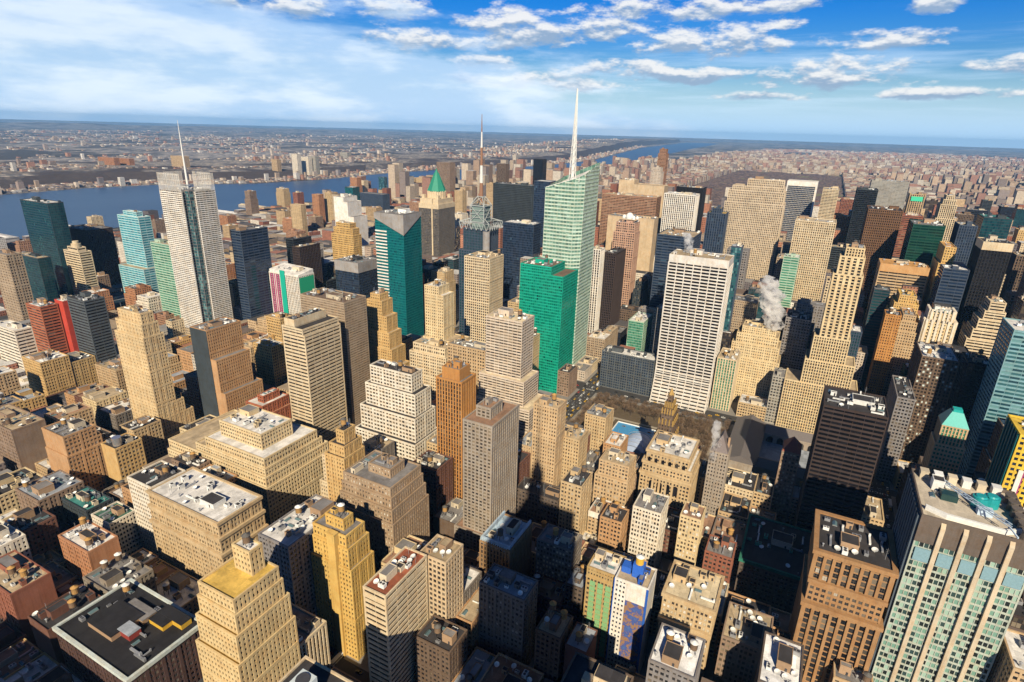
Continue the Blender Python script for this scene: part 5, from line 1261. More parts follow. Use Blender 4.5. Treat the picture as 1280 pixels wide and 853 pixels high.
 {'name': 'skyscraper', 'cat': 'skyscraper', 'label': 'white gridded slab with dark ribbon windows and a flared base beside the park', 'style': 'grace', 'wall': 'white2', 'glass': 'black', 'roof': 'gravel', 'smooth': 1, 'near': 0, 'crown': (8, 'white2'), 'r': (-149.3, 692.0, -82.6, 729.0, 189.9), 't': [(4, 0, -13, 0, 0), (8, 0, -11, 0, 0), (12, 0, -9, 0, 0), (16, 0, -7.2, 0, 0), (20, 0, -5.6, 0, 0), (24, 0, -4.2, 0, 0), (28, 0, -3, 0, 0), (34, 0, -2, 0, 0), (40, 0, -1, 0, 0), (178, 0, 0, 0, 0), (186, 0, 0, 0, 0)], 'k': 'grace'},
 {'name': 'glass_tower', 'cat': 'glass tower', 'label': 'mottled blue green glass tower peeking out right of the white gridded slab', 'style': 'curtain', 'wall': 'slateblue', 'glass': 'bluegreen', 'roof': 'white', 'r': (-91.8, 770.0, -79.8, 788.0, 189.7), 'k': 'bluegreen_sliver'},
 {'name': 'skyscraper', 'cat': 'skyscraper', 'label': 'broad pale stone slab tower with fine vertical windows and a stepped top', 'style': 'vert', 'wall': 'sand2', 'glass': 'dim', 'roof': 'tan', 'r': (-153.3, 1170.0, -66.6, 1206.0, 239.6), 't': [(205, -9, -5, -4, -10), (226, -6, -2, -2, -5), (234, 0, 0, 0, 0), (246, 24, 6, 2, 10)], 'k': 'rock_slab'},
 {'name': 'glass_tower', 'cat': 'glass tower', 'label': 'dark navy glass slab edged by a white frame', 'style': 'curtain', 'wall': 'white', 'glass': 'navy', 'roof': 'white', 'special2': 'frame', 'r': (-80.3, 1500.0, -19.9, 1550.0, 226.3), 'k': 'dark_frame'},
 {'name': 'office_block', 'cat': 'office block', 'label': 'cream finned slab with an orange east side, below the white framed dark one', 'style': 'vert', 'wall': 'cream', 'glass': 'dim', 'roof': 'sand', 'r': (-35.4, 1090.0, 23.8, 1140.0, 190.3), 'k': 'cream_grid2'},
 {'name': 'office_block', 'cat': 'office block', 'label': 'slim pale cream slab right of the white framed dark one', 'style': 'ribbonfine', 'wall': 'cream', 'glass': 'dark', 'roof': 'gray', 'r': (-6.0, 1400.0, 23.4, 1450.0, 220.9), 'k': 'cream_slim'},
 {'name': 'glass_tower', 'cat': 'glass tower', 'label': 'small green glass block with a white roof before the cream finned slab', 'style': 'ribbon', 'wall': 'palegreen', 'glass': 'green', 'roof': 'white', 'r': (-39.7, 1000.0, -18.0, 1025.0, 144.3), 'k': 'green_small'},
 {'name': 'art_deco_tower', 'cat': 'art deco tower', 'label': 'tall cream art deco tower with dark vertical slots and steps, by the avenue', 'style': 'vert', 'wall': 'cream2', 'glass': 'dark', 'roof': 'tan', 'r': (27.8, 692.0, 47.8, 718.0, 214.9), 't': [(60, -30, -2, -22, -8), (88, -14, -1, -14, -6), (116, -10, 0, -4, -2), (186, -5, 0, -2, 0, 'slots'), (205, -2, 0, 0, 0, 'slots'), (214, 2, 3, 2, 3)], 'k': 'five_hundred'},
 {'name': 'office_tower', 'cat': 'office tower', 'label': 'flat gray tower in shade between the pale yellow stepped block and cream deco tower', 'style': 'loft', 'wall': 'gray', 'glass': 'dark', 'roof': 'tar', 'r': (-15.0, 770.0, 12.8, 810.0, 110.1), 'k': 'gray_shadow'},
 {'name': 'art_deco_tower', 'cat': 'art deco tower', 'label': 'broad pale yellow stepped block facing the park, under the steam', 'style': 'deco', 'wall': 'cream2', 'glass': 'dark', 'roof': 'tan', 'r': (-64.5, 740.0, -18.8, 770.0, 102.7), 't': [(60, 0, -4, -6, 0), (78, -5, -2, -3, 0), (90, -1, 0, 0, 0), (99, 4, 2, 4, 2)], 'k': 'salmon_step'},
 {'name': 'office_block', 'cat': 'office block', 'label': 'block with tall pale columns right of the white gridded slab', 'style': 'vertw', 'wall': 'cream', 'glass': 'green', 'roof': 'tan', 'r': (-79.0, 700.0, -57.6, 738.0, 67.2), 'k': 'column_bldg'},
 {'name': 'glass_tower', 'cat': 'glass tower', 'label': 'low dark glass box with a white roof grid facing the park', 'style': 'grid2', 'wall': 'slate2', 'glass': 'navy', 'roof': 'white', 'r': (-221.7, 692.0, -152.7, 715.8, 49.4), 'k': 'glass_low'},
 {'name': 'glass_tower', 'cat': 'glass tower', 'label': 'green glass block behind the low dark glass box', 'style': 'curtain', 'wall': 'palegreen', 'glass': 'green', 'roof': 'white', 'r': (-212.2, 770.0, -190.5, 815.0, 72.1), 'k': 'green_facet'},
 {'name': 'glass_tower', 'cat': 'glass tower', 'label': 'dark brown ribbon windowed block with white machines on its roof', 'style': 'ribbon', 'wall': 'darkbrown', 'glass': 'black', 'roof': 'tar', 'clut': 'white', 'r': (27.1, 447.0, 67.2, 487.0, 137.0), 'k': 'hsbc'},
 {'name': 'glass_tower', 'cat': 'glass tower', 'label': 'dark navy slab beside the pale gray slab near the park end', 'style': 'curtain', 'wall': 'slate', 'glass': 'black', 'roof': 'tar', 'r': (59.7, 1500.0, 98.7, 1560.0, 217.9), 'k': 'navy_right'},
 {'name': 'office_block', 'cat': 'office block', 'label': 'broad pale gray slab standing at the park end', 'style': 'ribbonfine', 'wall': 'gray3', 'glass': 'gray', 'roof': 'gray', 'r': (93.8, 1700.0, 171.1, 1750.0, 226.8), 'k': 'gray_slab'},
 {'name': 'glass_tower', 'cat': 'glass tower', 'label': 'bronze brown grid tower with a flat dark roof', 'style': 'grid3', 'wall': 'bronze', 'glass': 'black', 'roof': 'tar', 'r': (67.1, 1130.0, 115.0, 1190.0, 212.8), 'k': 'bronze_grid'},
 {'name': 'office_block', 'cat': 'office block', 'label': 'brick red stepped block right of the bronze grid tower', 'style': 'ribbonfine', 'wall': 'redbrick', 'glass': 'dark', 'roof': 'redbrick', 'r': (123.3, 1220.0, 154.7, 1260.0, 203.1), 't': [(170, 0, 0, -14, 0), (185, 0, 0, -7, 0), (198, 0, 0, 0, 0)], 'k': 'brick_back'},
 {'name': 'art_deco_tower', 'cat': 'art deco tower', 'label': 'slim white art deco tower with an arched top among low roofs', 'style': 'vertw', 'wall': 'cream', 'glass': 'dark', 'roof': 'white', 'r': (215.1, 1500.0, 242.1, 1544.2, 218.9), 't': [(170, -3, -2, -3, 0), (198, 0, 0, 0, 0), (208, 3, 3, 3, 3), (216, 7, 6, 7, 6)], 'k': 'deco_slim'},
 {'name': 'office_block', 'cat': 'office block', 'label': 'tan tower with a green plaque at its top', 'style': 'vertw', 'wall': 'tan', 'glass': 'dark', 'roof': 'tan', 'special2': 'plaque', 'r': (152.2, 1450.0, 178.1, 1481.0, 218.3), 'k': 'green_plaque'},
 {'name': 'glass_tower', 'cat': 'glass tower', 'label': 'dark green glass slab with lit yellow green floors', 'style': 'ribbon', 'wall': 'darkgreenwall', 'glass': 'darkgreen', 'roof': 'gray', 'r': (122.6, 1040.0, 161.6, 1100.0, 204.5), 'k': 'green_black'},
 {'name': 'office_block', 'cat': 'office block', 'label': 'wide cream banded block below the dark green glass slab', 'style': 'ribbonw', 'wall': 'tan', 'glass': 'dark', 'roof': 'orange', 'crown': (10, 'orange2'), 'r': (86.8, 960.0, 144.4, 1000.0, 156.1), 'k': 'cream_band'},
 {'name': 'art_deco_tower', 'cat': 'art deco tower', 'label': 'slim gold art deco tower right of the cream banded block', 'style': 'deco', 'wall': 'gold', 'glass': 'dark', 'roof': 'orange', 'r': (155.3, 960.0, 167.3, 1010.0, 190.8), 't': [(165, -3, -3, -3, 0), (187, 0, 0, 0, 0)], 'k': 'gold_slim'},
 {'name': 'glass_tower', 'cat': 'glass tower', 'label': 'black tower with vertical ribs and a cream slotted crown', 'style': 'vert', 'wall': 'black2', 'glass': 'black', 'roof': 'tar', 'crown': (9, 'cream'), 'r': (182.1, 900.0, 211.0, 938.5, 205.9), 'k': 'black_crown'},
 {'name': 'glass_tower', 'cat': 'glass tower', 'label': 'navy tower with a pale rounded top left of the black crowned one', 'style': 'vert', 'wall': 'slateblue', 'glass': 'navy', 'roof': 'cream', 'r': (179.4, 1050.0, 200.0, 1090.6, 207.5), 'k': 'navy_right2'},
 {'name': 'glass_tower', 'cat': 'glass tower', 'label': 'wide dark teal block behind the black crowned tower', 'style': 'curtain', 'wall': 'slate', 'glass': 'darkteal', 'roof': 'teal', 'r': (223.5, 1150.0, 259.1, 1199.0, 211.7), 'k': 'teal_right'},
 {'name': 'art_deco_tower', 'cat': 'art deco tower', 'label': 'orange gold stepped block on the avenue, top left of a tan twin', 'style': 'deco', 'wall': 'gold', 'glass': 'dark', 'roof': 'gold', 'r': (102.9, 860.0, 128.4, 900.0, 140.5), 't': [(112, -3, -3, -3, 0), (126, 0, 0, 0, 0), (136, 4, 3, 4, 3)], 'k': 'gold_deco'},
 {'name': 'art_deco_tower', 'cat': 'art deco tower', 'label': 'tan windowed block just in front of the orange gold stepped one', 'style': 'deco', 'wall': 'tan', 'glass': 'dark', 'roof': 'orange', 'r': (103.7, 810.0, 127.1, 855.1, 127.2), 't': [(104, -3, -3, -3, 0), (116, 0, 0, 0, 0), (123, 6, 4, 5, 4)], 'k': 'tan_deco'},
 {'name': 'loft_building', 'cat': 'building', 'label': 'narrow orange lit sliver building along the dark avenue', 'style': 'deco', 'wall': 'orange', 'glass': 'dark', 'roof': 'tar', 'r': (87.8, 780.0, 103.0, 800.0, 129.1), 'k': 'orange_strip'},
 {'name': 'art_deco_tower', 'cat': 'art deco tower', 'label': 'white and gold tower with tooth like piers around its top', 'style': 'special', 'wall': 'cream2', 'glass': 'dark', 'roof': 'green', 'special': 'crenel', 'r': (130.0, 800.0, 159.4, 829.6, 135.9), 'k': 'crenel'},
 {'name': 'office_block', 'cat': 'office block', 'label': 'dark ribbed block left of the orange gold stepped one', 'style': 'ribbon', 'wall': 'slate', 'glass': 'darkteal', 'roof': 'gray', 'r': (81.7, 905.0, 100.0, 925.0, 130.4), 'k': 'dark_band'},
 {'name': 'glass_tower', 'cat': 'glass tower', 'label': 'dark blue shaded tower left of the black tower with ribs', 'style': 'ribbon', 'wall': 'slateblue', 'glass': 'navy', 'roof': 'white', 'r': (150.1, 900.0, 176.7, 927.2, 168.9), 'k': 'blue_dark'},
 {'name': 'office_block', 'cat': 'office block', 'label': 'stepped block with cream bands narrowing upward beside the black ribbed tower', 'style': 'ribbonw', 'wall': 'cream', 'glass': 'black', 'roof': 'cream', 'r': (194.4, 845.0, 208.5, 872.0, 148.7), 't': [(100, -14, -10, -6, 0), (112, -10, -7, -4, 0), (124, -7, -5, -3, 0), (134, -3, -2, -2, 0), (145, 0, 0, 0, 0)], 'k': 'step_pyr'},
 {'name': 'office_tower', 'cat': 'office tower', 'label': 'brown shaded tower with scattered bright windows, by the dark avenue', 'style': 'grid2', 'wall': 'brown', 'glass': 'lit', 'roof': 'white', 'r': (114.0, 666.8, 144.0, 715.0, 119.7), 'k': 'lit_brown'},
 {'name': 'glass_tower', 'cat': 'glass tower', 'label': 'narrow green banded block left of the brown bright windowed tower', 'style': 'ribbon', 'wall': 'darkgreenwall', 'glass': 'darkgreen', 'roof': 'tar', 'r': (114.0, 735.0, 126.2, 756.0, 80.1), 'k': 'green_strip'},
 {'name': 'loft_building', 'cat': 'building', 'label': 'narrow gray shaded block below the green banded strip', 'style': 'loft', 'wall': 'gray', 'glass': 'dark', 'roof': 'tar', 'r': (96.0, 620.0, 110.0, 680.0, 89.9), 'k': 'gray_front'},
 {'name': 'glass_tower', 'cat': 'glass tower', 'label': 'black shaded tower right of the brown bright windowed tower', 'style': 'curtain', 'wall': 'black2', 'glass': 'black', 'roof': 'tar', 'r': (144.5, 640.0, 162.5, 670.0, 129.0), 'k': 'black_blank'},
 {'name': 'glass_tower', 'cat': 'glass tower', 'label': 'navy and cyan banded glass tower at the right edge with a pale roof', 'style': 'ribbon', 'wall': 'paleband', 'glass': 'bluegreen', 'roof': 'white', 'r': (159.0, 600.0, 215.0, 640.0, 174.3), 'k': 'diag_glass'},
 {'name': 'art_deco_tower', 'cat': 'art deco tower', 'label': 'slender cream tower with a teal hipped roof, above the cream piered one', 'style': 'special', 'wall': 'tan', 'glass': 'green', 'roof': 'tan', 'special': 'tealroof', 'r': (113.0, 520.0, 132.0, 540.0, 110.8), 'k': 'pyramid_green'},
 {'name': 'apartment_tower', 'cat': 'apartment tower', 'label': 'yellow and navy striped tower with white ribs at the right edge', 'style': 'special', 'wall': 'yellow', 'glass': 'navy', 'roof': 'yellow', 'special': 'yellowstripe', 'r': (130.6, 420.0, 175.0, 450.0, 154.8), 'k': 'yellow_stripe'},
 {'name': 'office_tower', 'cat': 'office tower', 'label': 'large tower with cream piers, pale green windows and machinery, bottom right', 'style': 'special', 'wall': 'slate', 'glass': 'dark', 'roof': 'stone', 'special': 'creampier', 'r': (68.9, 300.0, 112.9, 346.3, 151.8), 'k': 'cream_pier'},
 {'name': 'art_deco_tower', 'cat': 'art deco tower', 'label': 'orange brown block with tall piers below a colonnaded attic, bottom right', 'style': 'vert', 'wall': 'amber', 'glass': 'dark', 'roof': 'tar', 'near': 1, 'cornice': 1, 'r': (30.4, 300.0, 64.6, 336.0, 118.2), 't': [(84, 0, -3, 0, 0, 'vertbig'), (98, 0, -1.5, 0, 0, 'loft'), (116, 0, 0, 0, 0, 'vertbig')], 'k': 'artdeco'},
 {'name': 'office_block', 'cat': 'office block', 'label': 'low shaded block with a green cornice and green roof machines', 'style': 'loft', 'wall': 'brown2', 'glass': 'dark', 'roof': 'tar', 'clut': 'green', 'cornice': 'greenc', 'r': (-6.2, 382.0, 40.2, 440.0, 33.9), 'k': 'lord'},
 {'name': 'art_deco_tower', 'cat': 'art deco tower', 'label': 'tall sand coloured art deco tower with a faceted crown, upper left', 'style': 'deco', 'wall': 'sand3', 'glass': 'dark', 'roof': 'tan', 'near': 1, 'r': (-584.2, 296.1, -540.1, 315.3, 138.0), 't': [(22, -3, -3, -3, -26), (40, 0, 0, 0, -16), (54, 0, 0, 0, -8), (126, 0, 0, 0, 0), (138, 2, 2, 2, 2), (148, 5, 4, 4, 4)], 'k': 'octagon_deco'},
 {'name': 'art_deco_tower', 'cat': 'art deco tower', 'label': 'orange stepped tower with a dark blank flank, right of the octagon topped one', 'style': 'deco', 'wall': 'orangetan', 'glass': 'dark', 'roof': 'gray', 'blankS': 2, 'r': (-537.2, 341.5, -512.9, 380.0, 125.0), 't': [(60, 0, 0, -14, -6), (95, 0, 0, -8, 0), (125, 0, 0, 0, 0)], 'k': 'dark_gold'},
 {'name': 'brick_building', 'cat': 'building', 'label': 'terraced red brick block with white roofs left of the banded cream tower', 'style': 'loft', 'wall': 'redorange', 'glass': 'dark', 'roof': 'white', 'r': (-490.0, 360.5, -466.3, 390.5, 55.0), 't': [(38, 0, -8, -3, -6), (48, 0, -3, 0, 0), (55, 10, 4, 6, 6)], 'k': 'red_terrace'},
 {'name': 'office_tower', 'cat': 'office tower', 'label': 'banded cream office tower casting shade on the taupe slab behind', 'style': 'ribbonw', 'wall': 'cream', 'glass': 'dark', 'roof': 'tar', 'crown': (6, 'cream'), 'r': (-430.2, 362.9, -402.3, 408.4, 140.0), 't': [(134, 0, 0, 0, 0), (140, 0, 0, 2, 0), (147, 2, 2, 14, 4)], 'k': 'striped'},
 {'name': 'office_tower', 'cat': 'office tower', 'label': 'broad taupe slab with fine lines directly behind the banded cream tower', 'style': 'ribbonfine', 'wall': 'taupe', 'glass': 'taupeglass', 'roof': 'brown', 'r': (-470.2, 423.6, -409.3, 455.9, 150.0), 'k': 'taupe_slab'},
 {'name': 'art_deco_tower', 'cat': 'art deco tower', 'label': 'narrow golden tower descending in steps left of the teal tower', 'style': 'deco', 'wall': 'gold2', 'glass': 'dark', 'roof': 'tan', 'r': (-436.1, 488.0, -415.5, 506.0, 135.0), 't': [(62, 0, -10, -22, 0), (82, 0, -6, -16, 0), (100, 0, -3, -11, 0), (118, 0, 0, -6, 0), (135, 0, 0, 0, 0), (142, 4, 2, 4, 2)], 'k': 'gold_stair'},
 {'name': 'loft_building', 'cat': 'building', 'label': 'yellow brick mid block with white roof ducts left of the banded cream tower', 'style': 'loft', 'wall': 'gold2', 'glass': 'dark', 'roof': 'white', 'r': (-575.2, 440.5, -545.4, 460.8, 70.0), 'k': 'gold_low'},
 {'name': 'loft_building', 'cat': 'building', 'label': 'small yellow block behind the yellow mid block with white roof ducts', 'style': 'loft', 'wall': 'gold2', 'glass': 'dark', 'roof': 'tan', 'r': (-607.1, 488.9, -582.7, 506.9, 85.0), 'k': 'gold_low2'},
 {'name': 'loft_building', 'cat': 'building', 'label': 'white stepped ziggurat building with gridded windows, centre left', 'style': 'loft2', 'wall': 'white3', 'glass': 'dim', 'roof': 'tar', 'near': 1, 'r': (-331.9, 365.3, -281.2, 383.6, 120.0), 't': [(40, -9, -17, -12, -8), (62, -6, -12, -9, -6), (84, -3, -7, -6, -4), (104, 0, -2, -3, -2), (120, 3, 2, 3, 2)], 'k': 'ziggurat'},
 {'name': 'office_tower', 'cat': 'office tower', 'label': 'slim orange tower with full height orange piers and dark glass', 'style': 'vertw', 'wall': 'orange', 'glass': 'dark', 'roof': 'gray', 'crown': (9, 'orange'), 'r': (-253.3, 360.7, -229.5, 381.6, 130.0), 't': [(128, 0, 0, 0, 0), (137, 4, 3, 4, 3)], 'k': 'orange_pier'},
 {'name': 'apartment_tower', 'cat': 'apartment tower', 'label': 'gray ribbed residential tower with brown rooftop, at the very centre', 'style': 'vert2', 'wall': 'graywarm', 'glass': 'dim', 'roof': 'redtan', 'r': (-198.0, 314.3, -175.2, 354.5, 125.0), 't': [(14, -10, -8, -8, -6), (34, -6, -3, 0, 0), (125, 0, 0, 0, 0), (133, 5, 10, 7, 14)], 'k': 'gray_resid'},
 {'name': 'art_deco_tower', 'cat': 'art deco tower', 'label': 'slender cream tower with a blank side, in front of the pyramid crowned tower', 'style': 'deco', 'wall': 'cream2', 'glass': 'dark', 'roof': 'white', 'r': (-364.6, 500.0, -347.0, 519.9, 162.4), 't': [(100, -3, -1, -24, -4), (150, 0, 0, -6, 0), (159, 0, 0, 0, 0)], 'k': 'white_slab'},
 {'name': 'loft_building', 'cat': 'building', 'label': 'cream block with cornices below the slender cream tower with blank side', 'style': 'loft', 'wall': 'cream', 'glass': 'dark', 'roof': 'tan', 'r': (-366.8, 480.0, -326.2, 498.0, 102.9), 't': [(90, -3, -3, -3, 0), (99, 0, 0, 0, 0)], 'k': 'cream_low'},
 {'name': 'loft_building', 'cat': 'building', 'label': 'tan block with round tanks right of the cream cornice block', 'style': 'loft', 'wall': 'tan', 'glass': 'dark', 'roof': 'gray', 'r': (-315.4, 470.0, -271.7, 488.0, 110.9), 'k': 'tan_low'},
 {'name': 'office_tower', 'cat': 'office tower', 'label': 'pale terraced tower spreading downward in steps, left of the emerald tower', 'style': 'ribbonfine', 'wall': 'paleband2', 'glass': 'dim', 'roof': 'cream', 'r': (-253.1, 440.0, -216.4, 464.0, 162.2), 't': [(38, -20, -16, -34, -6), (58, -14, -13, -24, -6), (80, -8, -10, -15, -4), (104, -4, -5, -6, -2), (159, 0, 0, 0, 0)], 'k': 'terrace_pale'},
 {'name': 'loft_building', 'cat': 'building', 'label': 'broad cream stepped block with a white roofed box and dark east side', 'style': 'loft', 'wall': 'cream2', 'glass': 'dim', 'roof': 'white', 'near': 1, 'r': (-451.9, 255.3, -339.1, 308.0, 80.0), 't': [(58, 0, -5, -5, -14), (66, 0, -3, -3, -8), (72, 34, -1, -1, -4), (80, 46, 0, 0, 0), (93, 54, 9, 12, 14)], 'k': 'e1'},
 {'name': 'loft_building', 'cat': 'building', 'label': 'broad sand coloured block with white penthouses and cornices, lower left', 'style': 'loft', 'wall': 'tan2', 'glass': 'dim', 'roof': 'white', 'near': 1, 'cornice': 1, 'clut': 'white', 'r': (-381.0, 192.4, -309.0, 225.5, 75.0), 't': [(52, 0, -2, -2, 0), (64, 0, -1, -1, 0), (75, 0, 0, 0, 0)], 'k': 'e2'},
 {'name': 'loft_building', 'cat': 'building', 'label': 'narrow white gridded loft attached left of the sand block with penthouses', 'style': 'loft', 'wall': 'white3', 'glass': 'dim', 'roof': 'tar', 'r': (-408.3, 194.4, -381.3, 219.4, 76.0), 'k': 'e2w'},
 {'name': 'art_deco_tower', 'cat': 'art deco tower', 'label': 'pale yellow art deco tower with a white roofed penthouse, bottom left', 'style': 'deco', 'wall': 'cream3', 'glass': 'dark', 'roof': 'gold', 'near': 1, 'rooftop': 'white', 'r': (-239.2, 134.5, -214.2, 160.5, 105.0), 't': [(70, -3, -5, -3, -4), (86, -2, -3, -2, -3), (97, -1, -1, -1, -1), (105, 0, 0, 0, 0), (119, 7, 16, 6, 3)], 'k': 'deco_corner'},
 {'name': 'loft_building', 'cat': 'building', 'label': 'block with a gray shaded face and a cluttered pale roof left of the yellow tower', 'style': 'loft', 'wall': 'gray', 'glass': 'dark', 'roof': 'white', 'clut': 'busy', 'r': (-266.0, 190.0, -241.5, 236.0, 85.0), 'k': 'gray_face'},
 {'name': 'art_deco_tower', 'cat': 'art deco tower', 'label': 'vivid yellow tower with a smooth orange centre strip and stepped top', 'style': 'deco', 'wall': 'gold3', 'glass': 'dark', 'roof': 'gray', 'near': 1, 'strip': 1, 'r': (-238.2, 207.5, -212.7, 223.0, 92.0), 't': [(70, -2, -2, -4, -2), (84, 0, -1, -2, -1), (92, 0, 0, 0, 0), (99, 7, 4, 5, 4)], 'k': 'yellow_deco'},
 {'name': 'art_deco_tower', 'cat': 'art deco tower', 'label': 'brown stepped art deco block with rows of pale windows and a gray penthouse', 'style': 'deco', 'wall': 'tan3', 'glass': 'lit2', 'roof': 'gray', 'near': 1, 'r': (-258.2, 255.4, -218.1, 288.1, 95.0), 't': [(70, -3, -4, -4, -3), (80, -2, -2.5, -2.5, -2), (88, -1, -1, -1, -1), (95, 0, 0, 0, 0), (101, 14, 10, 8, 8)], 'k': 'brown_deco'},
 {'name': 'art_deco_tower', 'cat': 'art deco tower', 'label': 'yellow blank shaft with an octagonal head behind the brown stepped deco block', 'style': 'deco', 'wall': 'gold2', 'glass': 'dark', 'roof': 'tar', 'r': (-288.8, 273.9, -274.9, 291.9, 100.0), 't': [(92, -2, -3, -2, 0), (100, 0, 0, 0, 0), (110, 4, 4, 3, 3)], 'k': 'step_yellow'},
 {'name': 'office_block', 'cat': 'office block', 'label': 'low cream building with a shaded colonnade and green roof patch', 'style': 'vertw', 'wall': 'cream', 'glass': 'black', 'roof': 'gray', 'r': (-268.0, 166.0, -214.0, 187.0, 45.0), 'k': 'low_colonnade'},
 {'name': 'apartment_tower', 'cat': 'apartment tower', 'label': 'white and black banded apartment block with a red roof terrace', 'style': 'ribbonw', 'wall': 'cream', 'glass': 'black', 'roof': 'redroof', 'r': (-182.1, 187.8, -167.4, 224.0, 85.0), 't': [(80, 0, 0, 0, 0), (85, 0, 0, 0, 0)], 'k': 'band_apt'},
 {'name': 'apartment_tower', 'cat': 'apartment tower', 'label': 'tan gridded apartment wing with dark square windows joining the banded block', 'style': 'grid2', 'wall': 'sand', 'glass': 'dark', 'roof': 'gravel', 'r': (-173.4, 226.5, -155.4, 244.5, 83.0), 'k': 'band_wing'},
 {'name': 'loft_building', 'cat': 'building', 'label': 'dark brick loft with a white topped tank, right of the banded apartments', 'style': 'loft', 'wall': 'brown', 'glass': 'dark', 'roof': 'tar', 'r': (-163.0, 206.6, -140.0, 224.6, 42.0), 'k': 'brick_tank'},
 {'name': 'art_deco_tower', 'cat': 'art deco tower', 'label': 'shaded brown piered building with a pale blue crown ring, below the residential tower', 'style': 'vert', 'wall': 'orangetan2', 'glass': 'dark', 'roof': 'paleblue', 'special2': 'crownring', 'r': (-162.3, 278.5, -140.4, 310.8, 60.0), 'k': 'crown_gold'},
 {'name': 'loft_building', 'cat': 'building', 'label': 'gray loft with a pale blue gray roof and a dark tank, bottom centre', 'style': 'loft', 'wall': 'grayloft', 'glass': 'dim', 'roof': 'bluegray', 'near': 1, 'r': (-142.9, 244.9, -113.0, 262.9, 60.0), 'k': 'gray_roof'},
 {'name': 'loft_building', 'cat': 'building', 'label': 'dark brick block between the white ziggurat and the orange piered tower', 'style': 'loft', 'wall': 'redbrick2', 'glass': 'dark', 'roof': 'tar', 'r': (-259.8, 332.5, -236.0, 355.7, 60.0), 'k': 'brick_dark'},
 {'name': 'loft_building', 'cat': 'building', 'label': 'low box with gold roof machines at the foot of the orange piered tower', 'style': 'blank', 'wall': 'brown', 'glass': 'dark', 'roof': 'gray', 'r': (-232.0, 322.0, -210.0, 350.0, 25.0), 'k': 'low_gold'},
 {'name': 'loft_building', 'cat': 'building', 'label': 'tall tan block with small punched windows left of the park', 'style': 'deco', 'wall': 'sand4', 'glass': 'dark', 'roof': 'tan', 'r': (-182.6, 399.4, -161.6, 417.4, 106.0), 'k': 'tan1'},
 {'name': 'loft_building', 'cat': 'building', 'label': 'tan block with crowded roof boxes right of the tall tan punched one', 'style': 'deco', 'wall': 'tan2', 'glass': 'dark', 'roof': 'tan', 'clut': 'busy', 'r': (-171.7, 416.7, -147.1, 437.6, 72.0), 'k': 'tan2'},
 {'name': 'loft_building', 'cat': 'building', 'label': 'tan block with round roof pots bordering the park', 'style': 'deco', 'wall': 'tan2', 'glass': 'dark', 'roof': 'gray', 'clut': 'busy', 'r': (-167.3, 486.4, -146.9, 510.2, 62.0), 'k': 'tan3'},
 {'name': 'loft_building', 'cat': 'building', 'label': 'small orange block with a pale roof left of the blue tent', 'style': 'deco', 'wall': 'orangetan', 'glass': 'dark', 'roof': 'white', 'r': (-136.3, 453.2, -121.3, 477.1, 55.0), 'k': 'tan4'},
 {'name': 'loft_building', 'cat': 'building', 'label': 'banded tan block with blank orange attic in front of the blue tent', 'style': 'loft', 'wall': 'sand4', 'glass': 'dim', 'roof': 'tan', 'near': 1, 'r': (-125.1, 409.0, -100.6, 429.3, 65.0), 't': [(52, -2, -3, -1, 0), (65, 0, 0, 0, 0)], 'k': 'tan5'},
 {'name': 'loft_building', 'cat': 'building', 'label': 'tan block half in shade with two white tanks on its roof', 'style': 'loft', 'wall': 'tan2', 'glass': 'dim', 'roof': 'tar', 'near': 1, 'r': (-140.1, 363.4, -123.6, 386.0, 65.0), 'k': 'tan6'},
 {'name': 'loft_building', 'cat': 'building', 'label': 'low block with a brown gravel roof and a white band', 'style': 'loft', 'wall': 'sand4', 'glass': 'dim', 'roof': 'redtan', 'crown': (4, 'white'), 'r': (-121.0, 378.7, -109.1, 398.1, 35.0), 'k': 'oval_low'},
 {'name': 'loft_building', 'cat': 'building', 'label': 'low orange loft with arched windows right of the white banded low block', 'style': 'loft', 'wall': 'orangetan', 'glass': 'dark', 'roof': 'tar', 'r': (-106.4, 363.1, -90.1, 381.1, 45.0), 'k': 'orange_low'},
 {'name': 'hotel_building', 'cat': 'hotel', 'label': 'tan palazzo style hotel with arched windows beside the blue tent', 'style': 'loft', 'wall': 'tan2', 'glass': 'dark', 'roof': 'white', 'near': 1, 'cornice': 1, 'clut': 'busy', 'special2': 'arches', 'r': (-95.2, 435.0, -56.9, 475.1, 70.0), 't': [(50, -1, -1, -2, -1), (60, 0, 0, -1, 0), (70, 2, 2, 2, 2)], 'k': 'hotel'},
 {'name': 'loft_building', 'cat': 'building', 'label': 'narrow white loft with paired windows and a cluttered gray roof', 'style': 'loft3', 'wall': 'white3', 'glass': 'dark', 'roof': 'gray', 'near': 1, 'clut': 'busy', 'r': (-83.6, 367.3, -63.4, 391.6, 60.0), 'k': 'white_loft'},
 {'name': 'loft_building', 'cat': 'building', 'label': 'narrow cream loft with bright windows and a reddish roof', 'style': 'loft3', 'wall': 'cream2', 'glass': 'lit2', 'roof': 'redtan', 'near': 1, 'r': (-50.9, 377.2, -36.6, 395.4, 58.0), 'k': 'cream_loft'},
 {'name': 'loft_building', 'cat': 'building', 'label': 'gray tower with a steep gabled roof beside the library roofs', 'style': 'deco', 'wall': 'graywarm', 'glass': 'dark', 'roof': 'gray', 'special2': 'gable', 'r': (-45.4, 451.7, -31.5, 469.7, 75.0), 'k': 'spire_gray'},
 {'name': 'loft_building', 'cat': 'building', 'label': 'brown windowed tower with a red hipped roof left of the dark ribbon block', 'style': 'loft', 'wall': 'brown3', 'glass': 'lit2', 'roof': 'redroof', 'special2': 'hip', 'r': (7.3, 492.0, 20.9, 512.0, 70.0), 'k': 'brick_tower'},
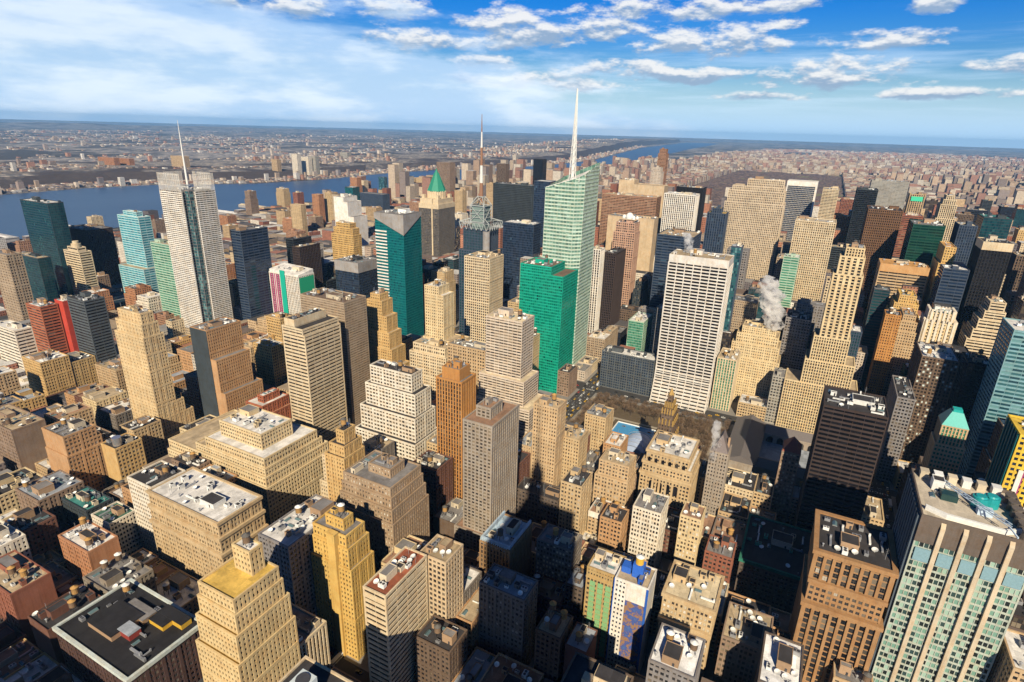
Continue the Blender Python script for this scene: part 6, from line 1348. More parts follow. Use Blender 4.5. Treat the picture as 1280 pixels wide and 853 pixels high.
 {'name': 'loft_building', 'cat': 'building', 'label': 'shaded dark loft with a blue skylight right of the residential tower', 'style': 'loft', 'wall': 'brown2', 'glass': 'dark', 'roof': 'tar', 'r': (-179.4, 363.9, -142.5, 381.9, 45.0), 'k': 'dark_a'},
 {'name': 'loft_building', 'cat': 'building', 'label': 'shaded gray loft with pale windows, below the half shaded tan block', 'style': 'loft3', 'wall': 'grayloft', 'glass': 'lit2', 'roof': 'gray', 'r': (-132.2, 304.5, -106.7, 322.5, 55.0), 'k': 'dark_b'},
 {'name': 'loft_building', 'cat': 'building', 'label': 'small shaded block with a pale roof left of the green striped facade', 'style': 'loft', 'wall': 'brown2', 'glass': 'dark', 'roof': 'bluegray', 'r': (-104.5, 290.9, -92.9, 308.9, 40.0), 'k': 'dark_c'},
 {'name': 'loft_building', 'cat': 'building', 'label': 'ochre block with pale green striped front, bottom centre', 'style': 'special', 'wall': 'ochre', 'glass': 'dark', 'roof': 'white', 'special': 'greenfront', 'r': (-86.9, 279.4, -69.1, 298.3, 70.0), 'k': 'green_gold'},
 {'name': 'loft_building', 'cat': 'building', 'label': 'white fronted tower with blue edges and a blue tank base on top', 'style': 'special', 'wall': 'white', 'glass': 'dark', 'roof': 'tan', 'special': 'bluewhite', 'r': (-68.3, 276.4, -49.1, 294.4, 72.0), 'k': 'blue_white'},
 {'name': 'loft_building', 'cat': 'building', 'label': 'golden loft with bright windows and a brown roof hall, bottom centre right', 'style': 'loft3', 'wall': 'tan2', 'glass': 'lit2', 'roof': 'cream', 'near': 1, 'cornice': 1, 'r': (-41.5, 286.3, -13.1, 316.6, 65.0), 't': [(48, 0, -1, 0, 0), (65, 0, 0, 0, 0)], 'k': 'gold_loft'},
 {'name': 'loft_building', 'cat': 'building', 'label': 'small red brick loft with a gray roof in the shaded blocks', 'style': 'loft', 'wall': 'redbrick', 'glass': 'dark', 'roof': 'gray', 'r': (-29.5, 369.9, -11.4, 389.3, 40.0), 'k': 'red_loft'},
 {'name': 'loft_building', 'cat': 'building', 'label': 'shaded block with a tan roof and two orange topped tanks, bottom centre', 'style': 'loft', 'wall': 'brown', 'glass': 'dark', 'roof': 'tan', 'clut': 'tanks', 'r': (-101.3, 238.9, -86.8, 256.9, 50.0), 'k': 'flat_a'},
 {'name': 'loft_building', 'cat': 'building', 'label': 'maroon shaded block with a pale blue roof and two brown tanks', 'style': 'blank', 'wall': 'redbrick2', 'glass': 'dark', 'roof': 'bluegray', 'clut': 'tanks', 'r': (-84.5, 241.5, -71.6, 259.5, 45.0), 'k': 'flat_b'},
 {'name': 'loft_building', 'cat': 'building', 'label': 'block with a bright white roof crossed by shadows, bottom edge', 'style': 'loft', 'wall': 'gray', 'glass': 'dark', 'roof': 'whiteroof', 'clut': 'tanks', 'r': (-35.7, 231.4, -13.5, 257.4, 70.0), 'k': 'white_roof'},
 {'name': 'loft_building', 'cat': 'building', 'label': 'gray brown front with a cluttered tan roof, bottom right of centre', 'style': 'loft3', 'wall': 'brown3', 'glass': 'dim', 'roof': 'tan', 'clut': 'busy', 'r': (-6.2, 286.5, 18.2, 315.3, 50.0), 'k': 'gray_bot'},
 {'name': 'loft_building', 'cat': 'building', 'label': 'dark block with a pale stained roof left of the orange arched office block', 'style': 'loft', 'wall': 'brown2', 'glass': 'dark', 'roof': 'whiteroof', 'r': (14.4, 246.0, 32.5, 279.0, 70.0), 'k': 'gray_bot2'},
 {'name': 'loft_building', 'cat': 'building', 'label': 'tan roof holding a big white cooling box at the bottom edge', 'style': 'loft', 'wall': 'cream', 'glass': 'dark', 'roof': 'tar', 'special2': 'coolbox', 'r': (-164.2, 103.0, -132.5, 131.0, 100.0), 'k': 'bot_white'},
 {'name': 'loft_building', 'cat': 'building', 'label': 'dark roof with a cream cabin penthouse at the bottom edge', 'style': 'loft', 'wall': 'brown', 'glass': 'dark', 'roof': 'tar', 'special2': 'cabin', 'r': (-68.2, 190.0, -39.5, 213.0, 75.0), 'k': 'bot_pent'},
 {'name': 'loft_building', 'cat': 'building', 'label': 'orange brown loft with a blank side and banded east windows, left side', 'style': 'loft', 'wall': 'orangetan', 'glass': 'dim', 'roof': 'gray', 'blankS': 1, 'near': 1, 'r': (-552.4, 206.9, -520.5, 231.1, 70.0), 't': [(52, 0, -1, -1, -6), (60, 0, 0, 0, -3), (70, 0, 0, 0, 0)], 'k': 'l_brick2'},
 {'name': 'loft_building', 'cat': 'building', 'label': 'yellow loft with a round steel tank on its roof', 'style': 'loft', 'wall': 'gold2', 'glass': 'dim', 'roof': 'tar', 'near': 1, 'clut': 'steeltank', 'blankS': 1, 'r': (-513.0, 230.0, -493.5, 251.8, 55.0), 'k': 'l_yellow'},
 {'name': 'loft_building', 'cat': 'building', 'label': 'loft with a flat gray roof left of the octagon topped tower base', 'style': 'loft', 'wall': 'tan2', 'glass': 'dim', 'roof': 'tar', 'r': (-542.2, 261.2, -521.3, 286.2, 50.0), 'k': 'l_gray'},
 {'name': 'loft_building', 'cat': 'building', 'label': 'broad loft with brown blank east wall at the left edge', 'style': 'loft', 'wall': 'brown3', 'glass': 'dim', 'roof': 'tan', 'blankE': 1, 'r': (-641.1, 195.2, -579.5, 219.9, 65.0), 'k': 'l_brown'},
 {'name': 'loft_building', 'cat': 'building', 'label': 'low building with a messy gray roof below the orange brown loft', 'style': 'loft', 'wall': 'brown3', 'glass': 'dim', 'roof': 'bluegray', 'clut': 'busy', 'r': (-517.2, 166.7, -484.5, 197.5, 45.0), 'k': 'l_flat'},
 {'name': 'loft_building', 'cat': 'building', 'label': 'dark brick loft with a black roof and an orange corner, left side', 'style': 'loft', 'wall': 'redbrick2', 'glass': 'dark', 'roof': 'tar', 'r': (-478.0, 138.0, -454.3, 163.0, 45.0), 'k': 'l_dark'},
 {'name': 'loft_building', 'cat': 'building', 'label': 'small white loft with square windows at the left edge', 'style': 'deco', 'wall': 'white3', 'glass': 'dark', 'roof': 'white', 'r': (-465.1, 118.7, -433.2, 136.7, 55.0), 'k': 'l_white'},
 {'name': 'loft_building', 'cat': 'building', 'label': 'white loft with a green edged roof left of the sand block', 'style': 'loft3', 'wall': 'white3', 'glass': 'dark', 'roof': 'greenroof', 'r': (-434.0, 177.5, -412.1, 195.5, 45.0), 'k': 'l_greenroof'},
 {'name': 'loft_building', 'cat': 'building', 'label': 'dark block with a teal roof edge left of the green trimmed white loft', 'style': 'loft', 'wall': 'slate', 'glass': 'dark', 'roof': 'teal', 'r': (-479.1, 179.7, -446.5, 197.7, 42.0), 'k': 'l_green2'},
 {'name': 'loft_building', 'cat': 'building', 'label': 'loft with a white roof, yellow tank and bare red brick side', 'style': 'loft', 'wall': 'brickorange', 'glass': 'dim', 'roof': 'white', 'blankE': 1, 'clut': 'tanks', 'r': (-413.2, 147.7, -379.3, 165.7, 55.0), 'k': 'l_redside'},
 {'name': 'loft_building', 'cat': 'building', 'label': 'gray windowed loft with round dark tanks, bottom left', 'style': 'loft', 'wall': 'grayloft2', 'glass': 'dark', 'roof': 'gray', 'near': 1, 'clut': 'tanks', 'r': (-371.8, 139.2, -341.6, 164.1, 45.0), 'k': 'l_tanks'},
 {'name': 'loft_building', 'cat': 'building', 'label': 'large dark building with a wide black roof edged by a white cornice, bottom left', 'style': 'loft', 'wall': 'redbrick3', 'glass': 'dark', 'roof': 'tar2', 'near': 1, 'cornice': 'whitec', 'clut': 'huts', 'r': (-331.4, 105.7, -265.5, 146.3, 55.0), 'k': 'l_bigblack'},
 {'name': 'loft_building', 'cat': 'building', 'label': 'loft with a blank red brick side and a yellow tank at the left edge', 'style': 'loft', 'wall': 'redbrick', 'glass': 'dim', 'roof': 'tan', 'blankE': 1, 'clut': 'tanks', 'r': (-429.1, 107.6, -387.0, 128.3, 50.0), 'k': 'l_brick3'},
 {'name': 'loft_building', 'cat': 'building', 'label': 'low block with dark roofs inside pale parapets and a yellow tank', 'style': 'blank', 'wall': 'redbrick2', 'glass': 'dark', 'roof': 'tar', 'clut': 'tanks', 'r': (-366.3, 106.1, -344.9, 135.4, 45.0), 'k': 'l_flat3'},
 {'name': 'loft_building', 'cat': 'building', 'label': 'yellow tan block with a white roof in the far left quarter', 'style': 'loft', 'wall': 'gold2', 'glass': 'dim', 'roof': 'white', 'r': (-777.5, 291.1, -740.0, 319.4, 60.0), 'k': 'l_tan_a'},
 {'name': 'loft_building', 'cat': 'building', 'label': 'ochre gridded block right of the yellow tan one', 'style': 'loft', 'wall': 'ochre2', 'glass': 'dim', 'roof': 'gray', 'r': (-769.5, 319.3, -740.8, 346.4, 50.0), 'k': 'l_tan_b'},
 {'name': 'loft_building', 'cat': 'building', 'label': 'white banded apartment slab at the left edge', 'style': 'ribbonw', 'wall': 'white3', 'glass': 'dark', 'roof': 'white', 'r': (-885.6, 310.6, -832.0, 328.6, 75.0), 'k': 'l_white2'},
 {'name': 'apartment_tower', 'cat': 'apartment tower', 'label': 'orange red tower with white bands among the left blocks', 'style': 'ribbonw', 'wall': 'redorange', 'glass': 'dark', 'roof': 'white', 'r': (-830.6, 329.2, -800.0, 347.2, 105.6), 'k': 'l_red1'},
 {'name': 'apartment_tower', 'cat': 'apartment tower', 'label': 'slim scarlet tower right of the orange red one', 'style': 'blank', 'wall': 'scarlet', 'glass': 'dark', 'roof': 'white', 'r': (-807.7, 349.0, -790.0, 367.0, 109.3), 'k': 'l_red2'},
 {'name': 'apartment_tower', 'cat': 'apartment tower', 'label': 'gray tower with white vertical lines left of the cyan tower foot', 'style': 'ribbonw', 'wall': 'slate2', 'glass': 'black', 'roof': 'tar', 'r': (-775.1, 348.4, -740.0, 370.5, 117.4), 'k': 'l_graytower'},
 {'name': 'loft_building', 'cat': 'building', 'label': 'low tan block left of the octagon topped tower', 'style': 'loft', 'wall': 'tan', 'glass': 'dim', 'roof': 'gravel', 'r': (-746.7, 345.0, -697.9, 368.0, 40.0), 'k': 'l_tan_c'},
 {'name': 'apartment_tower', 'cat': 'apartment tower', 'label': 'thin blue glass tower at the river, right of the smokestack', 'style': 'curtain', 'wall': 'slateblue', 'glass': 'bluegreen', 'roof': 'gray', 'noclut': 1, 'r': (-1938.2, 2300.0, -1903.7, 2324.0, 84.1), 'k': 'river_glass1'},
 {'name': 'apartment_tower', 'cat': 'apartment tower', 'label': 'blue glass riverside tower with a pale top, left of the slim tan towers', 'style': 'curtain', 'wall': 'slateblue', 'glass': 'bluegreen', 'roof': 'white', 'noclut': 1, 'r': (-1740.3, 2150.0, -1690.8, 2180.0, 70.2), 'k': 'river_glass2'},
 {'name': 'apartment_tower', 'cat': 'apartment tower', 'label': 'slim tan apartment tower, leftmost of three before the river', 'style': 'loft', 'wall': 'tan2', 'glass': 'dark', 'roof': 'tan', 'noclut': 1, 'r': (-1755.2, 2240.0, -1709.4, 2264.0, 95.3), 'k': 'tan_pair1'},
 {'name': 'apartment_tower', 'cat': 'apartment tower', 'label': 'slim tan apartment tower, middle of three before the river', 'style': 'loft', 'wall': 'tan2', 'glass': 'dark', 'roof': 'tan', 'noclut': 1, 'r': (-1742.8, 2290.0, -1715.0, 2312.0, 92.2), 'k': 'tan_pair2'},
 {'name': 'apartment_tower', 'cat': 'apartment tower', 'label': 'slim tan apartment tower, rightmost of three left of the green pyramid', 'style': 'loft', 'wall': 'tan2', 'glass': 'dark', 'roof': 'tan', 'noclut': 1, 'r': (-1675.9, 2250.0, -1640.0, 2274.0, 98.9), 'k': 'tan_pair3'},
 {'name': 'office_block', 'cat': 'office block', 'label': 'wide navy slab just below the tan smokestack', 'style': 'vert', 'wall': 'slateblue', 'glass': 'navy', 'roof': 'gray', 'noclut': 1, 'r': (-1575.9, 1750.0, -1459.9, 1790.0, 76.5), 'k': 'navy_far'},
 {'name': 'glass_tower', 'cat': 'glass tower', 'label': 'teal glass tower top just behind the slim white tower', 'style': 'curtain', 'wall': 'slate', 'glass': 'teal', 'roof': 'white', 'noclut': 1, 'r': (-1173.2, 1250.0, -1144.5, 1276.0, 157.9), 'k': 'teal_behind'},
 {'name': 'apartment_tower', 'cat': 'apartment tower', 'label': 'pinkish brick tower rising beside the river left of the slim white tower', 'style': 'loft', 'wall': 'brickorange', 'glass': 'dim', 'roof': 'tan', 'noclut': 1, 'r': (-1454.9, 1400.0, -1427.3, 1420.8, 106.5), 'k': 'brick_far'},
 {'name': 'apartment_tower', 'cat': 'apartment tower', 'label': 'tan apartment tower standing alone near the white pier sheds', 'style': 'loft', 'wall': 'tan2', 'glass': 'dim', 'roof': 'tan', 'noclut': 1, 'r': (-1389.7, 1250.0, -1347.6, 1268.0, 94.5), 'k': 'tan_far'},
 {'name': 'apartment_tower', 'cat': 'apartment tower', 'label': 'gray brown twin slab just right behind the green pyramid tower', 'style': 'vert', 'wall': 'brown3', 'glass': 'dark', 'roof': 'gray', 'noclut': 1, 'r': (-1420.7, 2050.0, -1358.7, 2090.0, 185.6), 'k': 'brown_twin'},
 {'name': 'apartment_tower', 'cat': 'apartment tower', 'label': 'dark slab tower against the far river left of the white spire', 'style': 'curtain', 'wall': 'black2', 'glass': 'black', 'roof': 'tar', 'noclut': 1, 'r': (-913.1, 1900.0, -876.6, 1930.0, 224.5), 'k': 'dark_far'},
 {'name': 'apartment_tower', 'cat': 'apartment tower', 'label': 'slender dark tower against the river right of the tall mast', 'style': 'vert', 'wall': 'brown', 'glass': 'dark', 'roof': 'tar', 'noclut': 1, 'r': (-1169.5, 2100.0, -1130.0, 2130.0, 189.0), 'k': 'slender_far'},
 {'name': 'glass_tower', 'cat': 'glass tower', 'label': 'gray blue glass slab with white top left of the faceted tower', 'style': 'curtain', 'wall': 'slateblue', 'glass': 'navy', 'roof': 'white', 'noclut': 1, 'r': (-501.1, 1050.0, -467.3, 1080.0, 227.2), 'k': 'gray_glass_mid'},
 {'name': 'apartment_tower', 'cat': 'apartment tower', 'label': 'ribbed brown tower, left of two twins on the bank across the river', 'style': 'vert', 'wall': 'brickorange', 'glass': 'dark', 'roof': 'gray', 'noclut': 1, 'r': (-3925.9, 2100.0, -3762.5, 2130.0, 94.8), 'k': 'nj1'},
 {'name': 'apartment_tower', 'cat': 'apartment tower', 'label': 'ribbed brown tower, right of two twins on the bank across the river', 'style': 'vert', 'wall': 'brickorange', 'glass': 'dark', 'roof': 'gray', 'noclut': 1, 'r': (-3896.7, 2180.0, -3750.1, 2210.0, 88.6), 'k': 'nj2'},
 {'name': 'apartment_tower', 'cat': 'apartment tower', 'label': 'wide tan apartment tower across the river behind the white mast', 'style': 'loft', 'wall': 'tan', 'glass': 'dim', 'roof': 'tan', 'noclut': 1, 'r': (-3528.4, 2300.0, -3415.9, 2340.0, 114.1), 'k': 'nj3'},
 {'name': 'apartment_tower', 'cat': 'apartment tower', 'label': 'pale tower, leftmost and tallest of three on the bank across the river', 'style': 'loft', 'wall': 'white3', 'glass': 'dim', 'roof': 'gray', 'noclut': 1, 'r': (-2951.1, 2700.0, -2903.7, 2730.0, 140.6), 'k': 'nj4'},
 {'name': 'apartment_tower', 'cat': 'apartment tower', 'label': 'pale tower, middle of three together on the bank across the river', 'style': 'loft', 'wall': 'white3', 'glass': 'dim', 'roof': 'gray', 'noclut': 1, 'r': (-2967.8, 2790.0, -2906.0, 2820.0, 119.5), 'k': 'nj5'},
 {'name': 'apartment_tower', 'cat': 'apartment tower', 'label': 'pale gray tower, rightmost of three together on the bank across the river', 'style': 'loft', 'wall': 'gray3', 'glass': 'dim', 'roof': 'gray', 'noclut': 1, 'r': (-2939.8, 2830.0, -2885.0, 2860.0, 124.3), 'k': 'nj6'},
 {'name': 'apartment_tower', 'cat': 'apartment tower', 'label': 'pale gray tower farther up the bank across the river, alone', 'style': 'loft', 'wall': 'gray3', 'glass': 'dim', 'roof': 'gray', 'noclut': 1, 'r': (-3658.7, 3870.0, -3579.8, 3910.0, 100.1), 'k': 'nj7'},
 {'name': 'apartment_tower', 'cat': 'apartment tower', 'label': 'small tan tower on the far bank left of the three pale ones', 'style': 'loft', 'wall': 'tan', 'glass': 'dim', 'roof': 'tan', 'noclut': 1, 'r': (-3073.7, 2650.0, -3024.9, 2680.0, 103.8), 'k': 'nj8'},
 {'name': 'art_deco_tower', 'cat': 'art deco tower', 'label': 'dark brick tower with gilded ornate tops standing before the white gridded slab', 'style': 'deco', 'wall': 'brown', 'glass': 'dim', 'roof': 'brown', 'special2': 'gilded', 'noclut': 1, 'r': (-97.0, 482.0, -82.7, 500.8, 93.0), 't': [(62, -1, -1, -1, -1), (76, 1, 1, 1, 1), (86, 2.5, 2.5, 2.5, 2.5), (92, 4, 4, 4, 4), (99, 5.5, 6, 5.5, 6)], 'k': 'radiator'},
]
FILL = [  # dark walls beyond the right-hand avenue stand in for the shade there
 ('office_tower', 'tall tan office tower with white roof, in front of the cream piered tower', (113.7, 285.5, 142.9, 316.1, 93.4), [(65.4, 0, 0, 0, 0), (93.4, 2.5, 2, 2.5, 2)], 'loft', 'tan', 'dark', 'white'),
 ('brick_building', 'low tan building with white roof, right of the gray loft with dark tanks', (-354.0, 164.9, -321.4, 187.0, 21.6), None, 'loft', 'tan', 'dark', 'white'),
 ('loft_building', 'mid height dark brick loft with reddish roof, left of the small shaded block', (-130.7, 285.5, -105.3, 303.7, 26.8), None, 'loft', 'redbrick2', 'dim', 'redtan'),
 ('brick_building', 'low sandy tan building with reddish roof, left of the shaded block with two orange tanks', (-123.9, 205.0, -94.5, 235.7, 21.9), None, 'loft', 'sand4', 'dark', 'redtan'),
 ('loft_building', 'mid height orange brown loft with tan roof, left of the gray roofed loft', (-154.9, 236.8, -143.7, 267.5, 34.6), None, 'loft', 'orangetan', 'dark', 'tan'),
 ('loft_building', 'mid height pale yellow loft with dark roof, left of the low gray roofed row', (-549.5, 156.3, -520.6, 187.0, 43.0), None, 'loft', 'cream2', 'dark', 'tar'),
 ('loft_building', 'mid height gray loft with reddish roof, beyond the small red gabled loft', (-29.7, 397.9, -7.2, 428.5, 32.0), None, 'loft', 'grayloft', 'dark', 'redtan'),
 ('brick_building', 'low golden building with reddish roof, left of the dark parapet roof block', (-381.1, 78.8, -358.1, 105.3, 21.0), None, 'loft', 'gold2', 'dark', 'redtan'),
 ('loft_building', 'mid height gray loft with white roof, left of the gray roofed garment loft', (-627.4, 285.5, -597.3, 316.1, 34.8), None, 'loft', 'grayloft', 'dim', 'white'),
 ('loft_building', 'mid height cream loft with dark roof, right of the gabled gray tower', (-38.3, 478.4, -8.3, 509.0, 31.8), None, 'loft', 'cream', 'dim', 'tar'),
 ('brick_building', 'low orange brown building with blue gray roof, right of the dark brick loft with tank', (-139.2, 205.0, -124.5, 235.7, 18.5), None, 'loft', 'orangetan', 'dark', 'bluegray'),
 ('office_tower', 'tall dark brown office tower with white roof, left of the yellow and navy tower', (162.1, 558.9, 186.6, 589.5, 100.1), [(70.0, 0, 0, 0, 0), (100.1, 2.5, 2, 2.5, 2)], 'grid2', 'brown', 'dim', 'white'),
 ('brick_building', 'mid height golden building with white roof, in front of the dark parapet roof block', (-357.5, 78.8, -337.5, 105.3, 22.1), None, 'loft', 'gold2', 'dim', 'white'),
 ('loft_building', 'mid height tan loft with dark roof, right of the white and blue painted tower', (-64.5, 317.4, -38.9, 348.0, 27.4), None, 'loft', 'tan2', 'dim', 'tar'),
 ('brick_building', 'mid height sandy tan building with dark roof, in front of the gabled gray tower', (-30.7, 446.5, -8.3, 477.1, 24.7), None, 'loft', 'sand4', 'dark', 'tar'),
 ('loft_building', 'mid height pale yellow loft with tan roof, in front of the low tan block row', (-652.7, 285.5, -628.0, 316.1, 42.5), None, 'loft', 'cream2', 'dark', 'tan'),
 ('loft_building', 'mid height orange brown loft with dark roof, beyond the gray facade block', (-9.5, 317.4, 16.9, 348.0, 30.0), None, 'loft', 'orangetan', 'dark', 'tar'),
 ('brick_building', 'mid height dark brick building with dark roof, left of the cream loft with red roof', (-81.1, 397.9, -53.8, 428.5, 25.8), None, 'loft', 'redbrick2', 'dim', 'tar'),
 ('apartment_tower', 'very tall taupe apartment tower with gray roof, beyond the mottled blue green tower', (-86.1, 800.4, -53.9, 831.0, 114.5), None, 'deco', 'taupe', 'dark', 'gray'),
 ('loft_building', 'tall sandy tan loft with reddish roof, beyond the orange brown loft with terrace', (-619.9, 236.8, -599.8, 267.5, 51.7), None, 'loft', 'sand4', 'dim', 'redtan'),
 ('office_block', 'tall pale gray office block with gray roof, in front of the pale yellow stepped block', (-15.3, 694.0, -3.0, 721.6, 59.6), None, 'loft', 'gray3', 'dark', 'gray'),
 ('brick_building', 'low tan building with white roof, in front of the tall columned block', (-47.0, 694.0, -15.9, 721.6, 17.9), None, 'loft', 'tan2', 'dark', 'white'),
 ('apartment_tower', 'dark brown apartment tower with tan roof, right of the black tower with cream crown', (252, 1041.8, 279.4, 1072.5, 173.1), None, 'vert', 'brown', 'dark', 'tan'),
 ('loft_building', 'mid height tan loft with dark roof, left of the tower with red hipped roof', (-7.7, 478.4, 6.5, 509.0, 32.4), None, 'loft', 'tan2', 'dark', 'tar'),
 ('loft_building', 'tall tan loft with tan roof, in front of the dark brown ribbon block', (68.0, 446.5, 81.4, 477.1, 56.4), None, 'loft', 'tan2', 'dark', 'tan'),
 ('apartment_tower', 'very tall gray apartment tower with gray roof, beyond the flat gray tower', (-6.4, 810.8, 26.6, 831.0, 119.5), None, 'loft', 'gray', 'dim', 'gray'),
 ('loft_building', 'mid height gray loft with white roof, right of the tan gridded wing', (-182.9, 245.3, -155.5, 267.5, 44.7), None, 'loft', 'grayloft', 'dim', 'white'),
 ('loft_building', 'tall tan loft with gray roof, right of the pale cluttered roof block', (50.6, 285.5, 68.1, 296.2, 52.2), None, 'loft', 'tan', 'dim', 'gray'),
 ('apartment_tower', 'tall tan apartment tower with tan roof, beyond the cream blank tower', (-549.7, 768.5, -520.6, 799.1, 97.8), [(80.2, 0, 0, 0, 0), (97.8, 2, 2, 2, 2)], 'deco', 'tan2', 'dim', 'tan'),
 ('loft_building', 'tall brown loft with gray roof, left of the orange tower with dark flank', (-600.2, 366.0, -579.7, 396.6, 50.1), None, 'loft', 'brown3', 'dark', 'gray'),
 ('office_block', 'mid height taupe office block with white roof, left of the low dark glass box', (-270.7, 768.5, -244.6, 799.1, 36.5), None, 'loft', 'taupe', 'dark', 'white'),
 ('loft_building', 'mid height brown loft with dark roof, right of the pale terraced tower', (-259.6, 636.4, -244.6, 664.0, 32.4), None, 'loft', 'brown3', 'dim', 'tar'),
 ('loft_building', 'mid height sandy tan loft with gray roof, right of the red brick side loft', (-431.9, 129.1, -402.5, 146.9, 26.1), None, 'loft', 'sand4', 'dark', 'gray'),
 ('brick_building', 'mid height dark brick building with dark roof, left of the dark parapet roof block', (-411.2, 78.8, -381.7, 106.5, 22.4), None, 'loft', 'redbrick2', 'dark', 'tar'),
 ('loft_building', 'mid height pale yellow loft with reddish roof, right of the cream loft with red roof', (-53.2, 397.9, -30.3, 428.5, 30.3), None, 'loft', 'cream2', 'dark', 'redtan'),
 ('loft_building', 'mid height cream loft with blue gray roof, right of the gold bright windowed loft', (-38.3, 317.4, -10.1, 348.0, 35.7), None, 'loft', 'cream', 'dim', 'bluegray'),
 ('loft_building', 'tall pale yellow loft with reddish roof, left of the tan gridded wing', (-213.3, 236.8, -183.5, 267.5, 51.1), None, 'loft', 'cream2', 'dim', 'redtan'),
 ('loft_building', 'mid height pale yellow loft with gray roof, left of the shaded gray green loft', (-155.5, 317.4, -133.0, 348.0, 30.4), None, 'loft', 'cream2', 'dim', 'gray'),
 ('office_tower', 'tall brown office tower with dark roof, right of the gray roofed garment loft', (-425.0, 236.8, -397.7, 249.5, 63.2), None, 'loft', 'brown3', 'dim', 'tar'),
 ('loft_building', 'tall sandy tan loft with white roof, left of the yellow tan block', (-764, 236.8, -739.2, 267.5, 59.9), None, 'loft', 'sand4', 'dark', 'white'),
 ('brick_building', 'mid height brown building with white roof, in front of the dark parapet roof block', (-336.9, 78.8, -311.2, 104.9, 25.7), None, 'loft', 'brown3', 'dim', 'white'),
 ('brick_building', 'low golden building with reddish roof, right of the gray loft with dark tanks', (-377.4, 164.9, -354.6, 187.0, 21.6), None, 'loft', 'gold2', 'dim', 'redtan'),
 ('office_tower', 'tall slate office tower with dark roof, right of the dark brown slim tower', (-261.9, 961.4, -244.6, 992.0, 80.8), [(66.2, 0, 0, 0, 0), (80.8, 2, 2, 2, 2)], 'vert', 'slate', 'dark', 'tar'),
 ('apartment_tower', 'tall gray apartment tower with tan roof, right of the yellow octagonal shaft', (-310.2, 317.4, -290.3, 347.5, 64.0), None, 'deco', 'grayloft', 'dark', 'tan'),
 ('loft_building', 'mid height white loft with white roof, in front of the pale green glass tower', (-959.3, 527.0, -926.9, 557.6, 49.2), [(40.4, 0, 0, 0, 0), (49.2, 2, 2, 2, 2)], 'loft', 'white3', 'dark', 'white'),
 ('loft_building', 'mid height pale yellow loft with reddish roof, left of the gabled gray tower', (-59.6, 478.4, -38.9, 509.0, 32.0), None, 'loft', 'cream2', 'dim', 'redtan'),
 ('loft_building', 'tall dark brick loft with dark roof, right of the gray ribbed residential tower', (-214, 366.0, -183.5, 396.6, 58.8), None, 'loft', 'redbrick2', 'dark', 'tar'),
 ('office_tower', 'tall dark brown office tower with dark roof, beyond the flat gray tower', (-34.7, 800.4, -15.8, 831.0, 106.2), [(74.4, 0, 0, 0, 0), (106.2, 2.5, 2, 2.5, 2)], 'vert', 'darkbrown', 'dark', 'tar'),
 ('loft_building', 'mid height golden loft with blue gray roof, in front of the yellow tan block', (-718.8, 236.8, -689.7, 267.5, 43.3), None, 'loft', 'gold2', 'dim', 'bluegray'),
 ('loft_building', 'tall orange brick loft with dark roof, left of the pale green glass tower', (-989.4, 527.0, -959.9, 557.6, 58.9), [(48.3, 0, 0, 0, 0), (58.9, 2, 2, 2, 2)], 'loft', 'brickorange', 'dark', 'tar'),
 ('loft_building', 'tall orange brown loft with blue gray roof, left of the cream stepped warehouse', (-397.1, 236.8, -366.3, 249.5, 60.0), None, 'loft', 'orangetan', 'dim', 'bluegray'),
 ('apartment_tower', 'tall stone apartment tower with tan roof, left of the orange sliver', (57.6, 800.4, 81.4, 831.0, 71.3), None, 'loft', 'stone', 'dark', 'tan'),
 ('loft_building', 'mid height sandy tan loft with reddish roof, right of the gray facade block', (17.5, 317.4, 29.6, 348.0, 29.3), None, 'loft', 'sand4', 'dark', 'redtan'),
 ('brick_building', 'low tan building with tan roof, in front of the dark brick shaded loft', (-453.5, 137.5, -432.5, 155.2, 20.9), None, 'loft', 'tan2', 'dark', 'tan'),
 ('office_tower', 'tall dark brown office tower with dark roof, right of the cream piered tower', (132.5, 366.0, 152.0, 396.6, 66.8), None, 'curtain', 'darkbrown', 'dim', 'tar'),
 ('office_tower', 'very tall dark brown office tower with tan roof, right of the stepped cream pyramid', (189.1, 722.9, 207.1, 750.5, 173.4), [(121.4, 0, 0, 0, 0), (173.4, 2.5, 2, 2.5, 2)], 'curtain', 'darkbrown', 'dim', 'tan'),
 ('apartment_tower', 'tall cream apartment tower with dark roof, left of the yellow octagonal shaft', (-314.4, 285.5, -296.0, 316.1, 75.6), [(52.9, 0, 0, 0, 0), (75.6, 2.5, 2, 2.5, 2)], 'deco', 'cream', 'dark', 'tar'),
 ('office_tower', 'very tall blue gray office tower with white roof, in front of the dark ribbed block', (44.9, 726.8, 63.7, 750.5, 117.5), None, 'vert', 'slateblue', 'darkteal', 'white'),
 ('loft_building', 'mid height dark brown loft with gray roof, left of the teal hipped roof tower', (112, 558.9, 139.4, 589.5, 40.3), [(33.1, 0, 0, 0, 0), (40.3, 2, 2, 2, 2)], 'loft', 'darkbrown', 'dark', 'gray'),
 ('loft_building', 'brown loft with blue gray roof, in front of the tower with red hipped roof', (21.7, 487.8, 51.6, 509.0, 31.5), None, 'loft', 'brown3', 'dark', 'bluegray'),
 ('loft_building', 'mid height gray loft with gray roof, right of the tan roof cluster block', (-156.9, 446.5, -137.1, 477.1, 29.4), None, 'loft', 'grayloft', 'dark', 'gray'),
 ('loft_building', 'tall orange brown loft with gray roof, left of the orange tower with dark flank', (-658.8, 397.9, -633.6, 428.5, 58.8), None, 'loft', 'orangetan', 'dim', 'gray'),
 ('loft_building', 'mid height pale yellow loft with reddish roof, right of the shaded gray green loft', (-111.6, 323.3, -91.0, 348.0, 29.4), None, 'loft', 'cream2', 'dark', 'redtan'),
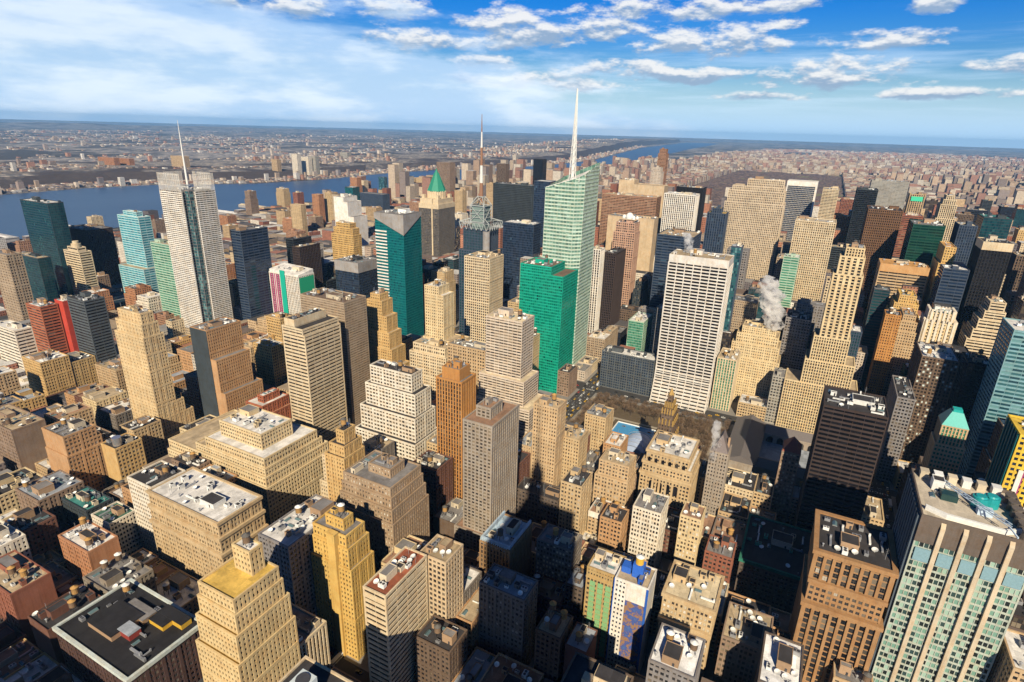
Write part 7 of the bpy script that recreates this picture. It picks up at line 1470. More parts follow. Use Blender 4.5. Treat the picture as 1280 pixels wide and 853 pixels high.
 ('office_tower', 'very tall gray office tower with gray roof, beyond the mottled blue green tower', (-126.4, 1010.0, -94.5, 1040.7, 143.6), None, 'loft', 'gray', 'dark', 'gray'),
 ('loft_building', 'mid height cream loft with dark roof, beyond the octagon topped sand tower', (-806.3, 478.4, -794.6, 496.2, 47.2), None, 'loft', 'cream', 'dim', 'tar'),
 ('office_tower', 'tall tan office tower with blue gray roof, left of the tan punched block', (-196.9, 397.9, -183.4, 423.2, 64.4), None, 'deco', 'tan', 'dim', 'bluegray'),
 ('brick_building', 'low orange brown building with tan roof, right of the tan gridded wing', (-195.5, 285.5, -163.2, 305.5, 20.9), None, 'loft', 'orangetan', 'dark', 'tan'),
 ('loft_building', 'tall orange brick loft with white roof, beyond the gray striped tower', (-1020.4, 478.4, -992.1, 509.0, 58.2), [(47.7, 0, 0, 0, 0), (58.2, 2, 2, 2, 2)], 'loft', 'brickorange', 'dim', 'white'),
 ('apartment_tower', 'tall brown apartment tower with white roof, in front of the small tan tower across river', (-1792.2, 1412.5, -1763.0, 1443.2, 92.4), [(64.7, 0, 0, 0, 0), (92.4, 2.5, 2, 2.5, 2)], 'loft', 'brown3', 'dark', 'white'),
 ('office_tower', 'tall slate office tower with gray roof, right of the mottled blue green tower', (-64.6, 880.9, -46.4, 911.5, 108.9), None, 'curtain', 'slate', 'darkteal', 'gray'),
 ('office_tower', 'very tall slate office tower with tan roof, right of the cream finned slab', (23.4, 1171.0, 58.9, 1201.7, 139.7), [(97.8, 0, 0, 0, 0), (139.7, 2.5, 2, 2.5, 2)], 'ribbon', 'slate', 'black', 'tan'),
 ('loft_building', 'mid height brown loft with gray roof, right of the banded tan block', (-108.3, 446.5, -97.0, 477.1, 41.7), [(34.2, 0, 0, 0, 0), (41.7, 2, 2, 2, 2)], 'loft', 'brown3', 'dim', 'gray'),
 ('loft_building', 'mid height orange brown loft with blue gray roof, right of the octagon topped sand tower', (-653.6, 366.0, -623.2, 396.6, 33.6), None, 'loft', 'orangetan', 'dark', 'bluegray'),
 ('office_tower', 'very tall taupe office tower with gray roof, left of the small green glass top', (-51.1, 1041.8, -22.4, 1072.5, 133.9), None, 'deco', 'taupe', 'dark', 'gray'),
 ('office_tower', 'tall gray office tower with white roof, right of the green glass block', (-163.0, 722.9, -150.1, 750.5, 109.7), None, 'loft', 'gray', 'dim', 'white'),
 ('loft_building', 'mid height orange brown loft with tan roof, in front of the ochre gridded block', (-687.7, 285.5, -669.3, 316.1, 38.5), None, 'loft', 'orangetan', 'dim', 'tan'),
 ('loft_building', 'tall golden loft with gray roof, beyond the brown blank walled loft', (-668.9, 205.0, -646.5, 235.7, 61.0), [(50.0, 0, 0, 0, 0), (61.0, 2, 2, 2, 2)], 'loft', 'gold2', 'dim', 'gray'),
 ('brick_building', 'mid height orange brown building with white roof, right of the gray loft with dark tanks', (-395.0, 166.5, -378.0, 187.0, 23.3), None, 'loft', 'orangetan', 'dark', 'white'),
 ('apartment_tower', 'very tall orange brick apartment tower with tan roof, left of the dark navy slab', (26.1, 1573.5, 64.5, 1604.2, 150.8), None, 'vert', 'brickorange', 'dark', 'tan'),
 ('office_tower', 'tall tan office tower with gray roof, in front of the gray brown tower behind pyramid', (-1182.0, 1815.0, -1149.6, 1842.7, 107.9), None, 'loft', 'tan2', 'dim', 'gray'),
 ('apartment_tower', 'very tall white apartment tower with tan roof, right of the rightmost slim tan tower', (-1038, 1444.3, -1001.8, 1475.0, 148.2), [(103.7, 0, 0, 0, 0), (148.2, 2.5, 2, 2.5, 2)], 'grid2', 'white3', 'dark', 'tan'),
 ('brick_building', 'low stone building with gray roof, left of the low dark glass box', (-265.2, 694.0, -244.6, 721.6, 13.6), None, 'loft', 'stone', 'dim', 'gray'),
 ('brick_building', 'low golden building with white roof, in front of the shaded gray sliver', (112, 607.5, 128.7, 635.1, 18.3), None, 'loft', 'gold2', 'dark', 'white'),
 ('brick_building', 'low orange brown building with gray roof, in front of the tower with red hipped roof', (-7.7, 446.5, 12.0, 477.1, 18.2), None, 'loft', 'orangetan', 'dark', 'gray'),
 ('office_tower', 'tall tan office tower with reddish roof, right of the pinkish brick tower by river', (-1447.5, 1444.3, -1414.2, 1475.0, 109.6), [(89.9, 0, 0, 0, 0), (109.6, 2, 2, 2, 2)], 'grid2', 'tan2', 'dim', 'redtan'),
 ('office_tower', 'tall dark brown office tower with white roof, left of the pale yellow stepped block', (-92.0, 738.8, -70.2, 750.5, 86.3), [(60.4, 0, 0, 0, 0), (86.3, 2.5, 2, 2.5, 2)], 'curtain', 'darkbrown', 'dark', 'white'),
 ('loft_building', 'mid height tan loft with tan roof, right of the orange low loft', (-108.3, 381.9, -84.4, 396.6, 35.3), None, 'loft', 'tan', 'dim', 'tan'),
 ('apartment_tower', 'tall tan apartment tower with white roof, beyond the tan tower by piers', (-1855, 1605.3, -1814.9, 1636.0, 84.0), [(68.9, 0, 0, 0, 0), (84.0, 2, 2, 2, 2)], 'vert', 'tan2', 'dim', 'white'),
 ('office_block', 'mid height dark brown office block with dark roof, beyond the green glass block', (-276.8, 930.5, -244.6, 960.1, 37.3), None, 'loft', 'brown', 'dark', 'tar'),
 ('loft_building', 'tall tan loft with blue gray roof, right of the octagon topped sand tower', (-680.4, 366.0, -654.2, 396.6, 52.6), [(43.2, 0, 0, 0, 0), (52.6, 2, 2, 2, 2)], 'loft', 'tan2', 'dark', 'bluegray'),
 ('loft_building', 'tall orange brown loft with dark roof, left of the white gridded loft', (-442.5, 205.0, -415.6, 235.7, 50.1), None, 'loft', 'orangetan', 'dark', 'tar'),
 ('loft_building', 'mid height tan loft with white roof, beyond the low gray roofed row', (-578.7, 205.0, -553.0, 235.7, 28.2), None, 'loft', 'tan', 'dark', 'white'),
 ('office_tower', 'tall tan office tower with gray roof, right of the pale terraced tower', (-305.6, 607.5, -287.6, 635.1, 77.3), None, 'grid2', 'tan2', 'dark', 'gray'),
 ('loft_building', 'tall reddish loft with dark roof, left of the dark teal riverside tower', (-1586, 636.4, -1568.9, 664.0, 54.1), [(44.3, 0, 0, 0, 0), (54.1, 2, 2, 2, 2)], 'loft', 'redtan', 'dark', 'tar'),
 ('loft_building', 'mid height sandy tan loft with white roof, beyond the brown blank walled loft', (-666.7, 236.8, -644.1, 267.5, 38.7), None, 'loft', 'sand4', 'dim', 'white'),
 ('apartment_tower', 'very tall tan apartment tower with reddish roof, left of the wide dark slab by river', (-1007.6, 1734.5, -978.4, 1765.2, 147.9), [(103.5, 0, 0, 0, 0), (147.9, 2.5, 2, 2.5, 2)], 'deco', 'tan', 'dark', 'redtan'),
 ('apartment_tower', 'very tall tan apartment tower with tan roof, left of the wide dark slab by river', (-898.3, 1493.0, -875.5, 1523.7, 128.3), [(89.8, 0, 0, 0, 0), (128.3, 2.5, 2, 2.5, 2)], 'loft', 'tan', 'dark', 'tan'),
 ('apartment_tower', 'tall tan apartment tower with dark roof, beyond the blue gray glass tower', (-856.3, 607.5, -827.1, 635.1, 69.8), None, 'deco', 'tan', 'dark', 'tar'),
 ('brick_building', 'mid height dark brick building with gray roof, beyond the dark parapet roof block', (-401.9, 129.1, -375.8, 146.9, 24.0), None, 'loft', 'redbrick2', 'dim', 'gray'),
 ('office_tower', 'very tall black office tower with tan roof, right of the dark teal wide block', (465.5, 2056.5, 494.4, 2087.2, 154.3), None, 'curtain', 'black2', 'darkteal', 'tan'),
 ('loft_building', 'tall sandy tan loft with dark roof, right of the gold staircase tower', (-470.4, 558.9, -453.1, 589.5, 55.0), None, 'loft', 'sand4', 'dim', 'tar'),
 ('loft_building', 'tall pale yellow loft with dark roof, right of the gray roofed garment loft', (-490, 285.5, -465.7, 316.1, 50.6), None, 'loft', 'cream2', 'dim', 'tar'),
 ('loft_building', 'tall tan loft with reddish roof, in front of the navy slab by smokestack', (-1388.4, 1573.5, -1342.6, 1604.2, 54.3), None, 'loft', 'tan', 'dark', 'redtan'),
 ('brick_building', 'mid height black building with gray roof, left of the green glass block', (-275.8, 849.0, -244.6, 879.2, 23.0), None, 'loft', 'black2', 'navy', 'gray'),
 ('loft_building', 'tall sandy tan loft with tan roof, left of the yellow mid block', (-618.8, 446.5, -590.9, 477.1, 57.0), [(46.7, 0, 0, 0, 0), (57.0, 2, 2, 2, 2)], 'loft', 'sand4', 'dark', 'tan'),
 ('office_tower', 'very tall black office tower with dark roof, in front of the crenellated white gold tower', (131.7, 722.9, 163.3, 750.5, 112.6), None, 'ribbon', 'black2', 'black', 'tar'),
 ('loft_building', 'tall sandy tan loft with tan roof, left of the small yellow block', (-677.5, 527.0, -652.9, 557.6, 59.1), [(48.5, 0, 0, 0, 0), (59.1, 2, 2, 2, 2)], 'loft', 'sand4', 'dim', 'tan'),
 ('office_tower', 'tall slate office tower with tan roof, in front of the teal hipped roof tower', (112, 450.8, 141.0, 477.1, 91.5), [(75.1, 0, 0, 0, 0), (91.5, 2, 2, 2, 2)], 'curtain', 'slate', 'dark', 'tan'),
 ('loft_building', 'mid height pale yellow loft with white roof, beyond the white loft at edge', (-490, 124.5, -478.8, 155.2, 45.5), [(37.3, 0, 0, 0, 0), (45.5, 2, 2, 2, 2)], 'loft', 'cream2', 'dim', 'white'),
 ('apartment_tower', 'tall pale gray apartment tower with tan roof, right of the green glass block', (-178.2, 768.5, -151.1, 799.1, 93.1), None, 'loft', 'gray3', 'dark', 'tan'),
 ('loft_building', 'mid height golden loft with reddish roof, beyond the octagon topped sand tower', (-764, 446.5, -744.7, 477.1, 34.0), None, 'loft', 'gold2', 'dim', 'redtan'),
 ('loft_building', 'mid height brown loft with white roof, left of the white gridded loft', (-462.6, 205.0, -443.1, 235.7, 37.7), None, 'loft', 'brown3', 'dark', 'white'),
 ('office_tower', 'very tall gray office tower with gray roof, right of the black tower with cream crown', (252, 1010.0, 289.8, 1040.7, 123.9), None, 'loft', 'gray', 'dark', 'gray'),
 ('brick_building', 'low cream building with gray roof, left of the low dark glass box', (-265.2, 722.9, -244.6, 750.5, 14.1), None, 'loft', 'cream', 'dark', 'gray'),
 ('office_tower', 'tall slate office tower with dark roof, left of the dark tower with gray crown', (-731.7, 694.0, -705.5, 721.6, 74.2), None, 'curtain', 'slate', 'black', 'tar'),
 ('loft_building', 'mid height orange brown loft with dark roof, beyond the pale cluttered roof block', (19.0, 285.5, 29.6, 316.1, 42.4), None, 'loft', 'orangetan', 'dark', 'tar'),
 ('office_tower', 'very tall red brick office tower with dark roof, left of the dark navy slab', (42.8, 1901.5, 81.4, 1929.2, 161.2), None, 'grid2', 'redbrick', 'dark', 'tar'),
 ('apartment_tower', 'tall white apartment tower with gray roof, right of the green pyramid tower', (-927.2, 1412.5, -895.3, 1443.2, 89.7), None, 'deco', 'white3', 'dark', 'gray'),
 ('office_tower', 'tall pale gray office tower with gray roof, right of the dark brown slim tower', (-264.1, 1010.0, -244.6, 1040.7, 80.8), [(56.5, 0, 0, 0, 0), (80.8, 2.5, 2, 2.5, 2)], 'vert', 'gray3', 'dark', 'gray'),
 ('loft_building', 'mid height brown loft with dark roof, beyond the cyan glass tower', (-1692.4, 1010.0, -1668.0, 1040.7, 47.2), None, 'loft', 'brown3', 'dark', 'tar'),
 ('loft_building', 'mid height brown loft with white roof, right of the cream and black banded tower', (-1166.6, 558.9, -1145.8, 589.5, 46.0), None, 'loft', 'brown3', 'dim', 'white'),
 ('office_tower', 'tall slate office tower with dark roof, left of the yellow and navy tower', (136.8, 478.4, 164.3, 509.0, 84.1), [(69.0, 0, 0, 0, 0), (84.1, 2, 2, 2, 2)], 'ribbon', 'slate', 'navy', 'tar'),
 ('brick_building', 'low pale yellow building with white roof, left of the orange low loft', (-122.8, 366.0, -110.6, 377.9, 14.9), None, 'loft', 'cream2', 'dark', 'white'),
 ('loft_building', 'mid height dark brick loft with reddish roof, in front of the ochre gridded block', (-668.7, 285.5, -653.3, 316.1, 39.8), None, 'loft', 'redbrick2', 'dark', 'redtan'),
 ('brick_building', 'low tan building with tan roof, right of the cream roof cabin block', (-59.9, 236.8, -36.5, 267.5, 16.2), None, 'loft', 'tan', 'dark', 'tan'),
 ('office_tower', 'very tall black office tower with white roof, beyond the dark teal wide block', (453.1, 2168.8, 494.4, 2199.5, 148.4), [(103.9, 0, 0, 0, 0), (148.4, 2.5, 2, 2.5, 2)], 'vert', 'black2', 'navy', 'white'),
 ('office_tower', 'very tall blue gray office tower with tan roof, beyond the dark teal wide block', (314.0, 1815.0, 361.4, 1842.7, 164.5), [(115.2, 0, 0, 0, 0), (164.5, 2.5, 2, 2.5, 2)], 'curtain', 'slateblue', 'black', 'tan'),
 ('apartment_tower', 'very tall dark brown apartment tower with tan roof, right of the slim white deco spire', (284.1, 1734.5, 317.2, 1765.2, 159.2), None, 'vert', 'brown', 'dark', 'tan'),
 ('office_tower', 'tall gray office tower with tan roof, beyond the green glass block', (-214, 815.8, -186.2, 831.0, 77.9), [(54.5, 0, 0, 0, 0), (77.9, 2.5, 2, 2.5, 2)], 'vert', 'gray', 'dark', 'tan'),
 ('office_block', 'mid height taupe office block with tan roof, left of the green glass block', (-256.9, 800.4, -244.6, 831.0, 38.4), None, 'loft', 'taupe', 'dark', 'tan'),
 ('loft_building', 'mid height sandy tan loft with blue gray roof, in front of the orange low loft', (-90.4, 317.4, -65.1, 348.0, 31.3), None, 'loft', 'sand4', 'dark', 'bluegray'),
 ('brick_building', 'mid height gray building with tan roof, right of the dark teal roofed block', (-490, 205.0, -463.2, 235.7, 25.7), None, 'loft', 'grayloft', 'dark', 'tan'),
 ('office_tower', 'tall reddish office tower with white roof, in front of the rightmost slim tan tower', (-1105.9, 1444.3, -1068.6, 1475.0, 105.8), [(74.1, 0, 0, 0, 0), (105.8, 2.5, 2, 2.5, 2)], 'vert', 'redtan', 'dim', 'white'),
 ('loft_building', 'tall cream loft with tan roof, beyond the wide dark brown slab', (-1855, 929.5, -1832.9, 960.1, 51.6), None, 'loft', 'cream', 'dark', 'tan'),
 ('office_tower', 'tall slate office tower with tan roof, right of the teal tower with slanted crown', (-577.7, 768.5, -550.3, 799.1, 99.1), None, 'curtain', 'slate', 'dark', 'tan'),
 ('apartment_tower', 'tall tan apartment tower with gray roof, left of the emerald glass tower', (-364.1, 694.0, -342.5, 721.6, 93.4), None, 'loft', 'tan2', 'dark', 'gray'),
 ('loft_building', 'mid height orange brown loft with reddish roof, left of the small yellow block', (-656.5, 478.4, -624.7, 509.0, 49.8), None, 'loft', 'orangetan', 'dark', 'redtan'),
 ('office_tower', 'very tall slate office tower with dark roof, beyond the dark teal wide block', (392, 2088.3, 417.3, 2119.0, 168.4), [(138.1, 0, 0, 0, 0), (168.4, 2, 2, 2, 2)], 'ribbon', 'slate', 'black', 'tar'),
 ('apartment_tower', 'very tall golden apartment tower with dark roof, right of the dark teal wide block', (330.5, 1412.5, 361.4, 1443.2, 167.9), [(117.5, 0, 0, 0, 0), (167.9, 2.5, 2, 2.5, 2)], 'deco', 'gold2', 'dim', 'tar'),
 ('loft_building', 'tall reddish loft with reddish roof, beyond the dark slate slab', (-1238.4, 1090.5, -1199.5, 1121.2, 52.8), None, 'loft', 'redtan', 'dark', 'redtan'),
 ('office_tower', 'tall dark brown office tower with gray roof, right of the dark brown cube tower', (-734.3, 722.9, -701.7, 750.5, 92.9), [(65.0, 0, 0, 0, 0), (92.9, 2.5, 2, 2.5, 2)], 'curtain', 'darkbrown', 'dim', 'gray'),
 ('loft_building', 'tall tan loft with gray roof, beyond the orange piered tower', (-268.4, 366.0, -254.1, 396.6, 60.9), None, 'loft', 'tan2', 'dark', 'gray'),
 ('office_tower', 'dark brown office tower with tan roof, right of the tan tower with green plaque', (252, 2007.8, 278.6, 2038.5, 164.2), None, 'ribbon', 'darkbrown', 'dim', 'tan'),
 ('office_tower', 'tall red brick office tower with tan roof, beyond the tan tower by piers', (-1766.5, 1605.3, -1743.9, 1636.0, 74.4), None, 'loft', 'redbrick', 'dark', 'tan'),
 ('loft_building', 'mid height brown loft with tan roof, in front of the pinkish brick tower by river', (-1442.5, 1363.8, -1411.2, 1394.5, 41.3), None, 'loft', 'brown3', 'dim', 'tan'),
 ('loft_building', 'tall tan loft with dark roof, left of the tan tower by piers', (-1548.9, 1332.0, -1509.8, 1362.7, 53.8), None, 'loft', 'tan', 'dim', 'tar'),
 ('office_tower', 'very tall cream office tower with tan roof, right of the small green glass top', (24.1, 929.5, 45.7, 960.1, 128.5), None, 'grid2', 'cream', 'dark', 'tan'),
 ('office_tower', 'tall slate office tower with white roof, left of the tower with steel lattice crown', (-604.4, 880.9, -575.8, 911.5, 92.1), [(64.5, 0, 0, 0, 0), (92.1, 2.5, 2, 2.5, 2)], 'ribbon', 'slate', 'darkteal', 'white'),
 ('loft_building', 'mid height reddish loft with dark roof, in front of the pale green glass tower', (-908.8, 527.0, -887.3, 540.1, 27.1), None, 'loft', 'redtan', 'dark', 'tar'),
 ('brick_building', 'mid height brown building with gray roof, right of the octagon topped sand tower', (-622.6, 366.0, -600.8, 396.6, 24.4), None, 'loft', 'brown3', 'dark', 'gray'),
 ('brick_building', 'mid height dark brick building with dark roof, in front of the yellow tan block', (-731.6, 285.5, -707.6, 316.1, 23.0), None, 'loft', 'redbrick2', 'dim', 'tar'),
 ('brick_building', 'low white building with white roof, left of the yellow tan block', (-824.5, 285.5, -794.6, 316.1, 19.8), None, 'loft', 'white3', 'dark', 'white'),
 ('apartment_tower', 'tall red brick apartment tower with white roof, left of the green pyramid tower', (-1038, 1332.0, -1012.6, 1362.7, 90.6), [(63.4, 0, 0, 0, 0), (90.6, 2.5, 2, 2.5, 2)], 'grid2', 'redbrick', 'dark', 'white'),
 ('loft_building', 'mid height orange brick loft with gray roof, beyond the white ceramic mast tower', (-1721.4, 1251.5, -1680.2, 1282.2, 33.3), None, 'loft', 'brickorange', 'dark', 'gray'),
 ('office_tower', 'tall dark brown office tower with dark roof, right of the green pyramid tower', (-764, 1171.0, -735.4, 1201.7, 95.7), [(67.0, 0, 0, 0, 0), (95.7, 2.5, 2, 2.5, 2)], 'curtain', 'darkbrown', 'dark', 'tar'),
 ('loft_building', 'mid height tan loft with white roof, right of the white ceramic mast tower', (-1489.8, 1090.5, -1464.5, 1121.2, 42.7), None, 'loft', 'tan', 'dim', 'white'),
 ('office_tower', 'tall slate office tower with gray roof, left of the small green glass top', (-78.8, 929.5, -54.7, 960.1, 102.1), [(71.5, 0, 0, 0, 0), (102.1, 2.5, 2, 2.5, 2)], 'vert', 'slate', 'darkteal', 'gray'),
 ('office_tower', 'very tall gray office tower with gray roof, right of the dark brown cube tower', (-764, 694.0, -732.3, 721.6, 120.9), [(84.6, 0, 0, 0, 0), (120.9, 2.5, 2, 2.5, 2)], 'vert', 'gray', 'dark', 'gray'),
 ('loft_building', 'mid height brown loft with dark roof, right of the orange brown loft with terrace', (-599.2, 236.8, -566.8, 267.5, 30.8), None, 'loft', 'brown3', 'dim', 'tar'),
 ('brick_building', 'low brown building with tan roof, right of the roof with white cooling box', (-210.4, 156.3, -189.9, 187.0, 11.1), None, 'loft', 'brown3', 'dark', 'tan'),
 ('apartment_tower', 'tall orange brick apartment tower with tan roof, beyond the teal glass top', (-1825.5, 1976.0, -1783.2, 2006.7, 105.9), [(74.1, 0, 0, 0, 0), (105.9, 2.5, 2, 2.5, 2)], 'loft', 'brickorange', 'dim', 'tan'),
 ('loft_building', 'mid height orange brick loft with white roof, left of the tan tower by piers', (-1432.6, 1251.5, -1394.5, 1282.2, 49.8), [(40.8, 0, 0, 0, 0), (49.8, 2, 2, 2, 2)], 'loft', 'brickorange', 'dim', 'white'),
 ('office_tower', 'very tall gray office tower with gray roof, beyond the stepped cream pyramid', (252, 961.4, 277.5, 992.0, 189.5), None, 'deco', 'gray', 'dark', 'gray'),
 ('office_tower', 'tall black office tower with gray roof, left of the tower with steel lattice crown', (-569.0, 800.4, -552.4, 831.0, 103.5), [(72.5, 0, 0, 0, 0), (103.5, 2.5, 2, 2.5, 2)], 'curtain', 'black2', 'dark', 'gray'),
 ('loft_building', 'mid height orange brick loft with tan roof, left of the blue gray glass tower', (-1099.4, 768.5, -1068.6, 799.1, 39.2), None, 'loft', 'brickorange', 'dark', 'tan'),
]
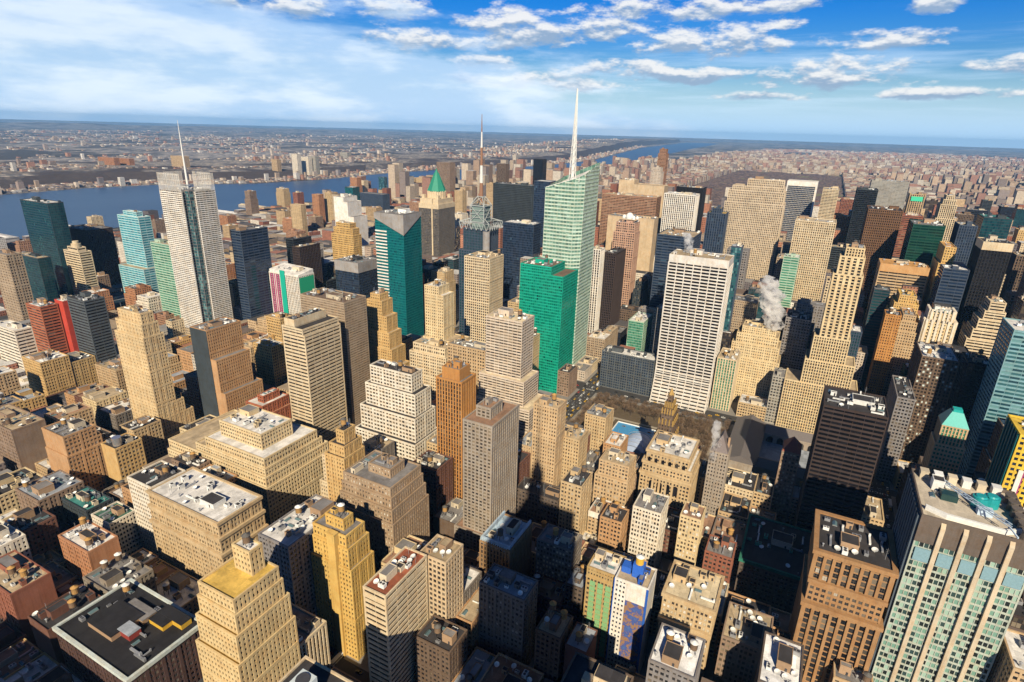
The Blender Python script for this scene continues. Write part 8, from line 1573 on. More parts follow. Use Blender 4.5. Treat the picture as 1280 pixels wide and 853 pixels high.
STUFF = [(-1429,768,22,30,53),(-695,527,17,30,56),(-490,397,19,30,49),(-859,285,15,24,33),(-449,236,24,12,53),(2,1251,35,30,160),(24,1090,10,30,110),(112,900,17,10,141),(-146,397,16,30,32),(-1377,2007,34,30,75),(-61,1171,20,30,126),(-431,1202,32,30,128),(-51,1122,15,30,144),(-764,558,14,30,55),(-1038,527,19,30,28),(-746,397,28,30,50),(-707,285,18,30,30),(-843,285,17,24,26),(-1586,1901,23,27,83),(-1224,1202,40,30,42),(38,1010,43,30,98),(-292,1041,47,22,78),(54,961,27,30,83),(-926,446,30,30,27),(-272,291,27,24,75),(330,2137,31,30,165),(-52,1025,39,14,68),(-77,961,28,30,101),(-266,880,21,30,25),(-714,800,15,30,115),(-1648,607,31,27,59),(-1112,558,29,30,21),(-193,478,24,30,37),(-674,478,17,30,53),(-559,397,38,30,29),(-577,397,17,30,52),(-989,366,17,30,42),(-470,236,17,30,43),(-483,163,12,15,19),(-581,156,31,30,33),(330,1363,30,30,152),(-490,1283,32,30,170),(211,929,9,30,165),(-106,961,28,30,86),(46,929,35,30,73),(-859,478,27,30,25),(113,317,26,30,73),(-12,236,10,30,37),(-70,236,10,30,16),(-297,1685,24,30,142),(-214,1251,36,30,162),(-76,1090,37,30,81),(-1423,1090,37,30,53),(-112,1041,29,30,87),(148,880,19,18,125),(-45,880,32,30,87),(-45,849,28,30,83),(-551,800,17,30,55),(-214,722,21,27,42),(-490,607,21,27,41),(112,540,29,16,57),(-53,366,23,10,16),(-93,205,24,30,22),(-303,236,17,30,53),(-1357,2056,15,30,75),(252,1202,35,30,169),(-710,1171,27,30,122),(-620,1090,25,30,123),(-1855,1090,29,30,53),(-1158,961,25,30,16),(-263,558,18,30,25),(-926,527,10,30,27),(12,446,13,30,13),(-174,446,17,30,49),(-764,478,33,17,46),(-744,446,28,30,29),(-926,478,15,30,46),(-991,478,15,30,26),(-632,397,27,30,59),(-689,236,21,30,32),(-1312,2056,24,30,94),(-1855,2056,38,30,89),(-639,1930,21,27,158),(-257,1766,12,30,156),(-32,1685,29,30,158),(-1373,1654,30,30,23),(-1676,1332,41,30,15),(-1208,1171,39,30,16),(-707,1122,40,30,121),(-1222,1010,30,30,11),(171,961,13,30,165),(112,929,29,29,118),(-311,880,20,30,114),(-441,880,31,18,114),(-1148,849,32,30,46),(-1652,636,19,27,41),(-310,397,18,30,64),(-1172,397,26,30,21),(-470,163,29,15,21),(-606,156,23,30,39),(-363,2007,33,30,158),(7,1815,32,27,163),(-1413,1444,29,30,107),(-764,1283,34,30,108),(185,880,35,18,106),(132,880,15,30,109),(157,849,22,30,85),(-573,849,25,30,77),(-576,722,29,27,99),(-764,722,29,27,96),(-702,558,28,30,51),(-98,397,17,30,24),(-295,292,22,23,71),(-535,237,15,22,45),(252,1843,35,27,167),(-66,1251,36,30,127),(-696,1090,43,30,119),(-1360,1122,17,30,14),(17,768,33,30,90),(-738,527,12,30,40),(-1145,558,32,30,23),(-579,366,23,30,34),(-279,1976,35,30,168),(-462,1976,25,30,166),(252,1901,31,27,146),(-994,1930,40,27,142),(177,1734,43,30,167),(-326,1766,32,30,158),(-1693,1412,23,30,23),(-1417,1332,40,30,14),(-1735,1363,40,30,14),(-1520,1283,38,30,16),(112,1202,28,16,127),(-1443,1202,29,30,16),(-1367,1171,25,30,13),(-1238,1041,26,30,14),(-1261,1041,22,30,15),(-1792,1041,23,30,50),(-1667,1010,26,30,16),(-168,961,11,30,156),(-641,849,18,30,94),(-764,849,26,30,103),(-1662,880,24,30,30),(-602,768,24,30,109),(-389,694,25,27,76),(-546,722,25,27,54),(-548,694,27,27,30),(-1684,694,18,27,48),(-1189,607,25,27,15),(-764,371,31,25,44),(-407,322,30,25,50),(-711,205,22,30,59),(-259,124,15,30,27),(428,2168,23,30,132),(-1679,2168,29,30,41),(-657,1901,28,27,141),(-681,1901,22,27,151),(-436,1843,22,27,168),(-1312,1493,26,30,21),(-1808,1524,43,30,20),(-1765,1444,40,30,23),(-1727,1412,32,30,17),(-490,1363,24,30,170),(-1808,1363,36,30,16),(-1368,1283,25,30,12),(-1646,1251,29,30,16),(-387,1122,39,30,106),(-1121,1090,39,30,13),(-321,1030,28,10,172),(-690,1041,25,30,66),(-1401,1010,36,30,14),(-1103,929,34,30,13),(-71,849,25,30,73),(-1640,849,24,30,26),(112,768,21,30,52),(51,768,30,30,31),(-625,694,19,27,124),(-536,317,15,23,26),(-415,220,23,15,60),(-325,50,21,27,52),(392,2137,28,30,147),(-1657,2137,40,30,22),(-1684,2137,26,30,32),(473,2088,20,30,164),(-1662,2056,27,30,22),(426,1930,24,27,118),(-41,1930,29,27,148),(-1547,1930,28,27,20),(-1586,1815,24,27,87),(-1855,1843,22,27,62),(-1038,1766,41,30,137),(24,1685,26,30,142),(-1514,1685,41,30,35),(-1855,1573,26,30,22),(-1586,1524,29,30,73),(-83,1444,22,30,118),(-104,1412,38,30,112),(-1272,1412,41,30,19),(-1185,1332,28,30,10),(-1376,1332,33,30,13),(-1653,1363,36,30,15),(-1634,1332,18,30,12),(-1523,1251,29,30,16),(-1411,1171,42,30,13),(-1169,1122,39,30,15),(-11,1010,24,30,62),(-1640,1010,24,30,9),(-465,930,32,29,120),(-644,929,19,30,82),(42,849,20,30,104),(163,768,23,30,95),(-602,800,32,30,96),(-396,722,13,27,74),(-1855,722,31,27,14),(129,607,25,27,29),(-440,636,32,27,47),(-80,478,20,30,47),(-130,478,29,30,22),(-120,446,11,30,39),(-323,446,26,22,52),(-974,478,27,30,21),(-160,397,9,18,29),(-291,397,17,30,56),(-1144,397,25,30,13),(-129,323,17,24,32),(-730,317,24,26,18),(-536,287,15,29,14),(-738,236,19,30,37),(392,2249,38,30,141),(464,2217,29,30,147),(332,2088,29,30,145),(-1257,2056,40,30,22),(-1549,2088,24,30,16),(-1634,2056,18,30,16),(279,2007,33,30,168),(-1179,1976,26,30,85),(-1249,1976,37,30,19),(28,1930,26,27,162),(-1178,1901,38,27,13),(-1495,1901,30,27,22),(392,1843,25,27,145),(288,1843,36,27,156),(-1461,1843,34,27,19),(-292,1766,35,30,127),(-1406,1766,22,30,17),(-1437,1766,30,30,18),(-1855,1734,33,30,20),(392,1654,33,30,150),(252,1685,28,30,155),(-610,1654,27,30,150),(-1038,1685,33,30,39),(-1157,1685,41,30,70),(-1814,1605,22,30,19),(-1628,1524,12,30,23),(-1855,1493,38,30,17),(-1423,1412,31,30,11),(-1855,1412,23,30,23),(18,1332,34,30,121),(-1312,1332,26,30,45),(-1586,1332,36,30,16),(-1546,1251,23,30,16),(-1696,1283,34,30,15),(-1262,1202,37,30,13),(-1412,1202,26,30,12),(-184,1090,30,30,152),(-1312,1122,21,30,13),(-1282,1090,43,30,12),(-1312,1090,29,30,8),(-1192,1010,42,30,8),(-1459,1041,37,30,15),(-313,929,18,30,121),(-1038,961,30,30,61),(-1586,929,24,30,16),(-1662,961,18,30,30),(-1822,961,32,30,12),(-386,768,21,30,89),(-666,768,26,30,122),(-5,726,28,23,49),(-1376,722,33,27,14),(-396,558,20,30,74),(-537,446,17,30,27),(-810,446,16,30,24),(-895,446,33,30,12),(-1258,446,18,30,20),(41,397,9,30,61),(-888,285,28,24,29),(-859,2217,25,30,144),(-1354,2217,11,30,19),(-1378,2217,23,30,22),(-835,2137,41,30,146),(-1287,2056,29,30,23),(-1764,2088,33,30,51),(-1664,2007,48,30,19),(-1230,1930,36,27,17),(64,1815,17,27,141),(-1501,1843,39,27,21),(-1481,1815,26,27,15),(-1375,1734,33,30,16),(-1459,1734,16,30,23),(-1367,1685,25,30,10),(-43,1573,35,30,141),(-1038,1605,40,30,46),(-1312,1573,22,30,18),(-1709,1605,28,30,20),(315,1493,45,30,147),(-1586,1493,41,30,20),(-1855,1524,22,30,22),(-1230,1412,33,30,16),(-1459,1421,36,21,15),(-1513,1412,25,30,23),(-1669,1412,30,30,20),(-1762,1412,34,30,16),(-1831,1412,38,30,17),(-1187,1363,42,30,16),(-1373,1363,30,30,15),(-1443,1332,26,30,15),(-1771,1363,35,30,15),(-1807,1332,37,30,12),(-856,1251,37,30,7),(-1128,1251,30,30,11),(-1312,1251,31,30,9),(-1403,1283,35,30,12),(-1354,1268,11,13,15),(-1586,1251,38,30,13),(-330,1202,33,30,147),(-1038,1202,27,30,40),(-1286,1202,23,30,16),(-1272,1171,38,30,15),(-1479,1202,35,30,16),(-1656,1171,39,30,14),(35,1090,24,30,117),(-270,1095,26,25,99),(-845,1122,51,30,27),(-1762,1090,30,30,50),(141,1010,23,28,144),(-1364,1010,21,30,9),(-1443,1010,41,30,15),(-432,930,17,29,112),(-696,929,27,30,68),(-1116,961,32,30,15),(-1132,961,15,30,12),(-1282,929,25,30,13),(-1370,961,27,30,10),(-1561,929,22,30,15),(63,880,17,30,56),(63,849,17,30,60),(-291,849,14,30,14),(-430,849,29,30,73),(-469,849,16,30,37),(-632,880,27,30,82),(-872,849,19,30,65),(-1200,849,32,30,13),(-66,770,31,28,85),(-79,770,11,28,70),(-275,800,18,30,28),(-294,768,22,30,30),(-1457,768,27,30,14),(70,694,10,27,49),(-432,733,29,17,79),(-270,527,26,30,37),(-725,527,29,30,36),(-214,478,20,30,40),(-351,446,26,29,40),(-958,446,31,30,26),(-1206,446,29,30,23),(-1277,446,18,30,40),(-846,397,19,30,20),(-939,366,27,30,25),(-1094,397,26,30,20),(-213,285,17,20,24),(-267,317,22,14,40),(-680,317,19,30,21),(-490,236,18,30,28),(-440,156,17,20,25),(-1708,2249,30,30,14),(-1654,2217,37,30,18),(-1312,2168,33,30,21),(-1362,2168,20,30,13),(-1586,2168,28,30,20),(-1586,2137,37,30,20),(-1649,2168,32,30,13),(-1519,2056,40,30,19),(-1549,2056,29,30,18),(-1586,2056,35,30,16),(-1628,2088,12,30,14),(-16,1976,26,30,136),(-1211,1976,31,30,12),(-1543,2007,36,30,23),(-1550,1976,42,30,21),(-1193,1930,25,27,17),(-1201,1901,22,27,13),(-1414,1930,25,27,21),(-1586,1930,38,27,18),(-1522,1901,26,27,15),(418,1815,25,27,119),(-330,1843,33,27,135),(-667,1815,32,27,138),(-1149,1815,29,27,19),(-1427,1843,30,27,21),(-1524,1843,21,27,22),(-1522,1815,40,27,15),(-563,1734,42,30,146),(-1102,1766,34,30,23),(-1459,1766,21,30,19),(252,1654,41,30,131),(-1437,1685,41,30,20),(-1403,1654,28,30,20),(-1469,1654,22,30,17),(-1492,1654,22,30,20),(-1773,1685,42,30,17),(-1815,1685,40,30,16),(-7,1573,32,30,169),(-1312,1605,28,30,21),(-1356,1605,13,30,14),(-1398,1605,41,30,17),(-1804,1573,30,30,11),(-1827,1573,22,30,17),(-284,1493,39,30,138),(-1285,1493,35,30,18),(-1375,1524,32,30,16),(-1832,1524,22,30,18),(-1776,1493,32,30,20),(-1586,1444,41,30,19),(-1723,1444,42,30,21),(-490,1332,34,30,118),(-1230,1363,43,30,11),(-1832,1363,23,30,12),(-1704,1332,27,30,10),(-1737,1332,32,30,13),(-1855,1332,24,30,14),(-304,1283,9,30,140),(-1156,1283,30,30,10),(-1312,1283,25,30,12),(-1097,1251,28,30,16),(-1550,1283,28,30,15),(-1466,1251,33,30,9),(-1679,1251,32,30,11),(259,1171,32,30,148),(-289,1171,13,30,86),(-1312,1202,24,30,12),(-1233,1171,23,30,11),(-1680,1202,32,30,9),(-106,1122,30,30,68),(-419,1090,41,30,102),(-734,1090,37,30,47),(-1129,1122,25,30,14),(-1165,1090,42,30,14),(-1361,1090,18,30,32),(59,1041,21,30,95),(-21,1041,41,30,60),(-365,1041,43,22,109),(-279,1010,14,30,25),(-764,1041,40,30,47),(-1038,1041,37,30,21),(-1038,1010,24,30,18),(-1103,1041,34,30,12),(-1210,1041,38,30,11),(-1421,1041,32,30,16),(-705,961,20,30,65),(-623,929,29,30,81),(-1125,929,21,30,8),(-1153,929,28,30,8),(-1312,929,29,30,10),(-1855,961,32,30,13),(-1785,929,25,30,9),(-490,880,23,18,32),(-1251,880,19,30,11),(186,768,34,30,91),(-34,770,18,28,70),(-189,768,10,30,19),(-440,800,22,30,51),(-891,800,22,30,108),(-1521,800,29,30,13),(-1504,768,29,30,12),(145,694,25,27,105),(23,726,20,23,144),(-1147,607,30,27,16),(-886,527,29,13,20),(-1239,446,31,30,10),(-214,397,16,25,52),(-462,366,30,30,23),(-1118,397,23,30,14),(-1100,366,15,30,19),(-437,322,29,25,50),(-490,317,29,30,41),(-639,317,17,30,29),(-660,317,19,30,23),(-909,285,20,30,37),(-63,213,27,21,48),(-566,237,23,29,30),(-643,236,22,30,36),(-629,220,29,14,42),(-546,124,26,30,48),(-344,50,18,27,59),(-1370,558,27,30,15),(203,1171,18,30,174),(-1126,694,28,27,10),(-1586,768,32,30,16),(-703,1493,26,30,89),(-1475,1493,29,30,16),(-300,800,24,30,21),(-1832,880,29,30,12),(-382,929,15,30,154),(-1784,1122,22,30,13),(-555,1171,35,30,87),(-296,446,22,22,59),(-490,1251,32,30,161),(-315,527,21,30,51),(-831,722,10,27,18),(-1390,1412,27,30,22),(-1256,929,31,30,16),(-1114,1363,46,30,14),(-1711,722,21,27,11),(-1212,800,30,30,12),(-1586,1122,21,30,10),(-26,1412,19,30,91),(283,849,27,30,164),(-1554,849,21,30,13),(-1376,849,33,30,11),(-1677,1493,42,30,15),(-61,1202,24,30,63),(-1794,1444,29,30,10),(-664,1041,33,30,97),(319,1171,42,30,157),(24,1122,22,30,86),(-1312,1363,40,30,14),(-883,559,21,29,28),(-1038,929,16,30,11),(392,1412,23,30,66),(-1164,366,31,30,22),(-1679,558,17,30,14),(-214,1010,35,30,118),(-1225,545,29,12,16),(-1648,768,17,30,14),(-1001,1444,39,30,30),(-1312,1444,32,30,10),(-575,929,20,30,50),(-1312,768,20,30,15),(278,961,32,30,121),(-697,478,22,30,29),(-599,124,28,30,31),(-284,236,15,30,53),(-404,527,20,30,61),(-166,156,30,30,20),(-978,1332,34,30,19),(-1441,1171,29,30,11),(-1008,722,16,27,11),(-911,397,16,30,19),(-1085,800,17,30,9),(-434,1363,28,30,152),(-1669,527,20,30,55),(-1503,694,26,27,15),(-1249,1444,43,30,21),(-543,1202,22,30,53),(-65,1412,38,30,96),(-134,1283,34,30,169),(-81,1041,30,30,70),(-456,1251,34,30,92),(392,1202,31,30,131),(-940,800,22,30,19),(-460,322,21,25,45),(-1681,1444,42,30,21),(-1291,768,23,30,10),(60,1090,21,30,87),(-1083,366,15,30,19),(-319,768,24,30,124),(-731,880,25,30,104),(311,961,21,30,132),(-34,1283,36,30,147),(-174,1041,35,30,75),(-973,849,23,30,15),(-1038,880,21,30,14),(-730,768,32,30,81),(-1798,694,27,27,14),(-1219,1283,28,30,10),(-603,1493,31,30,60),(-1474,1332,30,30,12),(-1586,558,28,30,13),(200,1041,20,30,141),(-1774,1010,39,30,8),(-946,1493,22,30,39),(-730,478,32,30,46),(-1155,1332,37,30,9),(-868,800,17,30,21),(-734,1171,24,30,34),(-900,849,27,30,12),(-896,1444,27,30,47),(-362,849,33,30,64),(-490,1493,30,30,154),(-1485,722,26,27,10),(-1855,1283,38,30,10),(-431,1444,37,30,97),(-1312,880,31,30,15),(-1386,478,27,30,15),(-1496,446,26,30,16),(-934,1444,37,30,16),(-764,1010,27,30,48),(-1206,1122,37,30,10),(112,1041,9,30,101),(-1704,558,24,30,19),(1,1202,32,30,111),(-405,1363,30,30,113),(-1168,1171,31,30,9),(-739,1493,35,30,76),(-620,527,26,30,60),(-1635,1493,18,30,18),(-1538,607,16,27,10),(-1768,1041,37,30,14),(-1175,636,16,27,19),(-563,1283,23,30,119),(-1143,1363,28,30,10),(-572,1041,28,30,57),(-321,558,29,30,61),(274,768,21,30,171),(-864,1171,31,30,15),(-697,768,30,30,64),(-1136,1171,32,30,9),(-577,1412,34,30,146),(-1788,607,29,27,23),(-927,722,16,27,16),(52,1363,29,30,99),(-397,800,23,30,117),(-865,1090,30,30,13),(-263,1202,18,30,167),(-352,1444,21,30,112),(344,1090,16,30,127),(335,1122,25,30,139),(-1586,1202,39,30,8),(-1279,1251,32,30,11),(-4,1450,28,24,70),(-894,961,27,30,19),(-700,156,18,30,45),(-983,1283,38,30,14),(-116,1444,32,30,99),(-1222,1493,34,30,17),(-112,880,23,30,83),(-1586,722,32,27,11),(-1133,1202,34,30,12),(-909,478,31,30,20),(-1468,446,26,30,16),(-1677,800,25,30,15),(-1189,478,20,30,36),(-906,1332,27,30,14),(-1178,929,24,30,12),(-561,461,22,15,37),(-1383,1444,41,30,12),(36,1283,23,30,113),(-969,1363,41,30,21),(-1802,800,23,30,10),(-1038,768,24,30,11),(-1457,722,29,27,11),(467,1493,26,30,118),(-1312,478,30,30,17),(-1151,446,29,10,14),(-613,1283,26,30,33),(-609,1332,41,30,34),(-889,940,31,19,11),(-1730,1171,33,30,10),(-1245,694,19,27,13),(-541,1493,20,30,56),(-341,694,26,27,141),(-1286,642,28,21,21),(-1129,1493,29,30,21),(-605,694,18,27,60),(59,1190,21,10,113),(-832,880,15,18,13),(-1556,558,15,30,17),(-1183,1202,22,30,9),(-683,1010,38,30,63),(-1552,1171,21,30,16),(-652,527,31,30,25),(-1257,366,17,30,15),(-614,1010,30,30,53),(-88,880,23,30,91),(-214,1283,40,30,75),(-1116,849,20,30,9),(-732,368,21,27,43),(392,1493,42,30,108),(-172,1283,37,30,107),(-178,1010,25,30,72),(-1152,768,23,30,15),(-580,478,32,30,51),(-831,478,24,30,18),(-3,1171,26,30,63),(-1249,1493,25,30,15),(-177,1332,36,30,62),(-1038,406,27,21,21),(-1110,1010,42,30,10),(-1387,607,22,27,21),(-214,1041,38,30,77),(-1801,768,31,30,16),(-961,1444,26,30,21),(-764,205,28,30,32),(-1358,478,16,30,20),(-1811,1171,37,30,16),(-605,397,27,30,31),(-1778,800,19,30,54),(-414,929,31,30,173),(51,397,30,30,50),(-1181,722,16,27,8),(-490,1412,38,30,85),(-1817,1202,38,30,14),(-989,1010,31,30,21),(-140,1332,39,30,161),(-1164,800,16,30,12),(-1091,880,23,30,8),(-1521,607,23,27,19),(-418,1332,38,30,73),(-1005,607,15,27,27),(-294,930,17,29,35),(37,880,25,30,67),(-1312,1171,38,30,11),(-1274,694,28,27,15),(-1556,1090,23,30,11),(164,478,16,30,93),(-380,849,17,30,149),(180,1122,40,30,85),(-1465,880,27,30,10),(-128,1363,27,30,78),(252,607,16,27,79),(-1393,1268,38,13,14),(-210,124,29,30,38),(-683,880,25,30,65),(-645,1010,30,30,115),(64,726,17,23,35),(-1406,768,32,30,10),(-281,961,19,30,27),(-1196,1412,22,30,23),(392,1251,33,30,166),(-659,849,17,30,78),(-1834,768,31,30,12),(-182,382,23,13,32),(-929,849,28,30,12),(252,849,30,30,92),(-1280,478,22,30,58),(-670,722,22,27,65),(112,397,29,21,100),(-613,1412,36,30,119),(-1293,800,27,30,16),(-303,50,28,27,61),(25,1444,32,30,98),(-1038,285,17,30,36),(434,1493,32,30,86),(-1668,607,19,27,22),(-894,397,19,30,14),(177,1251,43,30,118),(-293,78,16,26,26),(-547,527,27,30,36),(-834,1090,39,30,11),(-1163,607,15,27,10),(-180,1216,42,16,60),(-1545,1202,42,30,13),(252,1090,42,30,98),(-328,800,27,30,95),(179,1091,41,29,118),(-490,1010,38,30,95),(-538,1283,17,30,69),(-1118,800,32,30,9),(-92,299,13,17,41),(-586,694,18,27,62),(-1694,1363,40,30,8),(-150,929,22,29,129),(-1164,722,16,27,9),(-622,849,22,30,47),(-1354,929,11,30,11),(-388,1010,39,30,109),(-1787,1090,24,30,9),(-1231,722,28,27,48),(-1279,1010,24,30,11),(-1758,1251,36,30,16),(-925,1090,31,30,62),(191,800,30,30,75),(-429,78,17,27,24),(-1553,768,25,30,9),(-1013,1283,29,30,11),(-945,1251,25,30,18),(278,929,17,30,101),(-822,1010,27,30,12),(13,1010,24,30,66),(-256,1444,12,30,126),(-843,1041,32,30,17),(-902,559,18,29,29),(-1695,527,25,30,11),(-1481,1283,22,30,10),(-1800,636,15,27,18),(-648,124,31,30,32),(-1388,1041,45,30,13),(-456,1283,32,30,64),(-147,1122,40,30,105),(-851,694,29,27,15),(-1209,642,33,21,10),(271,800,21,30,141),(-620,961,30,30,65),(-1855,1363,21,30,13),(-630,1041,30,30,54),(-717,397,33,30,26),(-817,1251,22,30,15),(-710,1010,26,30,56),(-1231,880,15,30,8),(-1527,722,24,27,8),(-133,768,17,30,142),(141,527,28,30,49),(-836,961,20,30,15),(-849,1493,23,30,45),(-891,636,22,27,29),(-1817,1444,21,30,12),(-889,607,33,27,28),(-50,1363,38,30,64),(-1362,1412,20,30,17),(-621,317,15,30,45),(-153,1363,25,30,150),(-152,1493,35,30,107),(-1586,694,26,27,14),(-921,1010,30,30,21),(-1855,800,18,30,14),(-589,961,17,30,100),(-1016,366,26,21,16),(-606,722,29,27,117),(-1378,694,20,27,16),(-1427,1122,29,30,10),(-1714,1493,36,30,22),(-1502,722,16,27,8),(-214,1202,32,30,113),(-214,1412,42,30,159),(-1542,478,27,30,14),(-638,1202,34,30,87),(-437,1041,42,30,138),(-943,1332,36,30,15),(-49,961,21,30,62),(-731,1363,35,30,89),(-1513,1493,37,30,19),(333,961,28,30,176),(-694,446,24,30,44),(-704,694,28,27,42),(-868,636,18,27,23),(-1117,1332,26,30,8),(-268,1283,23,30,93),(-1,236,15,30,37),(-916,880,30,30,13),(-930,559,27,29,26),(-1176,446,22,30,14),(13,1363,38,30,92),(-1224,929,15,30,12),(-764,929,21,30,45),(-594,1090,22,30,75),(-547,478,26,30,45),(186,939,20,20,169),(-538,961,18,30,72),(-310,78,16,26,23),(-1444,849,21,30,11),(-423,1283,17,30,84),(-962,1090,36,30,12),(-1724,880,19,30,8),(183,446,23,30,84),(-979,558,20,30,19),(311,1202,49,30,93),(-1013,1251,25,30,14),(-936,880,18,30,14),(-1731,1090,42,30,9),(-1411,929,23,30,14),(-93,1010,41,30,64),(-388,50,19,27,55),(-1429,961,27,30,16),(-1195,545,29,12,52),(-352,527,17,30,73),(-695,1363,22,30,104),(-26,961,30,30,61),(-268,236,23,13,43),(-826,607,31,27,16),(-1294,527,27,30,14),(-927,1363,43,30,10),(112,1412,35,30,128),(-634,1493,30,30,74),(-875,397,28,30,16),(-343,929,28,30,107),(-1386,1202,43,30,9),(279,1412,22,30,161),(-470,478,24,30,60),(428,1332,33,30,182),(137,1332,31,30,169),(392,1283,39,30,130),(-1185,768,31,30,16),(-376,1412,43,30,88),(-1773,1283,40,30,16),(-1630,768,13,30,9),(-406,636,16,27,49),(-944,1283,27,30,13),(-1098,1202,29,30,12),(-1806,607,17,27,12),(-1785,849,17,30,10),(-1712,694,27,27,13),(-1714,1202,33,30,8),(-193,929,25,30,64),(-376,961,22,30,168),(-714,446,20,30,23),(-1140,317,22,30,13),(-28,1140,34,12,143),(-6,929,30,30,84),(-965,607,32,27,24),(-706,1202,27,30,40),(0,849,18,30,98),(272,694,23,27,85),(-1492,800,18,30,12),(-410,961,33,30,100),(-1439,607,31,27,10),(-413,1412,36,30,89),(-336,397,25,30,66),(-1012,1010,22,30,17),(-1098,1493,30,30,19),(-464,1202,31,30,62),(-1125,1283,31,30,14),(-984,446,25,30,42),(-539,1010,18,30,42),(-570,527,22,30,49)]
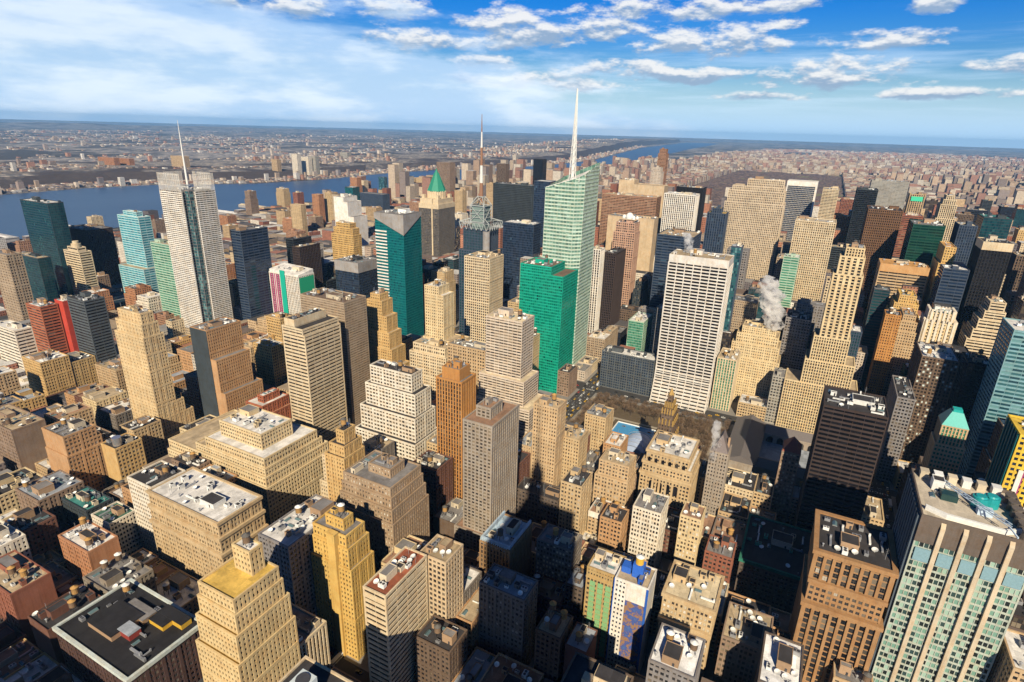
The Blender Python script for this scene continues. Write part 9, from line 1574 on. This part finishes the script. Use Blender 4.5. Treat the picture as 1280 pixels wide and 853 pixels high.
CARS = [(-227.2,199.6,0,'red','avenue beside the park'),(-220.4,199.8,0,'bus','avenue beside the park'),(-234.2,319.4,0,'yellow','avenue beside the park'),(-223.8,582.8,0,'yellow','avenue beside the park'),(-227.2,589.7,0,'black','avenue beside the park'),(-220.4,590.6,0,'yellow','avenue beside the park'),(-230.8,596.6,0,'yellow','avenue beside the park'),(-223.8,597.4,0,'black','avenue beside the park'),(-230.8,604.2,0,'black','avenue beside the park'),(-223.8,604.2,0,'yellow','avenue beside the park'),(-234.2,612.0,0,'yellow','avenue beside the park'),(-227.2,611.7,0,'white','avenue beside the park'),(-220.4,611.6,0,'yellow','avenue beside the park'),(-237.6,619.1,0,'white','avenue beside the park'),(-230.8,620.6,0,'gray','avenue beside the park'),(-237.6,627.1,0,'gray','avenue beside the park'),(-223.8,628.0,0,'white','avenue beside the park'),(-234.2,634.8,0,'yellow','avenue beside the park'),(-227.2,635.4,0,'white','avenue beside the park'),(-220.4,635.4,0,'yellow','avenue beside the park'),(-230.8,642.0,0,'gray','avenue beside the park'),(-220.4,643.3,0,'white','avenue beside the park'),(-237.6,649.1,0,'black','avenue beside the park'),(-230.8,649.2,0,'white','avenue beside the park'),(-237.6,657.0,0,'red','avenue beside the park'),(-230.8,658.1,0,'white','avenue beside the park'),(-223.8,656.9,0,'yellow','avenue beside the park'),(-234.2,665.8,0,'yellow','avenue beside the park'),(-234.2,672.7,0,'black','avenue beside the park'),(-220.4,672.6,0,'black','avenue beside the park'),(-237.6,679.7,0,'black','avenue beside the park'),(-227.2,680.3,0,'white','avenue beside the park'),(-220.4,679.9,0,'yellow','avenue beside the park'),(-237.6,688.4,0,'white','avenue beside the park'),(-220.4,688.4,0,'gray','avenue beside the park'),(-237.6,695.5,0,'black','avenue beside the park'),(-230.8,695.9,0,'yellow','avenue beside the park'),(-223.8,695.0,0,'bus','avenue beside the park'),(-237.6,702.4,0,'yellow','avenue beside the park'),(-227.2,702.3,0,'yellow','avenue beside the park'),(-234.2,718.2,0,'yellow','avenue beside the park'),(-237.6,724.3,0,'black','avenue beside the park'),(-237.6,731.9,0,'yellow','avenue beside the park'),(-237.6,739.9,0,'white','avenue beside the park'),(102.2,522.2,3.14,'white','shaded avenue at right'),(98.8,530.9,3.14,'gray','shaded avenue at right'),(102.2,536.9,3.14,'white','shaded avenue at right'),(105.6,545.1,3.14,'black','shaded avenue at right'),(102.2,551.9,3.14,'white','shaded avenue at right'),(98.8,560.3,3.14,'gray','shaded avenue at right'),(98.8,568.1,3.14,'white','shaded avenue at right'),(105.6,567.6,3.14,'yellow','shaded avenue at right'),(98.8,575.7,3.14,'gray','shaded avenue at right'),(105.6,575.1,3.14,'bus','shaded avenue at right'),(88.4,583.3,3.14,'white','shaded avenue at right'),(95.2,583.3,3.14,'black','shaded avenue at right'),(102.2,582.0,3.14,'gray','shaded avenue at right'),(95.2,590.5,3.14,'gray','shaded avenue at right'),(102.2,589.8,3.14,'red','shaded avenue at right'),(91.8,596.8,3.14,'gray','shaded avenue at right'),(98.8,598.3,3.14,'gray','shaded avenue at right'),(105.6,596.9,3.14,'yellow','shaded avenue at right'),(91.8,605.7,3.14,'yellow','shaded avenue at right'),(105.6,604.5,3.14,'white','shaded avenue at right'),(102.2,611.6,3.14,'yellow','shaded avenue at right'),(95.2,626.5,3.14,'yellow','shaded avenue at right'),(91.8,852.6,3.14,'yellow','shaded avenue at right'),(91.8,859.3,3.14,'yellow','shaded avenue at right'),(91.8,867.6,3.14,'yellow','shaded avenue at right'),(91.8,875.0,3.14,'yellow','shaded avenue at right'),(91.8,889.5,3.14,'white','shaded avenue at right'),(98.8,905.7,3.14,'black','shaded avenue at right'),(-510.2,778.4,3.14,'yellow','avenue among the lofts'),(-499.8,777.3,3.14,'white','avenue among the lofts'),(-513.6,784.2,3.14,'yellow','avenue among the lofts'),(-513.6,792.4,3.14,'black','avenue among the lofts'),(-513.6,801.0,3.14,'black','avenue among the lofts'),(-210.0,193.0,1.57,'red','cross streets'),(-202.5,199.0,1.57,'black','cross streets'),(-120.0,279.5,1.57,'white','cross streets'),(-157.5,595.5,1.57,'gray','cross streets'),(-142.5,598.5,1.57,'black','cross streets'),(-127.5,595.5,1.57,'black','cross streets'),(-67.5,595.5,1.57,'white','cross streets'),(-60.0,598.5,1.57,'black','cross streets'),(-37.5,595.5,1.57,'yellow','cross streets'),(-30.0,598.5,1.57,'yellow','cross streets'),(-22.5,601.5,1.57,'white','cross streets'),(-15.0,595.5,1.57,'yellow','cross streets'),(-247.5,676.0,1.57,'red','cross streets'),(-195.0,682.0,1.57,'black','cross streets'),(-180.0,676.0,1.57,'white','cross streets'),(-172.5,679.0,1.57,'black','cross streets'),(-165.0,676.0,1.57,'gray','cross streets'),(-150.0,676.0,1.57,'white','cross streets'),(-142.5,679.0,1.57,'yellow','cross streets'),(-135.0,676.0,1.57,'black','cross streets'),(-112.5,676.0,1.57,'black','cross streets'),(-105.0,679.0,1.57,'gray','cross streets'),(-90.0,676.0,1.57,'yellow','cross streets'),(-75.0,676.0,1.57,'yellow','cross streets'),(-67.5,682.0,1.57,'yellow','cross streets'),(-60.0,679.0,1.57,'white','cross streets'),(-52.5,682.0,1.57,'black','cross streets'),(-45.0,676.0,1.57,'yellow','cross streets'),(-37.5,676.0,1.57,'gray','cross streets'),(-30.0,679.0,1.57,'black','cross streets'),(-22.5,682.0,1.57,'gray','cross streets'),(-15.0,679.0,1.57,'yellow','cross streets'),(-7.5,679.0,1.57,'gray','cross streets'),(7.5,676.0,1.57,'black','cross streets'),(15.0,679.0,1.57,'red','cross streets'),(30.0,682.0,1.57,'yellow','cross streets'),(-247.5,759.5,1.57,'red','cross streets'),(-540.0,840.0,1.57,'black','cross streets')]

# ------------------------------------------------------------------ build everything
HAZE = 2.8e-5
make_setting()
SP = dict(stripehotel=sp_stripehotel, tealtower=sp_tealtower, pyramidtower=sp_pyramidtower, masttower=sp_masttower, screentower=sp_screentower, crystal=sp_crystal, creampier=sp_creampier, crenel=sp_crenel, tealroof=sp_tealroof, yellowstripe=sp_yellowstripe, greenfront=sp_greenfront, bluewhite=sp_bluewhite)
EX = dict(dome=ex_dome, frame=ex_frame, plaque=ex_plaque, crownring=ex_crownring, gable=ex_gable, hip=ex_hip, coolbox=ex_coolbox, cabin=ex_cabin, gilded=ex_gilded, arches=ex_arches)
for i, q in enumerate(HEROES):
    if q['style'] == 'special': SP[q['special']](q); continue
    r = q['r']; far = math.hypot(r[0], r[1]) > 900; e = q.get('special2')
    R = building(q['k'], q['name'], q['cat'], q['label'], r, q.get('t'), q['style'], q['wall'], q['glass'], q['roof'], i+1, q.get('near', 0), q.get('smooth', 0), q.get('crown'), q.get('clut'), q.get('blankS', 0), q.get('blankE', 0), q.get('cornice'), drum=q.get('drum', 0), strip=q.get('strip', 0), rooftop=q.get('rooftop'),
                 noclut=q.get('noclut', 0) or q.get('clut') == 'huts' or e in ('gable', 'hip', 'frame', 'coolbox', 'cabin'), dens=.5 if far else 1.0, small=far)
    w, d = (r[2]-r[0])/2, (r[3]-r[1])/2
    if e: EX[e](R, w, d, r[4]+.15)
    if q.get('clut') == 'huts': ex_huts(R, w, d, r[4]+.15)
for i, (nm, lab, r, t, st, wl, gl, rf) in enumerate(FILL):
    far = math.hypot(r[0], r[1]) > 700
    building('f%d' % i, nm, nm.replace('_', ' '), lab, r, t, st, wl, gl, rf, 400+i, dens=.35 if far else .7, small=far or (r[2]-r[0]) < 14)
make_observatory(); make_shade_tower(); make_waterfront(); make_park(); make_trees(); make_cars(); far_city(); make_steam(); make_haze()
